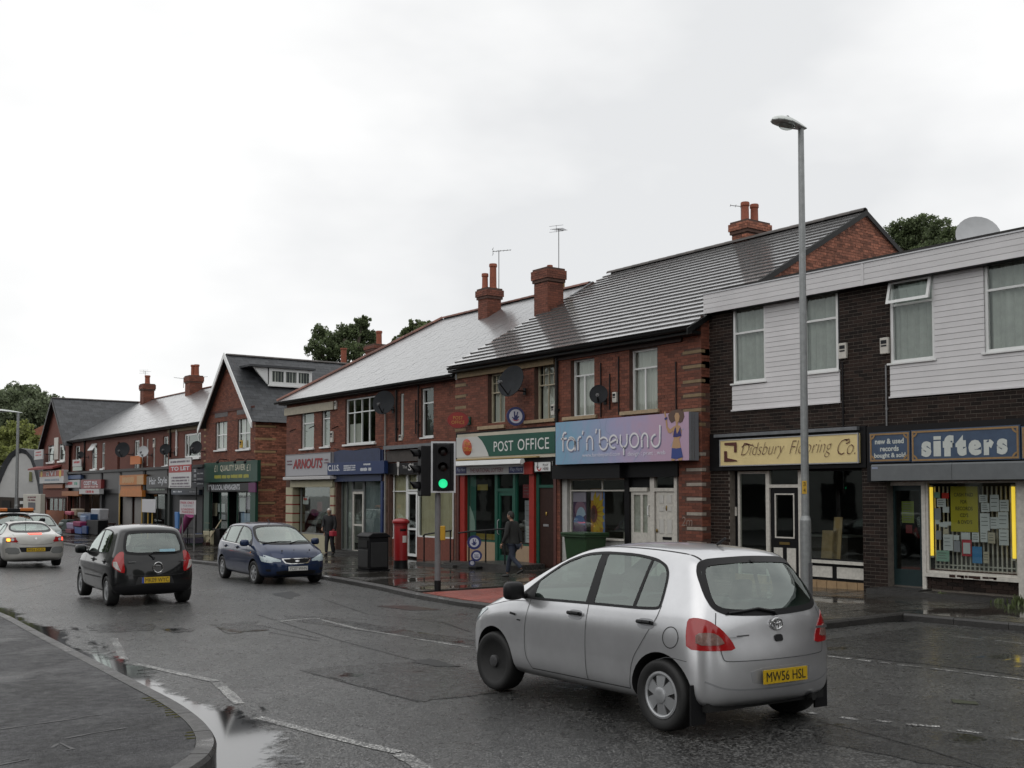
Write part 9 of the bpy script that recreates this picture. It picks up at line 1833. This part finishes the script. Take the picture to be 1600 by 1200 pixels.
y, z = onX(331, 829, 17.9); t = TH('broom', 'pale broom handle leaning by the cream cabinet', 'broom', (17.85, y, pvz(y))); mb = MB(); mb.cyl((17.7,y+.1,pvz(y)+.1),(18.2,y-.35,onX(335,812,18.1)[1]), .03, n=8); mb.bd('handle', M('pale_wood', (.45,.38,.26), .6), t); mb = MB(); mb.box(17.6,17.8,y-.1,y+.3,pvz(y),pvz(y)+.12); mb.bd('head', wood_d, t)
gbox('black_bin', 'tall black bin in front of the newsagent, right of the cream cabinet', 'bin', 334, 345, 828, 861, 18.0, .6, binm, lid=binm)
def NB(label, x0, x1, y0, y1, X, post, mat, lines=None, legs=(.5,)):
 a, b, c, d = RC(x0, x1, y0, y1, X); t = TH('notice_board', label, 'notice board', (X, (a+b)/2, pvz(a)), grp='notice boards on posts by the kerb'); mb = MB(); mb.box(X, X+.03, a, b, c, d); mb.bd('board', mat, t)
 for f in legs: y = a+(b-a)*f; mb = MB(); mb.cyl((X+.06, y, pvz(y)), (X+.06, y, d-.1), .03, n=8); mb.bd('post', post, t)
 if lines:
  for nm, its, m in lines: LT(t, its, m, X-.001, nm)
 return t
NB('blank white board on two yellow posts in front of the hairdresser', 222.5, 243, 780, 800.5, 15.5, MAT['ochre_post'], M('blank_white_board', (.52,.52,.54), .5), legs=(.3,.62))
NB('white board with red and grey parking lettering in front of the shuttered shop', 281.5, 306, 781.5, 803.5, 15.5, galv_d, M('white_notice_board', (.52,.50,.52), .5), [('red_lettering', [('PARK ONLY', (283,304,783.5,787.5), dict(bold=.02)), ('LOADING', (284,304,794,797.5), dict(bold=.02)), ('PARKING', (285,304,798.5,802), dict(bold=.02))], M('pink_red_print', (.38,.06,.09), .6)), ('grey_lettering', [('FOR PAY', (287,302,788.8,792), {})], MAT['grey_board_print'])], legs=(.15,.9))
t = TH('folded_parasol', 'pink and blue folded parasol leaning below the parking board', 'parasol', (16.3, yx(291,16.3), pvz(44))); P0, P1 = Vector((16.3, *onX(283,832,16.3))), Vector((16.3, *onX(297,803,16.3)))
mb = MB(); mb.cyl(P0, P1, .10, .20, n=14); mb.bd('canvas', M('magenta_cloth', (.27,.05,.16), .7), t, smo=True); mb = MB(); mb.cyl(P0-(P1-P0)*.25, P1+(P1-P0)*.08, .025, n=8); mb.bd('pole', galv_d, t)
gbox('banner', 'upright blue panel left of the pink parasol', 'panel', 274, 279.5, 800, 826, 17.5, .06, M('sky_blue_panel', (.05,.17,.42), .5))
t = TH('display_rack', 'dark wire rack with green and dark goods in front of the shuttered shop', 'rack', (17.2, yx(296,17.2), pvz(46))); a, b = yx(305,17.2), yx(284,17.2); mb = MB(); z = pvz(46)
for y in (a, b, (a+b)/2): mb.cyl((17.2,y,z),(17.2,y,z+1.2), .03, n=8); mb.cyl((17.9,y,z),(17.9,y,z+2.6), .03, n=8)
for h in (.3,.75,1.2): mb.cyl((17.2,a,z+h),(17.2,b,z+h), .025, n=8)
mb.bd('frame', mbk, t)
for k, (h, m) in enumerate(((.32,M('dark_green_goods', (.02,.06,.035), .7)),(.78,M('dark_violet_goods', (.06,.05,.08), .7)),(1.2,M('grey_goods', (.16,.15,.14), .7)))):
 for j in range(3): o = gbox('goods_box', ('green','dark violet','grey')[k]+' box on the wire rack, '+('left','middle','right')[2-j]+' of its shelf', 'box', 285+6.6*j, 290.5+6.6*j, 858-9*k-(8 if k < 2 else 5), 858-9*k, 17.3, .45, m, grp='boxes on the wire rack')
stall = [('storage_tub','bright blue plastic tub on top of the stall, second from the right',128,143,803,814,16.9,bluep),('storage_tub','blue plastic tub low at the front of the stall on the left',118,129,824,834,16.6,M('mid_blue_tub', (.03,.09,.30), .4)),('storage_tub','dark blue tub low at the front of the stall on the right',129,137,822,834,16.6,M('deep_blue_tub', (.02,.05,.16), .4)),('storage_bin','black box stack at the right of the stall',137,155,813,835,16.7,binm),
   ('laundry_bag','large magenta bag in the middle of the stall',115,127,815,823,16.5,M('magenta_bag', (.22,.02,.085), .6)),('laundry_bag','pale lilac bag at the left of the stall',105,116,817,827,16.6,M('lilac_bag', (.27,.22,.33), .7)),('laundry_bag','white clear-wrapped bundle at the right end of the stall',143,157,795,813,17.3,M('white_wrapped_bundle', (.36,.37,.39), .4, noise=.2)),('laundry_bag','pink topped basket at the upper left of the stall',102,112,799,805,17.4,M('pink_red_basket', (.40,.08,.13), .6)),
   ('storage_tub','dark red tub at the left foot of the stall',104,113,827,836,16.5,M('dark_red_tub', (.16,.03,.05), .5)),('laundry_bag','grey folded goods on top of the stall',122,131,801,809,17.2,M('grey_folded_goods', (.22,.23,.25), .7)),('laundry_bag','dark green bag at the left edge of the stall',97,106,812,830,16.7,M('dark_green_bag', (.03,.05,.045), .7)),('laundry_bag','beige parcel at the back of the stall on the left',112,120,795,806,17.6,M('beige_parcel', (.30,.24,.18), .7)),('laundry_bag','pale blue bundle beside the bright blue tub',126,134,806,815,16.8,M('pale_blue_bundle', (.20,.27,.38), .6))]
for nm, lb_l, x0, x1, y0_, y1_, X, m in stall: gbox(nm, lb_l, 'bag' if 'bag' in nm else 'tub', x0, x1, y0_, y1_, X, .5, m, grp='goods on the stall outside the discount shop', bev=.06 if 'bag' in nm else .015)
t = TH('stall_table', 'low dark table carrying the tubs and bags outside the discount shop', 'table', (17, yx(130,17), pvz(65))); a, b = yx(156,17), yx(100,17); z = pvz(65); zt_ = onX(130,815,16.9)[1]; mb = MB(); mb.box(16.8,17.9,a,b,zt_-.12,zt_-.04); mb.bd('table_top', wood_d, t)
for x in (16.9,17.8):
 for y in (a+.1,b-.1): mb = MB(); mb.box(x-.04,x+.04,y-.04,y+.04,z,zt_-.12); mb.bd('leg', wood_d, t)
mb = MB(); pts = [Vector((XB_-.08, yx(px,XB_), zB(px, py))) for px, py in ((523,700),(540,706),(556,704),(575,701),(600,697),(640,697),(690,690))]; mb.tube(pts, .014, n=6); mb.bd('wall_cable', mbk, Bd)
# trees
def tree(name, label, blobs, depth, mat, leaf, n, seed, base_dz=None, droop=0., grp='trees behind the shops'):
 """blobs: photographed leaf masses (x, y, half width, half height) placed at the tree's own distance; leaves fill them in clumps"""
 r_ = np.random.default_rng(seed); O = Vector((0,0,CZ)); B = []
 for px, py, rx, ry in blobs:
  dj = depth*(1+r_.uniform(-.035, .035)); d = ray(px, py)/FP; c = O+d*dj; B.append((c, rx*dj/FP, ry*dj/FP))
 cx = sum((b[0] for b in B), Vector())/len(B); base = Vector((cx.x, cx.y, 0)); t = TH(name, label, 'tree', base, grp=grp)
 w = np.array([b[1]*b[2] for b in B]); w = w/w.sum(); V = []; Fc = []
 nc = max(40, n//26); cl = []
 for i in r_.choice(len(B), nc, p=w):
  c, a, b = B[i]; q = r_.normal(size=3); q /= np.linalg.norm(q); rad = r_.uniform(.2, 1.12)**.6
  cl.append((np.array(c)+q*rad*np.array((a, a, b)), r_.uniform(.16, .42)*min(a, b)))
 for k in range(n):
  cc, cr = cl[r_.integers(nc)]; q = r_.normal(size=3); q /= np.linalg.norm(q); p = cc+q*cr*r_.uniform(.2, 1.)**.5*np.array((1,1,.75)); p[2] -= droop*cr*r_.random()
  u = r_.normal(size=3); u /= np.linalg.norm(u); v = np.cross(u, r_.normal(size=3)); v /= np.linalg.norm(v); s = leaf*r_.uniform(.55, 1.25); o = len(V)
  V += [p-u*s*.5, p+v*s*.33, p+u*s*.6, p-v*s*.33]; Fc.append((o, o+1, o+2, o+3))
 me = bpy.data.meshes.new('crown'); me.from_pydata([tuple(q) for q in V], [], Fc); me.materials.append(mat); link('crown', me, t, off=base);
 for v in me.vertices: v.co -= base
 lo = min(b[0].z-b[2] for b in B); th = max(lo, 3.0); R0 = max(.16, .03*max(b[0].z for b in B)); mb = MB(); mb.cyl(base-VF*.5, base+VF*(th*.6), R0, R0*.75, n=10); mb.cyl(base+VF*(th*.6), Vector((cx.x,cx.y,max(cx.z, th))), R0*.75, R0*.35, n=10); mb.bd('trunk', bark, t, smo=True)
 mb = MB()
 for c, a, b in B: st = Vector((cx.x, cx.y, th*.75)); md = (st+c)/2+Vector((r_.normal(0,.2), r_.normal(0,.2), .3)); mb.cyl(st, md, R0*.4, R0*.26, n=7); mb.cyl(md, c, R0*.26, R0*.08, n=7); mb.cyl(c, c+Vector((r_.normal(0,a*.4), r_.normal(0,a*.4), b*.6)), R0*.1, .015, n=6); mb.cyl(c, c+Vector((a*.7*r_.choice([-1,1]), r_.normal(0,a*.4), b*.2)), R0*.1, .015, n=6)
 mb.bd('limbs', bark, t, smo=True); return t
dk, md_, yl_ = leafs[:3]
tree('tree', 'tall dark tree at the far left behind the arched hall', [(8,632,26,26),(30,622,24,22),(52,622,22,20),(20,662,34,30),(55,655,30,30),(-14,640,24,34),(66,640,18,22),(40,690,40,30)], 135, leafs[3], .42, 26000, 11)
tree('tree', 'dark tree behind the far left gable with a lower crown', [(84,636,18,16),(102,640,14,14),(72,655,20,24),(92,660,22,24),(70,690,24,26)], 150, leafs[3], .42, 14000, 12)
tree('tree', 'yellow-green bushy tree between the distant lamp and the arched hall', [(10,690,18,26),(30,678,22,20),(46,690,14,18),(20,720,28,24),(44,716,16,24),(-8,700,16,30)], 103, yl_, .30, 15000, 13, grp='trees at the far left')
tree('tree', 'drooping green tree behind the dormer roof, left of the small chimney', [(500,520,14,13),(492,541,15,12),(520,532,17,15),(540,522,16,18),(562,512,15,14),(566,500,12,9),(572,530,17,18),(586,542,13,13),(545,546,24,14),(510,552,22,12)], 82, dk, .20, 19000, 14, droop=1.2)
tree('tree', 'smaller green tree just left of the slate roof ridge', [(650,510,13,11),(638,521,12,10),(624,533,10,8),(660,520,12,12),(668,508,8,7),(646,532,16,10)], 74, md_, .19, 7000, 15)
tree('tree', 'round green tree right of the brick gable, beside the big grey dish', [(1408,360,22,18),(1440,352,24,16),(1470,364,24,20),(1495,372,16,18),(1425,382,30,18),(1460,392,34,16),(1440,370,26,20)], 54, dk, .125, 24000, 16)
d_ = ray(590, 548)/FP; c = Vector((0,0,CZ))+d_*58; t = TH('house', 'red chimney stack of a house behind the hip of the pale slate roof', 'building', (c.x, c.y, 0)); t2 = CHM(t, c.x, c.y, 1.0, .9, 6.0, c.z+.25, [(0,-.15,.17,.75)], cap=.3)
mb = MB(); mb.box(c.x-1, c.x+4, c.y-3, c.y+3, 0, 8.0); mb.bd('wall', mrr, t); mb = MB(); mb.prism([(c.x-1.2,c.y-3.2,8.0),(c.x+4.2,c.y-3.2,8.0),(c.x+1.5,c.y-3.2,c.z-.9)], (0,6.4,0)); o = mb.bd('roof', slate_d, t); FN(o)
y, z = onX(537, 556, 28); mb = MB(); mb.cyl((28,y,7.5),(28,y,z+.35), .16, n=12); t = TH('vent_pipe', 'small red clay flue behind the dormer roof', 'flue', (28, y, 7.5)); mb.bd('pipe', pot_m, t, smo=True); mb = MB(); mb.cyl((28,y,z+.35),(28,y,z+.42), .2, n=12); mb.bd('rim', pot_m, t)
# people
def SKM(name, joints, edges, mat, parent, sub=2):
 """one continuous surface grown round a skeleton: joints {name: (point, radius or (rx, ry))}"""
 ks = list(joints); me = bpy.data.meshes.new(name); bo = Vector(parent['_w']); me.from_pydata([Vector(joints[k][0])-bo for k in ks], [(ks.index(a), ks.index(b)) for a, b in edges], [])
 o = bpy.data.objects.new(name, me); COL.objects.link(o); sk_ = o.modifiers.new('skin', 'SKIN'); sk_.use_smooth_shade = True
 for i, k in enumerate(ks):
  r = joints[k][1]; d = me.skin_vertices[0].data[i]; d.radius = r if isinstance(r, tuple) else (r, r); d.use_root = (i == 0)
 s = o.modifiers.new('sub', 'SUBSURF'); s.levels = sub; s.render_levels = sub
 dg = bpy.context.evaluated_depsgraph_get(); m2 = bpy.data.meshes.new_from_object(o.evaluated_get(dg)); bpy.data.objects.remove(o); bpy.data.meshes.remove(me); m2.materials.clear(); m2.materials.append(mat); m2.shade_smooth()
 return link(name, m2, parent)
def hand(t, wrist, d, palm_n, mat, s=1.):
 d = Vector(d).normalized(); n = Vector(palm_n).normalized(); u = d.cross(n).normalized(); w = Vector(wrist)
 J = {'w': (w, .024*s), 'p': (w+d*.05*s, (.036*s, .018*s)), 'k': (w+d*.09*s, (.038*s, .016*s))}; E_ = [('w','p'),('p','k')]
 for i, (off, L_) in enumerate(((-.027,.062),(-.009,.074),(.009,.070),(.026,.055))):
  a = w+d*.088*s+u*off*s; J[f'a{i}'] = (a, .0095*s); J[f'b{i}'] = (a+d*L_*.5*s+n*.008*s, .0088*s); J[f'c{i}'] = (a+d*L_*.85*s+n*.03*s, .0075*s); E_ += [('k',f'a{i}'),(f'a{i}',f'b{i}'),(f'b{i}',f'c{i}')]
 J['t0'] = (w+d*.03*s-u*.034*s, .012*s); J['t1'] = (w+d*.065*s-u*.052*s+n*.015*s, .010*s); J['t2'] = (w+d*.09*s-u*.05*s+n*.03*s, .008*s); E_ += [('p','t0'),('t0','t1'),('t1','t2')]
 return SKM('hand', J, E_, mat, t, sub=1)
skin_h = M('human_skin', (.34,.20,.14), .55, noise=.12, nscale=30)
def head(t, c, fwd, hair, hairlen=0., s=1., bald=False):
 f = Vector(fwd).normalized(); f.z = 0; f.normalize(); u = Vector((f.y, -f.x, 0)); c = Vector(c); mb = MB(); n, m = 24, 18; V = []
 for j in range(m+1):
  ph = math.pi*j/m
  for i in range(n):
   th_ = 2*math.pi*i/n; x = math.sin(ph)*math.cos(th_); y = math.sin(ph)*math.sin(th_); z = math.cos(ph); wd = .074*(1-.22*max(0, -z)**1.2); dp = .096*(1-.10*max(0, -z)); fr = max(0, y)
   yy = y*dp;
   if y > .5: yy += .018*math.exp(-((x/.22)**2+((z+.12)/.20)**2))+.006*math.exp(-((x/.35)**2+((z+.52)/.10)**2))-.006*math.exp(-(((abs(x)-.38)/.16)**2+((z-.10)/.10)**2))
   V.append(c+(u*(x*wd)+f*yy+VF*(z*.118-.01*fr*max(0,-z)))*s)
 mb.add(V, [(j*n+i, (j+1)*n+i, (j+1)*n+(i+1) % n, j*n+(i+1) % n) for j in range(m) for i in range(n)])
 for sg in (1, -1): mb.sphere(c+(u*sg*.074+f*-.005+VF*-.005)*s, .026*s, (.45,.8,1.2), n=10, m=8)
 o = mb.bd('head', skin_h, t, smo=True); eye = M('eye_dark', (.02,.018,.016), .3)
 mb = MB()
 for sg in (1, -1): mb.sphere(c+(u*sg*.029+f*.086+VF*.012)*s, .010*s, n=8, m=6)
 mb.bd('eyes', eye, t, smo=True); mb = MB(); mb.sphere(c+(f*.088+VF*-.058)*s, .022*s, (1.2,.3,.25), n=10, m=6); mb.bd('mouth', M('lip_colour', (.22,.09,.075), .5), t, smo=True)
 mb = MB(); V = []; m2 = 11
 for j in range(m2+1):
  for i in range(n):
   th_ = 2*math.pi*i/n; y = math.sin(th_); lim = math.pi*(.36 if y > .35 else .50+.22*max(0,-y)+hairlen*max(0,.3-y)); ph = lim*j/m2; x = math.sin(ph)*math.cos(th_); yv = math.sin(ph)*y; z = math.cos(ph); k = 1.10+.02*math.sin(9*th_+5*ph); V.append(c+(u*(x*.076*k)+f*(yv*.099*k-.004)+VF*(z*.119*k))*s)
 mb.add(V, [(j*n+i, (j+1)*n+i, (j+1)*n+(i+1) % n, j*n+(i+1) % n) for j in range(m2) for i in range(n)]); mb.bd('hair', hair, t, smo=True)
def person(label, base, fwd, H, coat, trousers, shoes, hair, stride=.25, lift=0., arms=((.1,0),(-.1,0)), coatlen=.42, lean=.03, bulk=1., grp=None, hairlen=0.):
 """arms: (forward swing of wrist, raise) for right and left; stride: half the step length; lift: heel of the trailing foot"""
 b = Vector(base); f = Vector(fwd); f.z = 0; f.normalize(); r = Vector((f.y, -f.x, 0)); s = H/1.75; t = TH('person', label, 'person', b, grp=grp)
 def P(x, y, z): return b+(r*x+f*y+VF*z)*s
 q = s*bulk; lk = lean
 hipR, hipL = P(.09,0,.90), P(-.09,0,.90)
 kR = P(.095, stride*.62+.04, .48); aR = P(.095, stride, .085); kL = P(-.095, -stride*.30+.06, .48+lift*.3); aL = P(-.095, -stride-lift*.25, .085+lift)
 sh = lambda x: P(x, lk, 1.43); nk = P(0, lk+.01, 1.50)
 body = {'pel': (P(0,0,.93), (.09*q,.07*q)), 'wa': (P(0,lk*.5,1.10), (.09*q,.065*q)), 'ch': (P(0,lk,1.32), (.11*q,.075*q)), 'nk': (nk, .05*s), 'nt': (P(0,lk+.025,1.57), .050*s), 'hR': (hipR, .055*s), 'kR': (kR, .045*s), 'aR': (aR, .04*s), 'hL': (hipL, .055*s), 'kL': (kL, .045*s), 'aL': (aL, .04*s)}
 ed = [('pel','wa'),('wa','ch'),('ch','nk'),('nk','nt'),('pel','hR'),('hR','kR'),('kR','aR'),('pel','hL'),('hL','kL'),('kL','aL')]; W_ = {}
 for sg, (sw, up), K in ((1, arms[0], 'R'), (-1, arms[1], 'L')):
  S1 = sh(sg*.185); El = P(sg*.235, lk+sw*.35-.03, 1.14+up*.25); Wr = P(sg*(.225-.05*up), lk+sw+.02, .90+up*.9); body['s'+K] = (S1, .042*s); body['e'+K] = (El, .036*s); body['w'+K] = (Wr, .03*s); ed += [('ch','s'+K),('s'+K,'e'+K),('e'+K,'w'+K)]; W_[K] = (El, Wr)
 SKM('body', body, ed, skin_h, t)
 jk = {'h': (P(0,0,.93-coatlen*.35), (.165*q,.125*q)), 'pel': (P(0,0,.95), (.16*q,.12*q)), 'wa': (P(0,lk*.5,1.10), (.155*q,.115*q)), 'ch': (P(0,lk,1.33), (.175*q,.125*q)), 'nk': (P(0,lk+.005,1.485), .075*s)}; je = [('h','pel'),('pel','wa'),('wa','ch'),('ch','nk')]
 for sg, K in ((1,'R'),(-1,'L')): El, Wr = W_[K]; jk['s'+K] = (sh(sg*.19), .078*q); jk['e'+K] = (El, .060*q); jk['w'+K] = (El+(Wr-El)*.93, .047*s); je += [('ch','s'+K),('s'+K,'e'+K),('e'+K,'w'+K)]
 SKM('jacket', jk, je, coat, t)
 tr = {'pel': (P(0,0,.92), (.145*q,.108*q)), 'hR': (P(.085,.0,.84), .098*q), 'kR': (kR, .070*s), 'aR': (aR+VF*.02*s, .058*s), 'hL': (P(-.085,.0,.84), .098*q), 'kL': (kL, .070*s), 'aL': (aL+VF*.02*s, .058*s)}
 SKM('trousers', tr, [('pel','hR'),('hR','kR'),('kR','aR'),('pel','hL'),('hL','kL'),('kL','aL')], trousers, t)
 for a, tilt_ in ((aR, 0), (aL, lift)):
  d = (f*(1)+VF*(-tilt_*3)).normalized(); sh_ = {'h': (a-d*.06*s-VF*.035*s, .042*s), 'm': (a+d*.06*s-VF*.045*s, (.044*s,.036*s)), 't': (a+d*.17*s-VF*.055*s, (.042*s,.026*s))}; SKM('shoe', sh_, [('h','m'),('m','t')], shoes, t)
 for sg, K in ((1,'R'),(-1,'L')): El, Wr = W_[K]; hand(t, Wr, Wr-El, -r*sg, skin_h, s)
 head(t, P(0, lk+.045, 1.635), f, hair, hairlen, s)
 return t, W_
blk = M('black_jacket_cloth', (.014,.014,.016), .8, noise=.3, nscale=14); dk_t = M('dark_trouser_cloth', (.018,.019,.024), .85, noise=.3, nscale=14); jean = M('dark_denim', (.024,.032,.052), .85, noise=.3, nscale=18); sho = M('black_shoe', (.010,.010,.010), .4); whair = M('white_grey_hair', (.52,.50,.47), .8, noise=.2, nscale=60); dhair = M('dark_hair', (.015,.012,.010), .7, noise=.3, nscale=60)
def ground_person(px, py): return onG(px, py, True)
p = ground_person(515, 868); k_ = (p-Vector((0,0,CZ))).dot(_F)/FP
t, w = person('white-haired person in a black jacket holding something red outside the tailor', p, (-.75,-.66,0), 73.5*k_, blk, dk_t, sho, whair, stride=.10, arms=((.14,.14),(.12,.05)), bulk=1.06, coatlen=.5)
E_, Wr = w['L']; d = (Wr-E_).normalized(); c = Wr+d*.10+VF*.0; tt = TH('purse', 'small red purse in the hand of the white-haired person', 'purse', c); mb = MB(); mb.box(c.x-.10,c.x+.10,c.y-.13,c.y+.13,c.z-.13,c.z+.06); mb.bd('pouch', M('red_leather', (.32,.02,.035), .5), tt, bevel=.03); mb = MB(); mb.tube([c+Vector((0,-.08,.06)), c+Vector((0,-.05,.12)), c+Vector((0,.05,.12)), c+Vector((0,.08,.06))], .01, n=6); mb.bd('strap', M('red_leather_strap', (.25,.02,.03), .5), tt)
p2 = ground_person(524, 866); p2 = p+Vector((.22,.38,0)); p2.z = pvz(p2.y)
person('pale-haired person in black close behind the white-haired one', p2, (-.8,-.6,0), 68*k_, blk, dk_t, sho, whair, stride=.16, lift=.05, arms=((.05,.0),(.1,.0)))
p = ground_person(803, 903); k_ = (p-Vector((0,0,CZ))).dot(_F)/FP
person('person in a dark jacket and dark jeans walking left past the post office', p, (-.35,.94,0), 103.5*k_, M('dark_grey_jacket', (.020,.021,.020), .8, noise=.3, nscale=14), jean, sho, dhair, stride=.27, lift=.16, arms=((-.16,.0),(.14,.0)), bulk=1.05, lean=.06, coatlen=.55)
# unseen rest of the street, added around the camera for shade and reflections
def plain_block(x0, x1, y0, y1, h, m, ridge_y=True):
 mb = MB(); z = pvz(y0)-.4; mb.box(x0, x1, y0, y1, z, h); o = mb.bd('unseen_terrace', m, kind='structure'); xm = (x0+x1)/2
 mb = MB(); mb.prism([(x0-.3,y0,h),(x1+.3,y0,h),(xm,y0,h+2.6)], (0,y1-y0,0)); q = mb.bd('terrace_roof', slate_d, o, kind='structure'); FN(q)
 mb = MB(); mb2 = MB(); y = y0+1.2; xf = x1 if x1 < 5 else x0; s_ = 1 if x1 < 5 else -1
 while y < y1-2: mb.box(xf, xf+s_*.04, y, y+1.1, 3.6, 5.1); mb2.box(xf, xf+s_*.05, y-.3, y+1.9, .6, 2.5); y += 3.1
 mb.bd('upper_windows', white, o, kind='structure'); mb2.bd('shop_windows', black, o, kind='structure')
plain_block(-20, -10, 16, 95, 5.8, MAT['grey_house_render']); plain_block(-22, -12, -60, -4, 5.8, MAT['grey_house_render']); plain_block(19.2, 29, -60, 4.9, 6.2, MAT['dark_brown_brick']); plain_block(-2, 9, -62, -50, 6, MAT['grey_house_render'])
def side_tree(x, y, h, w, seed):
 r_ = np.random.default_rng(seed); V = []; F_ = []
 for k in range(2600):
  q = r_.normal(size=3); q /= np.linalg.norm(q); p = np.array((x, y, h*.62))+q*r_.uniform(.3,1)**.5*np.array((w, w, h*.38)); u = r_.normal(size=3); u /= np.linalg.norm(u); v = np.cross(u, r_.normal(size=3)); v /= np.linalg.norm(v); s = .45; o = len(V); V += [p-u*s, p+v*s*.6, p+u*s, p-v*s*.6]; F_.append((o,o+1,o+2,o+3))
 me = bpy.data.meshes.new('unseen_tree'); me.from_pydata([tuple(q) for q in V], [], F_); me.materials.append(leafs[0]); o = link('unseen_tree', me, kind='structure'); mb = MB(); mb.cyl((x,y,-.2),(x,y,h*.7), .25, .1); mb.bd('trunk', bark, o, kind='structure')
for k, (x, y, h, w) in enumerate(((-6,62,12,4),(-6.5,-14,12,4.2),(5,-34,13,5),(14,-30,11,4),(-6,78,11,4))): side_tree(x, y, h, w, 50+k)
